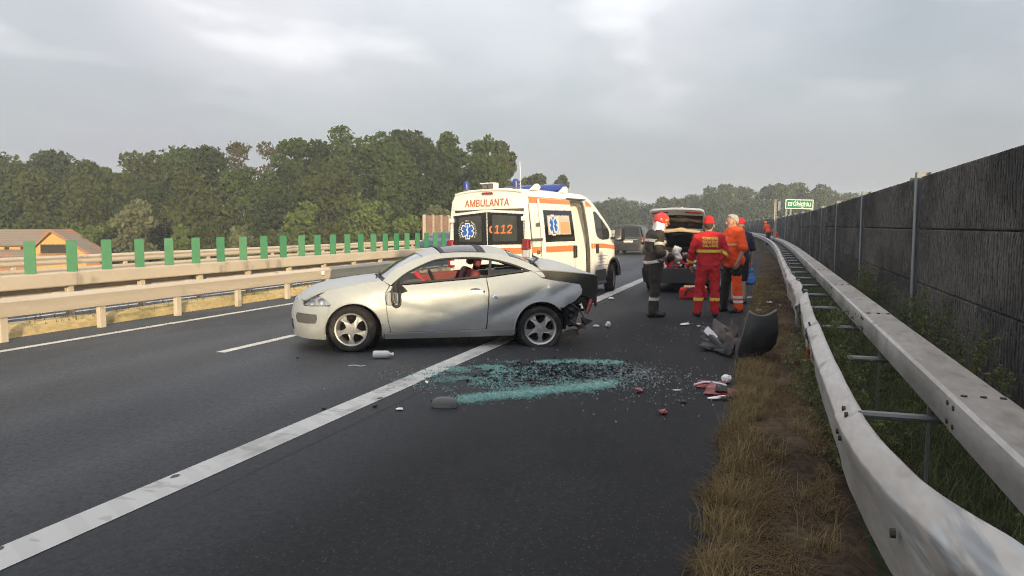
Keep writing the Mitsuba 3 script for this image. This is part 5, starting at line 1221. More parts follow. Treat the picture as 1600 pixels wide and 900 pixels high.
# ================================================================ PLAIN CARS
pm('m_cardark', (0.022, 0.023, 0.026), 0.3, 0.2, 0.5, clearcoat=0.8)
pm('m_cargreen', (0.045, 0.052, 0.050), 0.3, 0.4, 0.5, clearcoat=0.8)
pm('m_carblue', (0.045, 0.075, 0.12), 0.3, 0.3, 0.5, clearcoat=0.8)
pm('m_silverclean', (0.42, 0.45, 0.48), 0.3, 0.4, 0.5, clearcoat=0.8)
pm('m_interior', (0.035, 0.032, 0.030), 0.9)
def plain_car(name, label, loc, rz, Lc, W, H, paint, open_gate=False, lower=None, suv=False):
    """x forward from the rear bumper; rear end modelled in full"""
    M = place(loc, rz=rz); h2 = H; k = num(name); labels[k] = {'label': label, 'category': 'car'}
    w = W / 2
    zb = .95 if suv else .90
    sh = Shell([.2, .35, .55, .75, zb, zb + .18, H - .14, H - .04, H], [w * .93, w * .97, w, w * .985, w * .94, w * .88, w * .73, w * .67, w * .60], Lc - .9, Lc, .30, .0, 2.6, None, None, 3.6, lambda z: -.15 * np.clip((z - .5) / .4, 0, 1.5), lambda z: -.16 * np.clip((z - zb) / (H - zb), 0, 1.2), W0=w)
    S_ = lambda p: shapely.transform(p, lambda c: np.stack([[sh.s_of_x(x) for x in c[:, 0]], c[:, 1]], 1))
    xa, xb = .92, Lc - .92; r = .36
    arch = Polygon(ngon(xa, .33, r, 24)).union(sbox(xa - r, 0, xa + r, .33)).union(Polygon(ngon(xb, .33, r, 24))).union(sbox(xb - r, 0, xb + r, .33))
    side = Polygon([(.34, .25), (.34, zb), (.42, H - .06), (.6, H - .045), (Lc * .48, H - .05), (Lc * .58, H - .12), (Lc * .72, zb + .06), (Lc - .35, zb - .16), (Lc - .25, .6), (Lc - .3, .25)]).difference(arch)
    win = [Polygon([(.55, zb + .03), (.62, H - .14), (1.15, H - .12), (1.2, zb + .02)]), Polygon([(1.27, zb + .02), (1.22, H - .12), (2.0, H - .13), (2.05, zb + .01)]), Polygon([(2.12, zb + .01), (2.08, H - .13), (Lc * .56, H - .17), (Lc * .69, zb + .04), (Lc * .69, zb)])]
    ws = unary_union(win)
    mm_ = panel(S_(side.difference(ws)), sh, .02, .14); part(k, 'side_panel', tf(mm_, M), paint, 35); part(k, 'side_panel', tf(mirror_y(mm_), M), paint, 35)
    for p in win:
        g = panel(S_(p), lambda s, z: sh(s, z) - np.stack([0 * s, .006 + 0 * s, 0 * s], -1), .005, .2); part(k, 'side_window', tf(g, M), 'm_tintglass', 35); part(k, 'side_window', tf(mirror_y(g), M), 'm_tintglass', 35)
    tx = [.40, .6, Lc * .48, Lc * .58, Lc * .72, Lc - .35, Lc - .22]; te = [H - .06, H - .045, H - .05, H - .12, zb + .06, zb - .16, zb - .35]
    tc = [H - .01, H + .02, H + .02, H - .05, zb + .13, zb - .05, zb - .25]
    tw = [float(sh(np.array([sh.s_of_x(a)]), np.array([b]))[0, 1]) for a, b in zip(tx, te)]
    tfn = top_surface(interp(tx, tc), interp(tx, tw), interp(tx, te))
    part(k, 'roof', tf(panel(aband(.40, Lc * .56), tfn, .02, .2), M), paint, 40)
    part(k, 'windscreen', tf(panel(aband(Lc * .565, Lc * .71), tfn, .01, .2), M), 'm_tintglass', 40)
    part(k, 'hood', tf(panel(aband(Lc * .715, Lc - .22), tfn, .02, .15), M), paint, 40)
    bum = Polygon([(sh.s_of_x(.34), .25), (sh.sr, .25), (sh.sr, .60), (sh.s_of_x(.34), .60)])
    part(k, 'rear_bumper', tf(cat(panel(bum, sh, .03, .12), mirror_y(panel(bum, sh, .03, .12))), M), lower or paint, 35)
    fbm_ = Polygon([(sh.s_of_x(Lc - .29), .25), (sh.sf, .25), (sh.sf, zb - .3), (sh.s_of_x(Lc - .29), zb - .25)])
    part(k, 'front_bumper', tf(cat(panel(fbm_, sh, .03, .15), mirror_y(panel(fbm_, sh, .03, .15))), M), paint, 35)
    wrp = Polygon([(sh.s_of_x(.345), .60), (sh.s_of_x(.12), .60), (sh.s_of_x(.12), zb - .1), (sh.s_of_x(.18), H - .08), (sh.s_of_x(.38), H - .07), (sh.s_of_x(.345), zb)])
    for mir in (0, 1):
        m = panel(wrp, sh, .03, .08); part(k, 'rear_pillar', tf(mirror_y(m) if mir else m, M), paint, 35)
        lp = Polygon([(sh.s_of_x(.34), zb - .20), (sh.s_of_x(.03), zb - .20), (sh.s_of_x(.03), zb + .04), (sh.s_of_x(.34), zb + .08)])
        m = panel(lp, lambda s, z: sh(s, z) + np.stack([-.012 + 0 * s, .012 + 0 * s, 0 * s], -1), .02, .08); part(k, 'tail_light', tf(mirror_y(m) if mir else m, M), 'm_lensred', 35)
    part(k, 'underbody', tf(cbox(.3, Lc - .4, -w * .8, w * .8, .22, .40), M), 'm_dark')
    for x in (xa, xb):
        for s in (1, -1):
            wheel(k, (x, s * (w - .11), .32), .32, .21, .2, M, s, 0, 5, .006, 'm_steelwheel')
    gx = lambda z: .02 + .16 * np.clip((z - zb) / (H - zb), 0, 1.2)
    gate = lambda off=0.: (lambda y, z: np.stack([gx(z) - .03 - off + .05 * np.abs(y / w) ** 3, -y, z], -1))
    gp = Polygon([(-w * .80, .56), (w * .80, .56), (w * .84, zb), (w * .66, H - .06), (-w * .66, H - .06), (-w * .84, zb)])
    gw = Polygon([(-w * .72, zb + .06), (w * .72, zb + .06), (w * .60, H - .12), (-w * .60, H - .12)])
    if not open_gate:
        part(k, 'tailgate', tf(panel(gp, gate(), .03, .15), M), paint, 35); part(k, 'rear_window', tf(panel(gw, gate(.004), .005, .2), M), 'm_tintglass', 35)
        part(k, 'licence_plate', tf(panel(sbox(-.26, .70, .26, .80), gate(.006), .006, .3), M), 'm_white')
        part(k, 'trim_strip', tf(panel(sbox(-.50, zb - .09, .50, zb - .06), gate(.008), .01, .3), M), 'm_silverclean')
    else:
        part(k, 'boot_lining', tf(cat(cbox(.1, 1.6, -w * .86, -w * .80, .45, H - .1), cbox(.1, 1.6, w * .80, w * .86, .45, H - .1), cbox(1.55, 1.6, -w * .85, w * .85, .40, H - .45), cbox(.05, 1.6, -w * .85, w * .85, .42, .46)), M), 'm_interior')
        part(k, 'headlining', tf(cbox(.42, 1.9, -w * .66, w * .66, H - .10, H - .065), M), 'm_interior')
        part(k, 'boot_sill', tf(cbox(.00, .10, -w * .72, w * .72, .54, .60, .015), M), 'm_silverclean')
        G = num(k + '__tailgate'); labels[G] = {'label': 'raised silver tailgate with dark window'}
        gm = M @ place((.34, 0, H - .01), ry=0) @ place((0, 0, 0), ry=math.radians(-(-118)))
        # gate frame in its own plane: u down the closed gate, here swung up
        def gt(poly, off, th, mat, nm, sm=35):
            fn = lambda y, u: np.stack([.03 * np.abs(y / w) ** 2 + .10 * np.clip(u - .55, 0, 1) ** 1.3 * 0 + off, -y, -u], -1)
            part(G, nm, tf(panel(poly, fn, th, .15), gm), mat, sm)
        outer = Polygon([(-w * .60, .0), (w * .60, .0), (w * .70, .56), (w * .68, .98), (w * .60, 1.05), (.0, 1.09), (-w * .60, 1.05), (-w * .68, .98), (-w * .70, .56)])
        hole = Polygon([(-w * .55, .08), (w * .55, .08), (w * .645, .78), (0, .82), (-w * .645, .78)])
        gt(outer.difference(hole), 0, .05, 'm_silverclean', 'frame'); gt(hole, -.02, .006, 'm_tintglass', 'window')
        gt(Polygon([(w * .22, .94), (w * .62, .90), (w * .62, .955), (w * .22, .995)]), .012, .02, 'm_lensred', 'reflector') ; gt(Polygon([(-w * .22, .94), (-w * .62, .90), (-w * .62, .955), (-w * .22, .995)]), .012, .02, 'm_lensred', 'reflector')
        for s in (1, -1): part(k, 'gas_strut', tf(tube([(.40, s * w * .66, H - .30), tuple((np.linalg.inv(M) @ gm @ np.array([-.03, s * w * .6, -.5, 1]))[:3])], .012, 6), M), 'm_blacktrim')
    return k, M
EST, ESTM = plain_car('car', 'dark estate car with its silver tailgate raised and boot full of things', (-2.03, 18.75, 0), PI / 2 + math.radians(-2), 4.5, 1.84, 1.52, 'm_cardark', True)
plain_car('car', 'dark sport utility car driving away ahead of the ambulance', (-7.35, 42.2, 0), PI / 2 + math.radians(1), 4.5, 1.82, 1.66, 'm_cargreen', False, 'm_cardark', True)
plain_car('car', 'small dusty blue car on the opposite carriageway behind the green blades', (-15.6, 37.6, 0), PI / 2 + math.radians(180), 3.9, 1.65, 1.30, 'm_carblue', False)
# ================================================================ PEOPLE
def f_skin(p, n, uv): return mx((0.36, 0.20, 0.145), (0.45, 0.27, 0.20), fb(p.x * 15, p.y * 15, p.z * 15, 3))
B('m_skin', two(pr(mikit.proc(f_skin), 0.55, 0, 0.4)))
def cloth(name, a, b, sc=9):
    def fn(p, n, uv): return mx(a, b, fb(p.x * sc, p.y * sc, p.z * sc, 4))
    B(name, two(pr(mikit.proc(fn), 0.85, 0, 0.2, sheen=0.3)))
cloth('m_turnout', (0.022, 0.019, 0.017), (0.058, 0.050, 0.043))
cloth('m_redcloth', (0.40, 0.016, 0.022), (0.58, 0.035, 0.042))
cloth('m_orangecloth', (0.78, 0.085, 0.022), (0.92, 0.13, 0.035))
cloth('m_navy', (0.018, 0.024, 0.040), (0.035, 0.045, 0.07))
cloth('m_blackcloth', (0.012, 0.012, 0.013), (0.028, 0.027, 0.027))
pm('m_reflective', (0.50, 0.49, 0.46), 0.35, 0.2)
pm('m_yellowband', (0.72, 0.58, 0.09), 0.6)
pm('m_greyhair', (0.36, 0.34, 0.31), 0.8)
pm('m_darkhair', (0.05, 0.04, 0.03), 0.8)
pm('m_helmetred', (0.52, 0.03, 0.022), 0.25, 0, 0.5, clearcoat=0.8)
pm('m_visorgold', (0.70, 0.36, 0.06), 0.2, 0.6)
pm('m_silverflap', (0.70, 0.70, 0.70), 0.35, 0.4)
pm('m_boot', (0.012, 0.012, 0.012), 0.5)
pm('m_eye', (0.03, 0.025, 0.02), 0.3)
pm('m_lip', (0.30, 0.12, 0.10), 0.6)
def bag_mat():
    def fn(p, n, uv): return mx((0.05, 0.17, 0.50), (0.12, 0.30, 0.66), fb(p.x * 20, p.y * 20, p.z * 8, 3))
    B('m_bluebag', two(pr(mikit.proc(fn), 0.4, 0, 0.5)))
bag_mat()
def ball(p, r, n=12): return m3.Manifold.sphere(float(r), n).translate([float(q) for q in p])
def bone(*pr_): return m3.Manifold.batch_hull([ball(p, r) for p, r in pr_])
def chain(ps):
    return [bone(a, b) for a, b in zip(ps[:-1], ps[1:])]
def uni(hs): return m3.Manifold.batch_boolean(hs, m3.OpType.Add)
def finish(man, res=.03, it=10, fold=0.0, seed=0, fs=11.0):
    m = man2tm(man.refine_to_length(res))
    m.merge_vertices()
    trimesh.smoothing.filter_taubin(m, lamb=.5, nu=.52, iterations=it)
    if fold:
        v, n = np.array(m.vertices), np.array(m.vertex_normals)
        m = tm(v + n * (1.7 * fold * (meshkit.fbm(v * fs * [1, 1, 1.5] + seed + 2 * meshkit.noise(v * 5)[:, None], 3) - .5))[:, None], m.faces)
    return m
def hand(w, d, pn, curl=.5, side=1):
    """palm and five fingers from the wrist w along d; pn: the way the palm faces; the thumb leaves the side"""
    d = np.array(d, float); d /= np.linalg.norm(d); pn = np.array(pn, float); pn -= d * (pn @ d); pn /= np.linalg.norm(pn)
    s = np.cross(d, pn) * side
    w = np.array(w, float); hs = []
    k = [w + d * .085 + s * o for o in (.032, .011, -.011, -.031)]
    hs.append(bone((w, .024), (w + d * .03 + s * .022, .016), (w + d * .03 - s * .022, .016), *[(q, .012) for q in k]))
    for q, L in zip(k, (.070, .080, .075, .058)):
        a1, a2 = curl * .8, curl * 1.9
        p1 = q + L * .5 * (d * math.cos(a1) + pn * math.sin(a1)); p2 = p1 + L * .5 * (d * math.cos(a2) + pn * math.sin(a2))
        hs += chain([(q, .0105), (p1, .0095), (p2, .008)])
    t0 = w + d * .028 + s * .024; t1 = t0 + .045 * (d * .6 + s * .7 + pn * .25); t2 = t1 + .032 * (d * .85 + s * .1 + pn * .5)
    hs += chain([(t0, .014), (t1, .0115), (t2, .009)])
    return hs
def head_parts(c, fwd, tilt=0.0):
    """skull, jaw, nose, ears round the centre c"""
    f = np.array([math.cos(fwd), math.sin(fwd), tilt]); f /= np.linalg.norm(f); l = np.array([-math.sin(fwd), math.cos(fwd), 0]); u = np.cross(f, l)
    P = lambda a, b, h: c + f * a + l * b + u * h
    hs = [bone((P(-.025, 0, .03), .085), (P(.02, 0, .035), .078), (P(.045, .03, -.01), .045), (P(.045, -.03, -.01), .045)),
          bone((P(.03, .035, -.02), .045), (P(.03, -.035, -.02), .045), (P(.062, .016, -.085), .024), (P(.062, -.016, -.085), .024), (P(-.02, .035, -.06), .035), (P(-.02, -.035, -.06), .035)),
          bone((P(.092, 0, .015), .010), (P(.112, 0, -.022), .014), (P(.088, 0, -.03), .016)),
          bone((P(.088, .03, .030), .012), (P(.088, -.03, .030), .012))]
    for s in (1, -1): hs.append(bone((P(-.005, s * .083, .015), .012), (P(-.012, s * .09, -.02), .012), (P(-.002, s * .082, -.04), .008)))
    return hs, P
def cut(man, n, p):
    n = np.array(n, float); n /= np.linalg.norm(n)
    return man.split_by_plane(n.tolist(), float(np.dot(p, n)))[0]
class Human:
    def __init__(self, label, loc, heading, scale=1.0, group=None, J=None, head=0.0, headtilt=0.0, grip=None, belly=0.0):
        self.k = thing('person', label, 'person', group)
        self.M = place(loc, rz=heading); self.s = scale
        j = dict(pel=(0, 0, .96), waist=(.0, 0, 1.10), chest=(.0, 0, 1.30), neck=(.01, 0, 1.49), head=(.035, 0, 1.645),
                 shL=(0, .185, 1.425), shR=(0, -.185, 1.425), elL=(-.02, .25, 1.14), elR=(-.02, -.25, 1.14), wrL=(.06, .26, .90), wrR=(.06, -.26, .90),
                 hpL=(0, .09, .93), hpR=(0, -.09, .93), knL=(.02, .10, .50), knR=(.02, -.10, .50), anL=(-.02, .11, .085), anR=(-.02, -.11, .085))
        j.update(J or {})
        self.j = {k: np.array(v, float) for k, v in j.items()}
        self.belly, self.headang, self.headtilt = belly, head, headtilt
        self.grip = grip or {}
        b = self.bones(0) + self.skinbits()
        part(self.k, 'body', self.put(finish(uni(b), .022, 6)), 'm_skin', 60)
        h, P = head_parts(self.j['head'], head, headtilt); self.P = P
        ey = [tm(np.array(trimesh.creation.icosphere(1, .011).vertices) + P(.083, s * .032, .012), trimesh.creation.icosphere(1, .011).faces) for s in (1, -1)]
        for e in ey: part(self.k, 'eye', self.put(e), 'm_eye', True)
        part(self.k, 'mouth', self.put(man2tm(bone((P(.088, .020, -.055), .006), (P(.091, 0, -.055), .007), (P(.088, -.020, -.055), .006)))), 'm_lip', 60)
    def put(self, m):
        v = np.array(m.vertices) * self.s
        return tm(v @ self.M[:3, :3].T + self.M[:3, 3], m.faces)
    def torso(self, g, low=True):
        j = self.j; L = lambda p, y: j[p] + np.array([0, y, 0]); B_ = np.array([self.belly, 0, 0])
        hs = [bone((L('pel', .085), .105 + g), (L('pel', -.085), .105 + g), (L('waist', .075) + B_, .098 + g), (L('waist', -.075) + B_, .098 + g)),
              bone((L('waist', .075) + B_, .098 + g), (L('waist', -.075) + B_, .098 + g), (L('chest', .085), .110 + g), (L('chest', -.085), .110 + g)),
              bone((L('chest', .085), .110 + g), (L('chest', -.085), .110 + g), (j['shL'], .055 + g), (j['shR'], .055 + g), (j['neck'] - [0, 0, .03], .06 + g))]
        if self.belly: hs.append(bone((j['waist'] + [self.belly * 1.4, .04, .03], .10 + g), (j['waist'] + [self.belly * 1.4, -.04, .03], .10 + g), (j['chest'], .1 + g)))
        return hs
    def arm(self, s, g, upto=1.0):
        j = self.j; a, e, w = j['sh' + s], j['el' + s], j['wr' + s]
        if upto <= .5: return chain([(a, .056 + g), (a + (e - a) * upto * 2, .047 + g)])
        return chain([(a, .056 + g), (e, .043 + g * .9), (e + (w - e) * (upto - .5) * 2, (.040 if upto < 1 else .030) + g * .8)])
    def leg(self, s, g, upto=1.0):
        j = self.j; a, e, w = j['hp' + s], j['kn' + s], j['an' + s]
        return chain([(a, .085 + g), (e, .058 + g * .8), (e + (w - e) * .35, .055 + g * .8), (e + (w - e) * upto, .042 + g)])
    def foot(self, s, g=0.0, L=.20):
        a = self.j['an' + s]; f = a * [1, 1, 0]
        d = self.grip.get('foot' + s, np.array([1, .15 if s == 'L' else -.15, 0.0])); d = np.array(d) / np.linalg.norm(d)
        return [bone((a, .042 + g), (f - d * .05 + [0, 0, .038 + g], .036 + g), (f + d * L * .5 + [0, 0, .045 + g], .036 + g)), bone((f - d * .04 + [0, 0, .036 + g], .034 + g), (f + d * L * .6 + [0, 0, .036 + g], .038 + g), (f + d * L * .95 + [0, 0, .03 + g], .026 + g))]
    def bones(self, g):
        return self.torso(g) + self.arm('L', g) + self.arm('R', g) + self.leg('L', g) + self.leg('R', g) + self.foot('L', -.006) + self.foot('R', -.006) + [bone((self.j['neck'], .054), (self.j['head'] - [.02, 0, .03], .052))]
    def skinbits(self):
        hs, _ = head_parts(self.j['head'], self.headang, self.headtilt)
        for s in 'LR':
            e, w = self.j['el' + s], self.j['wr' + s]
            pn = self.grip.get('palm' + s, (0, -1 if s == 'L' else 1, 0)); hs += hand(w, self.grip.get('dir' + s, w - e), pn, self.grip.get('curl' + s, .5), 1 if s == 'L' else -1)
        return hs
    def wear(self, name, hs, mat, fold=.02, res=.028, it=8, label=None, seed=1):
        return part(self.k, name, self.put(finish(uni(hs), res, it, fold, seed)), mat, 60, label=label)
    def band(self, name, hs, at, axis, w, mat, grow=None):
        a = np.array(axis, float); a /= np.linalg.norm(a)
        u = uni(hs)
        d = float(np.dot(at, a))
        s = u.split_by_plane(a.tolist(), d - w / 2)[0].split_by_plane((-a).tolist(), -(d + w / 2))[0]
        if s.num_tri() == 0: return
        part(self.k, name, self.put(man2tm(s)), mat, 40)
    def shoes(self, mat, high=0.0, name='shoe'):
        for s in 'LR':
            hs = self.foot(s, .010)
            if high: hs = hs + chain([(self.j['an' + s], .052), (self.j['an' + s] + (self.j['kn' + s] - self.j['an' + s]) * high, .064)])
            part(self.k, name, self.put(finish(uni(hs), .03, 4)), mat, 60)
rv = YAW  # image right is this heading
# --- firefighter in dark turnout gear, side on, hands in front of him
F = Human('firefighter in dark jacket and red helmet standing side on, holding a white bag', (-1.93, 13.75, 0), YAW + math.radians(8), 1.03, J=dict(
    waist=(.03, 0, 1.10), chest=(.02, 0, 1.31), neck=(.06, 0, 1.49), head=(.125, 0, 1.63), shL=(.01, .185, 1.42), shR=(.03, -.185, 1.42), elL=(.05, .27, 1.14), elR=(.0, -.27, 1.15),
    wrL=(.28, .16, 1.10), wrR=(.25, -.20, 1.05), anL=(.05, .10, .085), anR=(-.05, -.10, .085), knL=(.06, .10, .50), knR=(.0, -.10, .50)), head=0.0, headtilt=-.12,
    grip=dict(palmL=(0, -1, 0), palmR=(0, 1, 0), curlL=.9, curlR=.9, footL=(1, .1, 0), footR=(1, -.1, 0)))
jk = lambda g: F.torso(.045 + g) + F.arm('L', .034 + g) + F.arm('R', .034 + g) + [bone((F.j['pel'] + [0, .08, -.10], .125 + g), (F.j['pel'] + [0, -.08, -.10], .125 + g), (F.j['waist'] + [0, .06, 0], .14 + g), (F.j['waist'] + [0, -.06, 0], .14 + g)), bone((F.j['neck'], .085 + g), (F.j['neck'] + [0, 0, .03], .075 + g))]
tr = lambda g: F.leg('L', .034 + g) + F.leg('R', .034 + g)
F.wear('jacket', jk(0), 'm_turnout', .03, seed=2); F.wear('trousers', tr(0), 'm_turnout', .025, seed=5)
F.band('reflective_band', F.torso(.056) + [bone((F.j['pel'] + [0, .08, -.10], .137), (F.j['pel'] + [0, -.08, -.10], .137), (F.j['waist'] + [0, .06, 0], .15), (F.j['waist'] + [0, -.06, 0], .15))], F.j['waist'] + [0, 0, -.10], (-.25, 0, 1), .05, 'm_reflective')
F.band('reflective_band', F.torso(.056), F.j['chest'] + [0, 0, .02], (.12, 0, 1), .05, 'm_reflective')
for s in 'LR':
    e, w, a = F.j['el' + s], F.j['wr' + s], F.j['sh' + s]
    F.band('reflective_band', F.arm(s, .046), a + (e - a) * .55, e - a, .05, 'm_reflective')
    F.band('reflective_band', F.arm(s, .046), e + (w - e) * .45, w - e, .045, 'm_reflective')
    F.band('reflective_band', F.leg(s, .046), F.j['an' + s] + [0, 0, .24], (0, 0, 1), .055, 'm_reflective')
F.shoes('m_boot', .6, 'boot')
def cap_shell(H, r0, z0, grow=1.0):
    P = H.P
    return P
P = F.P
shellm = m3.Manifold.batch_hull([ball(P(-.035, 0, .065), .112, 24), ball(P(.03, 0, .07), .102, 24), ball(P(.0, 0, .02), .108, 24)])
shellm = cut(shellm, [-.22, 0, 1], P(0, 0, .005))
hk = num(F.k + '__helmet'); labels[hk] = {'label': 'red fire helmet with gold visor and silver neck flap'}
part(hk, 'shell', F.put(man2tm(shellm)), 'm_helmetred', 40)
part(hk, 'crest', F.put(tube([P(.09 * math.cos(a) * 1.25, 0, .06 + .118 * math.sin(a)) for a in np.linspace(.5, 2.8, 14)], .016, 8)), 'm_helmetred', 40)
vis = m3.Manifold.batch_hull([ball(P(.05, .05, .055), .062), ball(P(.05, -.05, .055), .062), ball(P(.06, 0, .10), .055)]) ^ m3.Manifold.cube([.5, .5, .085], True).translate([float(q) for q in P(.12, 0, .075)])
part(hk, 'visor', F.put(finish(vis, .03, 2)), 'm_visorgold', 50)
part(hk, 'brim', F.put(man2tm(bone((P(.10, .05, .02), .018), (P(.10, -.05, .02), .018), (P(.145, 0, .01), .014)))), 'm_helmetred', 50)
fl = uni([m3.Manifold.batch_hull([ball(P(-.075, .05, -.0), .05), ball(P(-.075, -.05, 0), .05), ball(P(-.10, .08, -.16), .03), ball(P(-.10, -.08, -.16), .03), ball(P(.02, .085, -.13), .022), ball(P(.02, .085, -.01), .025), ball(P(.02, -.085, -.01), .025), ball(P(.02, -.085, -.13), .022)])])
part(hk, 'neck_flap', F.put(finish(fl, .03, 3, .012, 4)), 'm_silverflap', 50)
# the white bag in his hands
def world(H, p): return H.M[:3, :3] @ (np.array(p) * H.s) + H.M[:3, 3]
bp = world(F, (.40, -.02, 1.10))
bm = finish(uni([bone((bp + [-.02, 0, .09], .05), (bp + [.03, .02, .07], .06)), bone((bp + [-.01, 0, .06], .065), (bp + [.03, 0, -.06], .07), (bp + [-.04, .02, -.06], .06))]), .025, 3, .05, 8, 22)
single('plastic_bag', bm, 'm_white', 'crumpled white plastic bag held by the firefighter', 'bag', 60)
# --- rescuer in red overalls, seen from behind
R = Human('rescuer in red overalls and red cap seen from behind, yellow bands on his legs', (-1.0, 14.08, 0), PI / 2 + math.radians(14), 1.0, J=dict(
    elL=(.0, .30, 1.17), wrL=(.10, .30, .94), elR=(-.02, -.31, 1.17), wrR=(-.05, -.17, 1.01), shL=(0, .20, 1.43), shR=(0, -.20, 1.43), anL=(.02, .17, .085), anR=(-.02, -.13, .085), knL=(.03, .15, .50), knR=(.0, -.12, .50)),
    head=math.radians(-8), grip=dict(dirR=(-.1, .8, -.4), palmR=(1, 0, 0)))
ov = lambda g: R.torso(.03 + g) + R.arm('L', .026 + g) + R.arm('R', .026 + g) + R.leg('L', .034 + g, .98) + R.leg('R', .034 + g, .98) + [bone((R.j['pel'] + [0, .07, -.03], .135 + g), (R.j['pel'] + [0, -.07, -.03], .135 + g)), bone((R.j['neck'], .072 + g), (R.j['neck'] + [0, 0, .025], .066 + g))]
R.wear('overalls', ov(0), 'm_redcloth', .028, .024, seed=11)
R.band('yellow_band', R.torso(.042), R.j['waist'] + [0, 0, .09], (0, 0, 1), .05, 'm_yellowband')
for s in 'LR':
    e, w = R.j['el' + s], R.j['wr' + s]
    R.band('yellow_band', R.arm(s, .036), e + (w - e) * (.72 if s == 'L' else .2), w - e, .05, 'm_yellowband')
    R.band('yellow_band', R.leg(s, .046), R.j['an' + s] + [0, 0, .235], (0, 0, 1), .055, 'm_yellowband')
R.shoes('m_boot', .25, 'boot')
P = R.P
ch = num(R.k + '__cap')
cp = m3.Manifold.batch_hull([ball(P(-.03, 0, .055), .098, 20), ball(P(.02, 0, .06), .092, 20), ball(P(-.03, 0, .10), .085, 20)]).split_by_plane([0, 0, 1], float(P(0, 0, .035)[2]))[0]
part(ch, 'crown', R.put(man2tm(cp)), 'm_redcloth', 50); part(ch, 'peak', R.put(man2tm(bone((P(.07, .05, .045), .012), (P(.07, -.05, .045), .012), (P(.16, .03, .035), .008), (P(.16, -.03, .035), .008)))), 'm_redcloth', 50)
part(R.k, 'hair', R.put(finish(cut(m3.Manifold.batch_hull([ball(P(-.04, 0, .02), .084), ball(P(-.045, 0, -.02), .066)]), [-1, 0, .6], P(-.03, 0, .0)), .02, 2)), 'm_darkhair', 50)
for i, t in enumerate(('POMPIERI', 'DESCARCERARE', 'SALVARE')):
    m = meshkit.text_mesh(t, .048, .004, True); v = np.array(m.vertices); v[:, 0] *= .27 / np.ptp(v[:, 0]); v[:, 0] -= (v[:, 0].min() + v[:, 0].max()) / 2
    zz = 1.395 - i * .066 + v[:, 1]
    surf = -(.152 + .006 * np.clip((1.38 - zz) / .1, -1, 1)) + .25 * v[:, 0] ** 2 - .012 + np.clip(zz - 1.36, 0, 1) * .30
    part(R.k, 'lettering', R.put(tm(np.stack([surf - v[:, 2], -v[:, 0], zz], 1), m.faces)), 'm_yellowband')
# --- paramedic in orange
O = Human('grey haired paramedic in orange shirt facing left, one trouser leg orange', (-.60, 14.95, 0), PI + math.radians(30), 1.05, belly=.13, J=dict(
    elR=(.02, -.26, 1.15), wrR=(.10, -.25, .92), head=(.05, 0, 1.63), anL=(-.06, .11, .085), knL=(-.02, .11, .5), anR=(.12, -.12, .085), knR=(.09, -.12, .50), elL=(-.03, .30, 1.16), wrL=(.06, .28, .93)), head=math.radians(-4))
shirt = lambda g: O.torso(.055 + g) + O.arm('L', .040 + g, .46) + O.arm('R', .040 + g, .46) + [bone((O.j['pel'] + [.02, .08, -.05], .132 + g), (O.j['pel'] + [.02, -.08, -.05], .132 + g), (O.j['waist'] + [.06, .06, .02], .135 + g), (O.j['waist'] + [.06, -.06, .02], .135 + g)), bone((O.j['neck'], .072 + g), (O.j['neck'] + [0, 0, .01], .068 + g))]
O.wear('shirt', shirt(0), 'm_orangecloth', .028, seed=21)
O.band('reflective_band', O.torso(.066), O.j['waist'] + [0, 0, .13], (0, 0, 1), .035, 'm_orangepale')
O.wear('trousers', O.leg('R', .030) + [bone((O.j['hpR'] + [0, 0, -.02], .125), (O.j['hpL'] + [0, 0, -.02], .125))], 'm_blackcloth', .02, seed=22)
O.wear('trousers', chain([(O.j['hpL'], .118), (O.j['hpL'] * .45 + O.j['knL'] * .55, .096)]), 'm_blackcloth', .02, seed=24)
O.wear('trouser_leg', chain([(O.j['hpL'] * .5 + O.j['knL'] * .5, .092), (O.j['knL'], .086), (O.j['anL'], .078)]), 'm_orangecloth', .02, seed=23, label='orange trouser leg with pale bands')
O.band('reflective_band', O.leg('L', .046), O.j['anL'] + [0, 0, .20], (0, 0, 1), .045, 'm_letterwhite'); O.band('reflective_band', O.leg('L', .046), O.j['anL'] + [0, 0, .12], (0, 0, 1), .045, 'm_letterwhite')
O.shoes('m_boot', 0, 'shoe')
P = O.P
hr = cut(m3.Manifold.batch_hull([ball(P(-.03, 0, .045), .093, 20), ball(P(.015, 0, .06), .083, 20), ball(P(-.045, 0, -.01), .075, 20)]), [-.62, 0, .78], P(.03, 0, .062))
part(O.k, 'hair', O.put(finish(hr, .015, 2, .014, 3, 40)), 'm_greyhair', 60)
em = O.put(xform(trimesh.creation.cylinder(.035, .006, sections=20), tuple(O.j['shL'] + [.0, .103, -.09]), rx=PI / 2)); part(O.k, 'badge', em, 'm_letterwhite', label='round white badge on the sleeve')
part(O.k, 'badge', O.put(xform(trimesh.creation.cylinder(.022, .006, sections=20), tuple(O.j['shL'] + [.0, .107, -.09]), rx=PI / 2)), 'm_blackcloth')
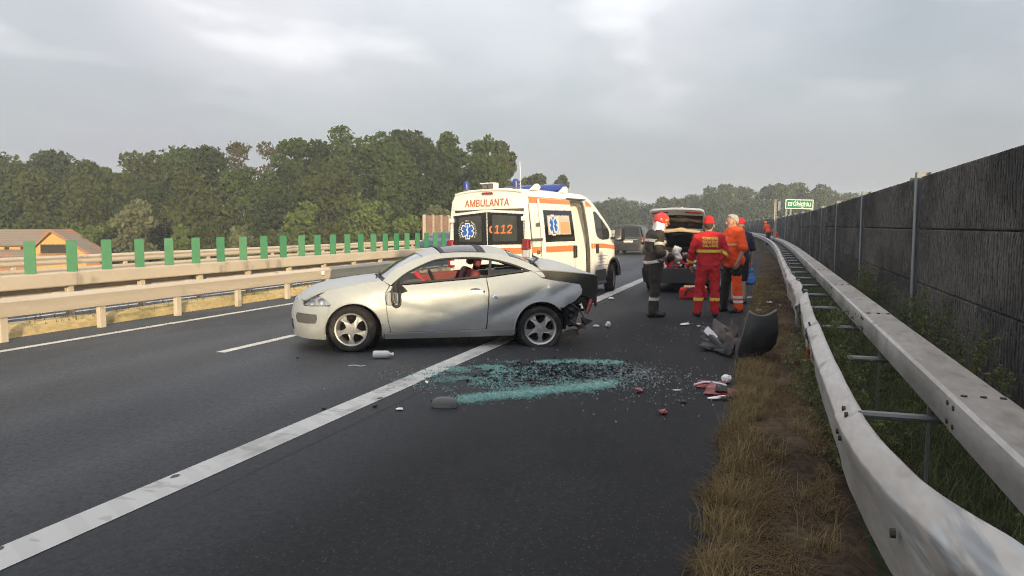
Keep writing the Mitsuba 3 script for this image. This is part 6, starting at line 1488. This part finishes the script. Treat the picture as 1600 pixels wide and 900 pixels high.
# --- man behind him with a blue bag
V = Human('man in dark blue shirt, shorts and red cap behind the paramedic, carrying a blue bag', (-.55, 16.6, 0), PI / 2 + math.radians(20), 1.0, J=dict(elR=(.0, -.27, 1.15), wrR=(.05, -.27, .90), anL=(.03, .10, .085)), head=0.3)
V.wear('shirt', V.torso(.03) + V.arm('L', .032, .46) + V.arm('R', .032, .46) + [bone((V.j['pel'] + [0, .07, -.03], .13), (V.j['pel'] + [0, -.07, -.03], .13))], 'm_navy', .02, seed=31)
V.wear('shorts', [bone((V.j['pel'] + [0, .07, -.02], .125), (V.j['pel'] + [0, -.07, -.02], .125))] + chain([(V.j['hpL'], .12), (V.j['knL'] + [0, 0, .05], .095)]) + chain([(V.j['hpR'], .12), (V.j['knR'] + [0, 0, .05], .095)]), 'm_blackcloth', .02, seed=32)
V.shoes('m_boot')
P = V.P
part(V.k, 'cap', V.put(man2tm(cut(m3.Manifold.batch_hull([ball(P(-.03, 0, .055), .098, 20), ball(P(.02, 0, .06), .092, 20), ball(P(-.02, 0, .09), .085, 20)]), [0, 0, 1], P(0, 0, .03)))), 'm_redcloth', 50)
hp_ = world(V, V.j['wrR'] + [.02, 0, -.09])
bg = finish(uni([bone((hp_, .018), (hp_ + [0, 0, -.10], .05)), bone((hp_ + [0, 0, -.10], .055), (hp_ + [.03, .03, -.34], .085), (hp_ + [-.05, -.02, -.34], .085))]), .03, 3, .05, 3, 18)
single('plastic_bag', bg, 'm_bluebag', 'blue plastic bag hanging from the hand of the man in shorts', 'bag', 60)
# --- road workers far along the guardrail
for i, (x, y, sc_, hd, lb) in enumerate([(.05, 58, 1.02, PI / 2 + .8, 'road worker in orange vest far along the guardrail, beside the tall grey post'), (.72, 60, 1.0, PI + .3, 'second far worker half hidden behind the tall grey post')]):
    W = Human(lb, (x, y, .22 - .5 * (i == 1)), hd, sc_, J=dict(waist=(.08, 0, 1.08), chest=(.16, 0, 1.26), neck=(.24, 0, 1.42), head=(.32, 0, 1.55), shL=(.18, .185, 1.37), shR=(.18, -.185, 1.37), elL=(.24, .24, 1.10), elR=(.24, -.24, 1.10), wrL=(.36, .18, .92), wrR=(.36, -.18, .92)))
    W.wear('vest', W.torso(.035) + W.arm('L', .03, .45) + W.arm('R', .03, .45), 'm_orangecloth', .02, .05, 4)
    W.wear('trousers', W.leg('L', .03) + W.leg('R', .03) + [bone((W.j['hpL'], .12), (W.j['hpR'], .12))], 'm_navy', .02, .05, 4); W.shoes('m_boot')
    part(W.k, 'helmet', W.put(man2tm(m3.Manifold.batch_hull([ball(W.P(-.01, 0, .05), .105)]).split_by_plane([0, 0, 1], float(W.P(0, 0, .03)[2]))[0])), 'm_orangecloth', 50)
# ================================================================ SIGN, POST, HOUSE
pm('m_signgreen', (0.012, 0.20, 0.10), 0.45)
pm('m_concrete', (0.30, 0.29, 0.27), 0.85)
sg = thing('road_sign', 'green and white place name sign on two posts behind the noise barrier', 'road sign')
SM = place((2.36, 66, 3.35), rz=math.radians(-2), rx=0) @ place((0, 0, 0), ry=math.radians(2))
part(sg, 'board', tf(cbox(-1.08, 1.08, -.02, .02, -.40, .40, .01), SM), 'm_signgreen')
part(sg, 'border', tf(extr(sbox(-1.06, -.38, 1.06, .38).difference(sbox(-1.00, -.32, 1.00, .32)), .006, 'y'), SM @ place((0, -.024, 0))), 'm_letterwhite')
m = meshkit.text_mesh('Ghighiu', .36, .006, True); v = np.array(m.vertices); v[:, 0] *= 1.32 / np.ptp(v[:, 0]); v = np.stack([v[:, 0] - v[:, 0].min() - .46, -.024 - v[:, 2], v[:, 1] - .15], 1)
part(sg, 'lettering', tf(tm(v, m.faces), SM), 'm_letterwhite', kind='stuff')
ic = unary_union([sbox(-.86, -.16, -.55, .16).difference(sbox(-.81, -.10, -.60, -.02)).difference(sbox(-.81, .03, -.60, .10))])
part(sg, 'symbol', tf(extr(ic, .006, 'y'), SM @ place((0, -.026, 0))), 'm_letterwhite')
for x in (-.95, -.62): part(sg, 'post', tf(cbox(x - .07, x + .07, .03, .15, -4.2, .1), SM), 'm_postgrey')
part(sg, 'side_plate', tf(cbox(-1.62, -1.42, .05, .08, -.55, .20), SM), 'm_postgrey')
t = thing('steel_post', 'tall grey steel post standing between the rails near the far workers', 'post')
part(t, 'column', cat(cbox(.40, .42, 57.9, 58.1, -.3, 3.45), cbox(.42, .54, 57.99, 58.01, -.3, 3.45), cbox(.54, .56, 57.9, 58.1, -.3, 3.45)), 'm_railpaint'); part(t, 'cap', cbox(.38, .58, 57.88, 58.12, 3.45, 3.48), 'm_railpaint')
def f_roof(p, n, uv):
    a = fb(p.x * .5, p.y * .5, p.z * .8, 4); row = ss(.75, 1.0, dr.abs(dr.sin(p.z * 18)))
    return mx(mx((0.22, 0.175, 0.135), (0.33, 0.15, 0.075), ss(.52, .66, a)), (0.10, 0.08, 0.065), row * .35)
B('m_rooftile', two(pr(mikit.proc(f_roof), 0.85)))
def f_stucco(p, n, uv): return mx((0.55, 0.30, 0.10), (0.62, 0.38, 0.15), fb(p.x, p.y, p.z * 2, 3))
B('m_stucco', two(pr(mikit.proc(f_stucco), 0.9)))
pm('m_timber', (0.34, 0.16, 0.08), 0.8)
pm('m_windowdark', (0.03, 0.025, 0.02), 0.3)
Hs = thing('house', 'old house with weathered tiled roof and orange gable beyond the median on the left', 'house')
hx0, hy0 = at_px(85, 61)
HM = place((hx0, hy0, 0), rz=YAW + math.radians(9))
def hp(name, mesh, mat, par=None, **k): return part(par or Hs, name, tf(mesh, HM), mat, **k)
def slab(pts, th=.12):
    p = np.array(pts, float); n = np.cross(p[1] - p[0], p[2] - p[0]); n /= np.linalg.norm(n)
    return man2tm(m3.Manifold.hull_points(np.vstack([p, p - n * th])))
hp('wall', extr(Polygon([(-1.6, -6), (2.4, -6), (2.4, -.55), (.0, 1.12), (-1.25, -.02), (-1.6, -.02)]), .25, 'y'), 'm_stucco')
hp('wall', cbox(-14, -1.55, 1.0, 5.0, -6, -.05), 'm_stucco')
hp('wall', extr(Polygon([(2.4, -6), (4.2, -6), (4.2, -1.9), (2.4, -.72)]), .25, 'y'), 'm_timber')
rf = hp('roof', cat(slab([(-14, 3.2, 1.22), (0, 3.2, 1.22), (0, .6, -.02), (-14, .6, -.02)]), slab([(-14, 3.2, 1.22), (0, 3.2, 1.22), (0, 6, -.02), (-14, 6, -.02)])), 'm_rooftile')
hp('roof', slab([(0, -.5, 1.24), (0, 3.4, 1.24), (-1.42, 3.4, -.10), (-1.42, -.5, -.10)]), 'm_rooftile'); hp('roof', slab([(0, -.5, 1.24), (0, 3.4, 1.24), (3.55, 3.4, -1.22), (3.55, -.5, -1.22)]), 'm_rooftile')
hp('lower_roof', slab([(-14, .9, -.42), (-1.3, .9, -.42), (-1.3, -1.2, -.95), (-14, -1.2, -.95)]), 'm_rooftile')
hp('lower_wall', cbox(-14, -1.5, -1.0, 1, -6, -1.0), 'm_timber')
hp('balcony_recess', cbox(-.95, .95, -.14, -.05, -.62, .12), 'm_windowdark'); hp('balcony_rail', cat([cbox(-1.0, 1.9, -.62, -.56, -.66, -.58)] + [cbox(x, x + .05, -.60, -.56, -1.1, -.62) for x in np.arange(-1, 1.9, .16)] + [cbox(-1.0, 1.9, -.62, -.1, -1.16, -1.06)]), 'm_timber', kind='stuff')
hp('gable_board', slab([(-1.35, -.55, -.03), (0, -.55, 1.27), (0, -.55, 1.12), (-1.35, -.55, -.20)], .08), 'm_timber'); hp('gable_board', slab([(3.5, -.55, -1.14), (0, -.55, 1.27), (0, -.55, 1.12), (3.5, -.55, -1.32)], .08), 'm_timber')
for x in (-4.1, -2.9, -6.5, -8.6): hp('window', cbox(x, x + .34, .96, 1.02, -.40, -.10), 'm_windowdark')
hp('arched_door', extr(ngon(-1.0, -1.45, .5, 14, 0, PI), .1, 'y'), 'm_windowdark')
# ================================================================ DEBRIS
rd_ = np.random.default_rng(42)
pm('m_bumpergrey', (0.026, 0.029, 0.0285), 0.6, 0.0, 0.3)
pm('m_bumperlip', (0.085, 0.09, 0.088), 0.5)
pm('m_darkdebris', (0.035, 0.033, 0.032), 0.6)
pm('m_brownplastic', (0.085, 0.068, 0.062), 0.7)
bz = thing('bumper', 'torn off grey car bumper standing crumpled at the edge of the verge', 'bumper')
# right hand end: a curved sheet standing on its edge
us = np.linspace(0, 1, 19); vs = np.linspace(0, 1, 15)
U, Vv = np.meshgrid(us, vs, indexing='ij')
xl = np.interp(Vv, [0, .12, .3, .6, 1], [-.255, -.31, -.29, -.245, -.19]); xr_ = np.interp(Vv, [0, .1, .3, .6, .85, 1], [-.03, .06, .13, .155, .145, .125])
Xs = xl + (xr_ - xl) * U; Zs = .012 + Vv * .60 - .055 * np.sin(U * PI) * Vv ** 6 + .05 * U * (1 - Vv) ** 3
Ys = 9.44 + .34 * U ** 1.8 + .10 * (1 - U) ** 4 - .12 * np.sin(Vv * PI * .9) + .015 * (meshkit.fbm(np.stack([Xs * 6, Zs * 6, Xs * 0], -1), 3) - .5)
sheet = np.stack([Xs, Ys, Zs], -1)
fr = grid_mesh(sheet); bk = grid_mesh(sheet + [0.0, .014, 0]); bk = tm(bk.vertices, np.array(bk.faces)[:, ::-1])
part(bz, 'cover', cat(fr, bk), 'm_bumpergrey', 40)
part(bz, 'lip', tube(sheet[:, -1] + [0, .02, .0], .020, 7), 'm_bumperlip', 50); part(bz, 'edge', tube(sheet[0] + [0, .01, 0], .012, 6), 'm_bumperlip', 50)
part(bz, 'recess', grid_mesh((sheet + [0, -.006, 0])[7:13, 4:8]), 'm_darkdebris', 40)
part(bz, 'top_return', grid_mesh(np.stack([sheet[:, -1], sheet[:, -1] + [.0, .12, -.07], sheet[:, -1] + [0, .22, -.16]], 1)), 'm_darkdebris', 40)
def crumple(pts, th, mat, nm, seed, amp=.03, par=None, res=.05, label=None):
    """quad corner points -> crumpled sheet"""
    a, b, c, d = (np.array(p, float) for p in pts)
    n = 12
    u, v = np.meshgrid(np.linspace(0, 1, n), np.linspace(0, 1, n), indexing='ij')
    Q = a * ((1 - u) * (1 - v))[..., None] + b * (u * (1 - v))[..., None] + c * (u * v)[..., None] + d * ((1 - u) * v)[..., None]
    nn = np.cross(b - a, d - a); nn /= np.linalg.norm(nn)
    Q = Q + nn * (amp * 2 * (meshkit.fbm(np.stack([u * 4 + seed, v * 4, u * 0], -1), 4, seed) - .5))[..., None]
    Q[..., 2] = np.maximum(Q[..., 2], .006)
    f = grid_mesh(Q); g = grid_mesh(Q - nn * th); m = cat(f, tm(g.vertices, np.array(g.faces)[:, ::-1]))
    return part(par, nm, m, mat, 25, label=label)
crumple([(-.50, 9.95, .02), (-.22, 9.55, .03), (-.24, 9.62, .34), (-.42, 10.1, .45)], .006, 'm_brownplastic', 'fold', 3, .05, bz)
crumple([(-.62, 10.1, .02), (-.40, 9.7, .02), (-.32, 9.8, .30), (-.55, 10.3, .18)], .006, 'm_bumpergrey', 'fold', 5, .06, bz)
crumple([(-.75, 10.75, .03), (-.45, 10.3, .02), (-.40, 10.5, .24), (-.68, 11.0, .34)], .006, 'm_brownplastic', 'fold', 8, .06, bz)
part(bz, 'beam', tube(smoothline([(-.80, 10.75, .22), (-.70, 10.45, .17), (-.58, 10.2, .10), (-.40, 9.85, .05)], 5), .034, 7), 'm_darkdebris', 40)
part(bz, 'foam_strip', tube(smoothline([(-.66, 10.25, .20), (-.52, 10.1, .10), (-.40, 9.95, .05), (-.34, 9.75, .04)], 5), .018, 6), 'm_bumperlip', 40)
crumple([(-.86, 10.7, .10), (-.62, 10.45, .06), (-.58, 10.5, .17), (-.84, 10.72, .26)], .008, 'm_bumperlip', 'bracket', 11, .03, bz)
part(bz, 'licence_plate', tf(cbox(-.11, .11, -.004, .004, -.045, .045), place((-.69, 10.42, .20), rz=math.radians(-40), ry=math.radians(32), rx=math.radians(-20))), 'm_letterwhite')
pcs = [man2tm(m3.Manifold.hull_points(np.array([-.62, 10.35, .06]) + (rd_.random((7, 3)) - .5) * [.42, .5, .10])) for _ in range(7)]
for m in pcs: part(bz, 'fragment', m, 'm_darkdebris', False)
# lamp debris beside the verge
tl = thing('tail_light', 'broken red and white tail light lying by the dry grass', 'car lamp')
crumple([(-.66, 7.78, .02), (-.38, 7.82, .03), (-.36, 7.90, .07), (-.64, 7.90, .06)], .01, 'm_lensred', 'red_lens', 21, .02, tl)
crumple([(-.56, 7.50, .01), (-.30, 7.52, .02), (-.20, 7.62, .04), (-.50, 7.72, .08)], .01, 'm_lensred', 'red_lens', 25, .03, tl)
crumple([(-.45, 7.52, .05), (-.33, 7.54, .05), (-.33, 7.62, .08), (-.44, 7.62, .085)], .01, 'm_darkdebris', 'socket', 26, .02, tl)
part(tl, 'trim', tube(smoothline([(-.67, 7.80, .035), (-.55, 7.86, .06), (-.38, 7.83, .05), (-.34, 7.78, .02)], 4), .010, 6), 'm_letterwhite', 40)
part(tl, 'silver_piece', tube([(-.50, 7.30, .018), (-.44, 7.31, .02), (-.36, 7.36, .024), (-.34, 7.37, .022)], [.008, .016, .022, .018], 7), 'm_chrome', 40)
part(tl, 'dark_piece', tube(smoothline([(-.36, 7.30, .02), (-.25, 7.42, .03), (-.14, 7.48, .02)], 4), .016, 6), 'm_darkdebris', 40)
def lump(name, label, catg, loc, size, mat, seed, amp=.35, group=None):
    m = trimesh.creation.icosphere(3, 1.0); v = np.array(m.vertices)
    v *= (1 + amp * (meshkit.fbm(v * 1.6 + seed, 3) - .5) * 2)[:, None]
    v *= np.array(size) / 2
    v[:, 2] -= v[:, 2].min(); 
    c, s = math.cos(seed), math.sin(seed); v[:, :2] = v[:, :2] @ np.array([[c, s], [-s, c]])
    return single(name, tm(v + [loc[0], loc[1], .002], m.faces), mat, label, catg, 40, group)
lump('paper_cup', 'white crushed cup at the edge of the dry grass', 'cup', (-.37, 8.16), (.11, .10, .085), 'm_letterwhite', 3.0, .3)
lump('plastic_shard', 'small red lamp shard right of the broken glass', 'shard', (-1.17, 7.42), (.10, .08, .045), 'm_lensred', 5.0, .6, 'red lamp shards on the road')
lump('plastic_shard', 'small red lamp shard nearest to the camera, below the red and white tail light', 'shard', (-.83, 6.62), (.07, .09, .035), 'm_lensred', 6.4, .6, 'red lamp shards on the road')
bt = thing('bottle', 'white plastic bottle lying on the road before the silver car door', 'bottle')
BM = place((-4.485, 8.33, .052), rz=math.radians(22))
bp_ = revolve([(0, -.125), (.042, -.125), (.048, -.115), (.048, -.02), (.044, 0), (.048, .02), (.046, .055), (.022, .085), (.018, .09), (.018, .105), (0, .105)], 20)
part(bt, 'bottle_body', tf(xform(bp_, rz=-PI / 2), BM), 'm_milky', 40); part(bt, 'bottle_cap', tf(xform(revolve([(0, .105), (.021, .105), (.021, .128), (0, .128)], 16), rz=-PI / 2), BM), 'm_letterwhite', 40)
pm('m_milky', (0.62, 0.63, 0.60), 0.35)
ms = thing('mirror_cover', 'grey plastic mirror cover lying by the near end of the turquoise glass', 'mirror cover')
m = trimesh.creation.icosphere(3, 1.0); v = np.array(m.vertices); v = np.sign(v) * np.abs(v) ** .8 * [.125, .055, .075]; v[:, 2] = np.maximum(v[:, 2], -.02); v[:, 2] += .02; v *= (1 + .12 * (meshkit.fbm(v * 14, 3) - .5))[:, None]
part(ms, 'shell', tf(tm(v, m.faces), place((-2.74, 6.24, .002), rz=.25)), 'm_greycover', 50)
pm('m_greycover', (0.12, 0.125, 0.12), 0.6); part(ms, 'rim', tf(tube([(.12 * math.cos(a), .052 * math.sin(a), .012) for a in np.linspace(0, 2 * PI, 24)], .008, 5), place((-2.74, 6.24, .002), rz=.25)), 'm_greycover', 50)
wt = [((-2.59, 11.98), (.11, .05, .045), 'short white roll lying right of the crushed tail'), ((-2.41, 12.04), (.09, .09, .09), 'round white ball of paper right of the white roll'), ((-3.27, 16.68), (.14, .10, .05), 'white scrap on the road line beside the ambulance front wheel'),
      ((-3.08, 6.01), (.07, .06, .02), 'small pale scrap left of the grey mirror cover'), ((-1.26, 12.76), (.22, .10, .03), 'flat white paper scrap at the feet of the red rescuer'), ((-1.03, 12.60), (.06, .05, .02), 'tiny white scrap right of the flat paper'),
      ((-.13, 15.21), (.12, .10, .04), 'white scrap on the verge behind the paramedic, nearest'), ((.06, 16.8), (.13, .08, .05), 'white scrap on the verge close to the rail'), ((-.10, 16.28), (.20, .12, .05), 'larger white crumpled paper on the verge'), ((-.30, 18.1), (.22, .06, .02), 'long thin white scrap behind the paramedic'), ((.28, 16.2), (.09, .07, .04), 'white scrap under the guardrail'),
      ((-.82, 7.62), (.09, .03, .01), 'thin pale splinter left of the red lamp pieces'), ((-3.36, 7.18), (.10, .03, .01), 'pale glass splinter beside the white line')]
for i, (p, s, lb) in enumerate(wt): lump('paper_scrap' if 'splinter' not in lb else 'splinter', lb, 'scrap' if 'splinter' not in lb else 'splinter', p, s, 'm_letterwhite', 10 + i * 1.7, .5, 'pale scraps around the wreck')
single('wire', tube(smoothline([(-4.62, 7.72, .01), (-4.55, 7.76, .012), (-4.47, 7.74, .01), (-4.44, 7.80, .01)], 4), .007, 5), 'm_milky', 'short pale bent strip on the road left of the bottle', 'strip', 40)
for i, (x, y, s, lb) in enumerate([(-3.74, 5.82, .032, 'dark clod left of the white line, nearest to the camera'), (-3.35, 6.05, .04, 'dark crumb beside the white line'), (-2.95, 6.42, .035, 'small dark clod left of the mirror cover'), (-5.5, 8.0, .03, 'dark crumb left of the bottle'), (-.7, 7.1, .05, 'dark lump below the red lamp pieces')]):
    lump('clod', lb, 'clod', (x, y), (s * 1.4, s, s * .6), 'm_darkdebris', 60 + i, .4, 'dark crumbs on the asphalt')
rb = thing('kit_bag', 'red kit bag on the road behind the rescuer in red', 'bag')
m = rbox(-.30, .30, -.16, .16, 0, .26, .07, 10); v = np.array(m.vertices); v += .03 * (meshkit.fbm(v * 8, 3) - .5)[:, None]
part(rb, 'bag_body', tf(tm(v, m.faces), place((-1.55, 17.4, .0), rz=.2)), 'm_redcloth', 50); part(rb, 'strap', tf(tube(smoothline([(-.2, -.17, .10), (-.18, -.20, .20), (.0, -.19, .27), (.18, -.20, .20), (.2, -.17, .10)], 5), .018, 6), place((-1.55, 17.4, 0), rz=.2)), 'm_darkdebris', 50)
part(rb, 'flap', tf(rbox(-.26, .24, -.13, .14, .24, .30, .03, 8), place((-1.50, 17.4, 0), rz=.2)), 'm_orangepale', 40)
# load in the open boot
EM = ESTM
hp2 = thing('boot_load', 'heap of red, white and dark cans and cartons in the open boot', 'load')
mats_ = ['m_redcloth', 'm_letterwhite', 'm_darkdebris', 'm_redcloth', 'm_brownplastic', 'm_letterwhite']
shapes = [cbox(-.05, .05, -.035, .035, -.03, .03, .008), xform(trimesh.creation.cylinder(.033, .115, sections=10)), cbox(-.07, .07, -.05, .05, -.02, .02, .005)]
for i in range(150):
    y = rd_.uniform(-.66, .66); x = rd_.uniform(.06, .75)
    top = .60 + .30 * np.clip(x / .5, 0, 1) * (1 - .35 * abs(y)) + .03 * rd_.normal()
    part(hp2, ('carton', 'can', 'packet')[i % 3], tf(shapes[i % 3], EM @ place((x, y, top), rz=rd_.uniform(0, 6), rx=rd_.uniform(-1, 1), ry=rd_.uniform(-1, 1))), mats_[int(rd_.integers(0, 6))], 30)
part(hp2, 'base', tf(cbox(.10, 1.2, -.72, .72, .46, .60, .02), EM), 'm_darkdebris')
part(hp2, 'tilted_board', tf(cbox(-.10, .10, -.01, .01, -.03, .03, .004), EM @ place((.20, -.55, .62), rx=.4, ry=.6)), 'm_lettergrey')
single('board', cat(tube(smoothline([(-2.62, 18.78, 1.50), (-2.3, 18.80, 1.51), (-2.0, 18.8, 1.545), (-1.86, 18.8, 1.52), (-1.55, 18.85, 1.49)], 4), [.035, .035, .036, .036, .038, .04, .045, .05, .055, .055, .05, .045, .04, .036, .034, .032, .03], 7)), 'm_timberpale', 'pale wooden beam lying across the top of the open boot', 'beam', 40)
pm('m_timberpale', (0.50, 0.38, 0.25), 0.8)
part(g1, 'reflector', cbox(.338, .362, 6.74, 6.84, .52, .62, .004), 'm_lensred', label='red reflector patch on the rail')
part(g3, 'reflector', cbox(-9.985, -9.97, 15.55, 15.67, .47, .57, .004), 'm_letterwhite', label='white reflector on the tan rail')
# broken glass and the dark wet patch
def blob(pts, res=.03, rough=.10, seed=1):
    p = Polygon(smoothline(list(pts) + [pts[0]], 8)).buffer(0)
    c = np.array(p.exterior.coords); c += rough * (np.stack([meshkit.fbm(np.stack([c[:, 0] * 5, c[:, 1] * 5, c[:, 0] * 0 + seed], -1), 4), meshkit.fbm(np.stack([c[:, 0] * 5, c[:, 1] * 5, c[:, 0] * 0 + seed + 9], -1), 4)], 1) - .5) * 2
    return Polygon(c).buffer(0)
def f_wet(p, n, uv): return mx((0.007, 0.009, 0.011), (0.015, 0.016, 0.018), fb(p.x * 8, p.y * 8, 0, 3))
B('m_wet', pr(mikit.proc(f_wet), 0.5, 0, 0.4))
wet = blob([(-2.8, 8.0), (-2.5, 7.75), (-2.1, 7.6), (-1.7, 7.75), (-1.4, 8.0), (-1.4, 8.5), (-1.75, 8.75), (-2.2, 8.7), (-2.6, 8.4)], rough=.5)
struct('wet_patch', cat([trimesh.creation.extrude_polygon(g_, .002, engine='earcut').apply_translation((0, 0, .0045)) for g_ in getattr(wet, 'geoms', [wet])]), 'm_wet')
def shards(P, smin, smax, rg, zmax=.012):
    n = len(P); s = rg.uniform(smin, smax, n)
    a = rg.uniform(0, 2 * PI, (n, 1)) + np.array([0, 2.1, 4.2]) + rg.uniform(-.5, .5, (n, 3))
    z0 = .006 + rg.random(n) * zmax
    tri_ = np.stack([P[:, None, 0] + s[:, None] * np.cos(a), P[:, None, 1] + s[:, None] * np.sin(a), z0[:, None] + s[:, None] * rg.uniform(-.35, .75, (n, 3))], -1)
    tri_[..., 2] = np.maximum(tri_[..., 2], .006)
    low = tri_.copy(); low[..., 2] = .005
    v = np.concatenate([tri_, low], 1).reshape(-1, 3)
    f = (np.arange(n) * 6)[:, None, None] + np.array([[0, 1, 2], [0, 3, 4], [0, 4, 1], [1, 4, 5], [1, 5, 2], [2, 5, 3], [2, 3, 0]])
    return tm(v, f.reshape(-1, 3))
def along(pts, n, w, rg):
    q = smoothline(pts, 20); t = rg.random(n) * (len(q) - 1); i = t.astype(int); fr_ = (t - i)[:, None]
    p = q[i] * (1 - fr_) + q[np.minimum(i + 1, len(q) - 1)] * fr_
    return p + rg.normal(size=(n, 2)) * w
rgq = np.random.default_rng(8)
teal = np.vstack([along([(-2.72, 6.55), (-2.3, 6.95), (-1.78, 7.42), (-1.5, 7.75)], 11000, [.05, .09], rgq), along([(-2.72, 6.62), (-2.2, 7.05), (-1.75, 7.45)], 4600, [.11, .15], rgq),
                  along([(-3.55, 7.75), (-3.0, 8.25), (-2.7, 8.5)], 3000, [.07, .09], rgq), along([(-2.6, 8.6), (-2.1, 8.85), (-1.7, 8.95)], 3600, [.10, .07], rgq),
                  along([(-3.3, 7.4), (-2.6, 7.75), (-1.7, 8.2)], 7000, [.32, .34], rgq), along([(-3.0, 8.0), (-2.4, 8.3)], 2600, [.2, .2], rgq)])
tn = meshkit.fbm(np.stack([teal[:, 0] * 4, teal[:, 1] * 9, teal[:, 0] * 0 + 3], -1), 4)
teal = teal[(tn > .40 + .16 * rgq.random(len(teal))) | (np.arange(len(teal)) < 11000)]
def f_glass(p, n, uv):
    r = cr(dr.floor(p.x * 70), dr.floor(p.y * 70))
    return mx(mx((0.11, 0.30, 0.275), (0.32, 0.53, 0.495), r), (0.55, 0.68, 0.66), ss(.86, 1.0, r))
B('m_glassteal', two(pr(mikit.proc(f_glass), 0.15, 0, 0.6)))
single('broken_glass', shards(teal, .0022, .0075, rgq), 'm_glassteal', 'turquoise crumbs of broken window glass in two streaks on the asphalt', 'broken glass', False, kind='stuff')
darks = along([(-2.75, 7.95), (-2.2, 8.15), (-1.5, 8.3)], 1100, [.16, .28], rgq)
single('tinted_shards', shards(darks, .007, .022, rgq, .02), 'm_tintshard', 'dark blue tinted glass shards in the wet patch', 'broken glass', False, kind='stuff')
pm('m_tintshard', (0.012, 0.022, 0.032), 0.1, 0, 0.7)
wh = np.vstack([along([(-1.7, 8.0), (-1.35, 8.2), (-1.15, 8.35)], 420, [.13, .32], rgq), along([(-3.2, 7.5), (-2.0, 8.0), (-1.0, 8.0)], 420, [.45, .5], rgq), along([(-1.6, 7.2), (-.9, 7.6), (-.6, 8.2)], 160, [.3, .5], rgq), along([(-2.8, 9.2), (-1.8, 11), (-1, 13)], 120, [.5, .8], rgq)])
single('clear_shards', shards(wh, .003, .009, rgq), 'm_clearshard', 'scattered pale bits of clear glass around the turquoise streaks', 'broken glass', False, kind='stuff')
pm('m_clearshard', (0.34, 0.40, 0.40), 0.2, 0, 0.6)
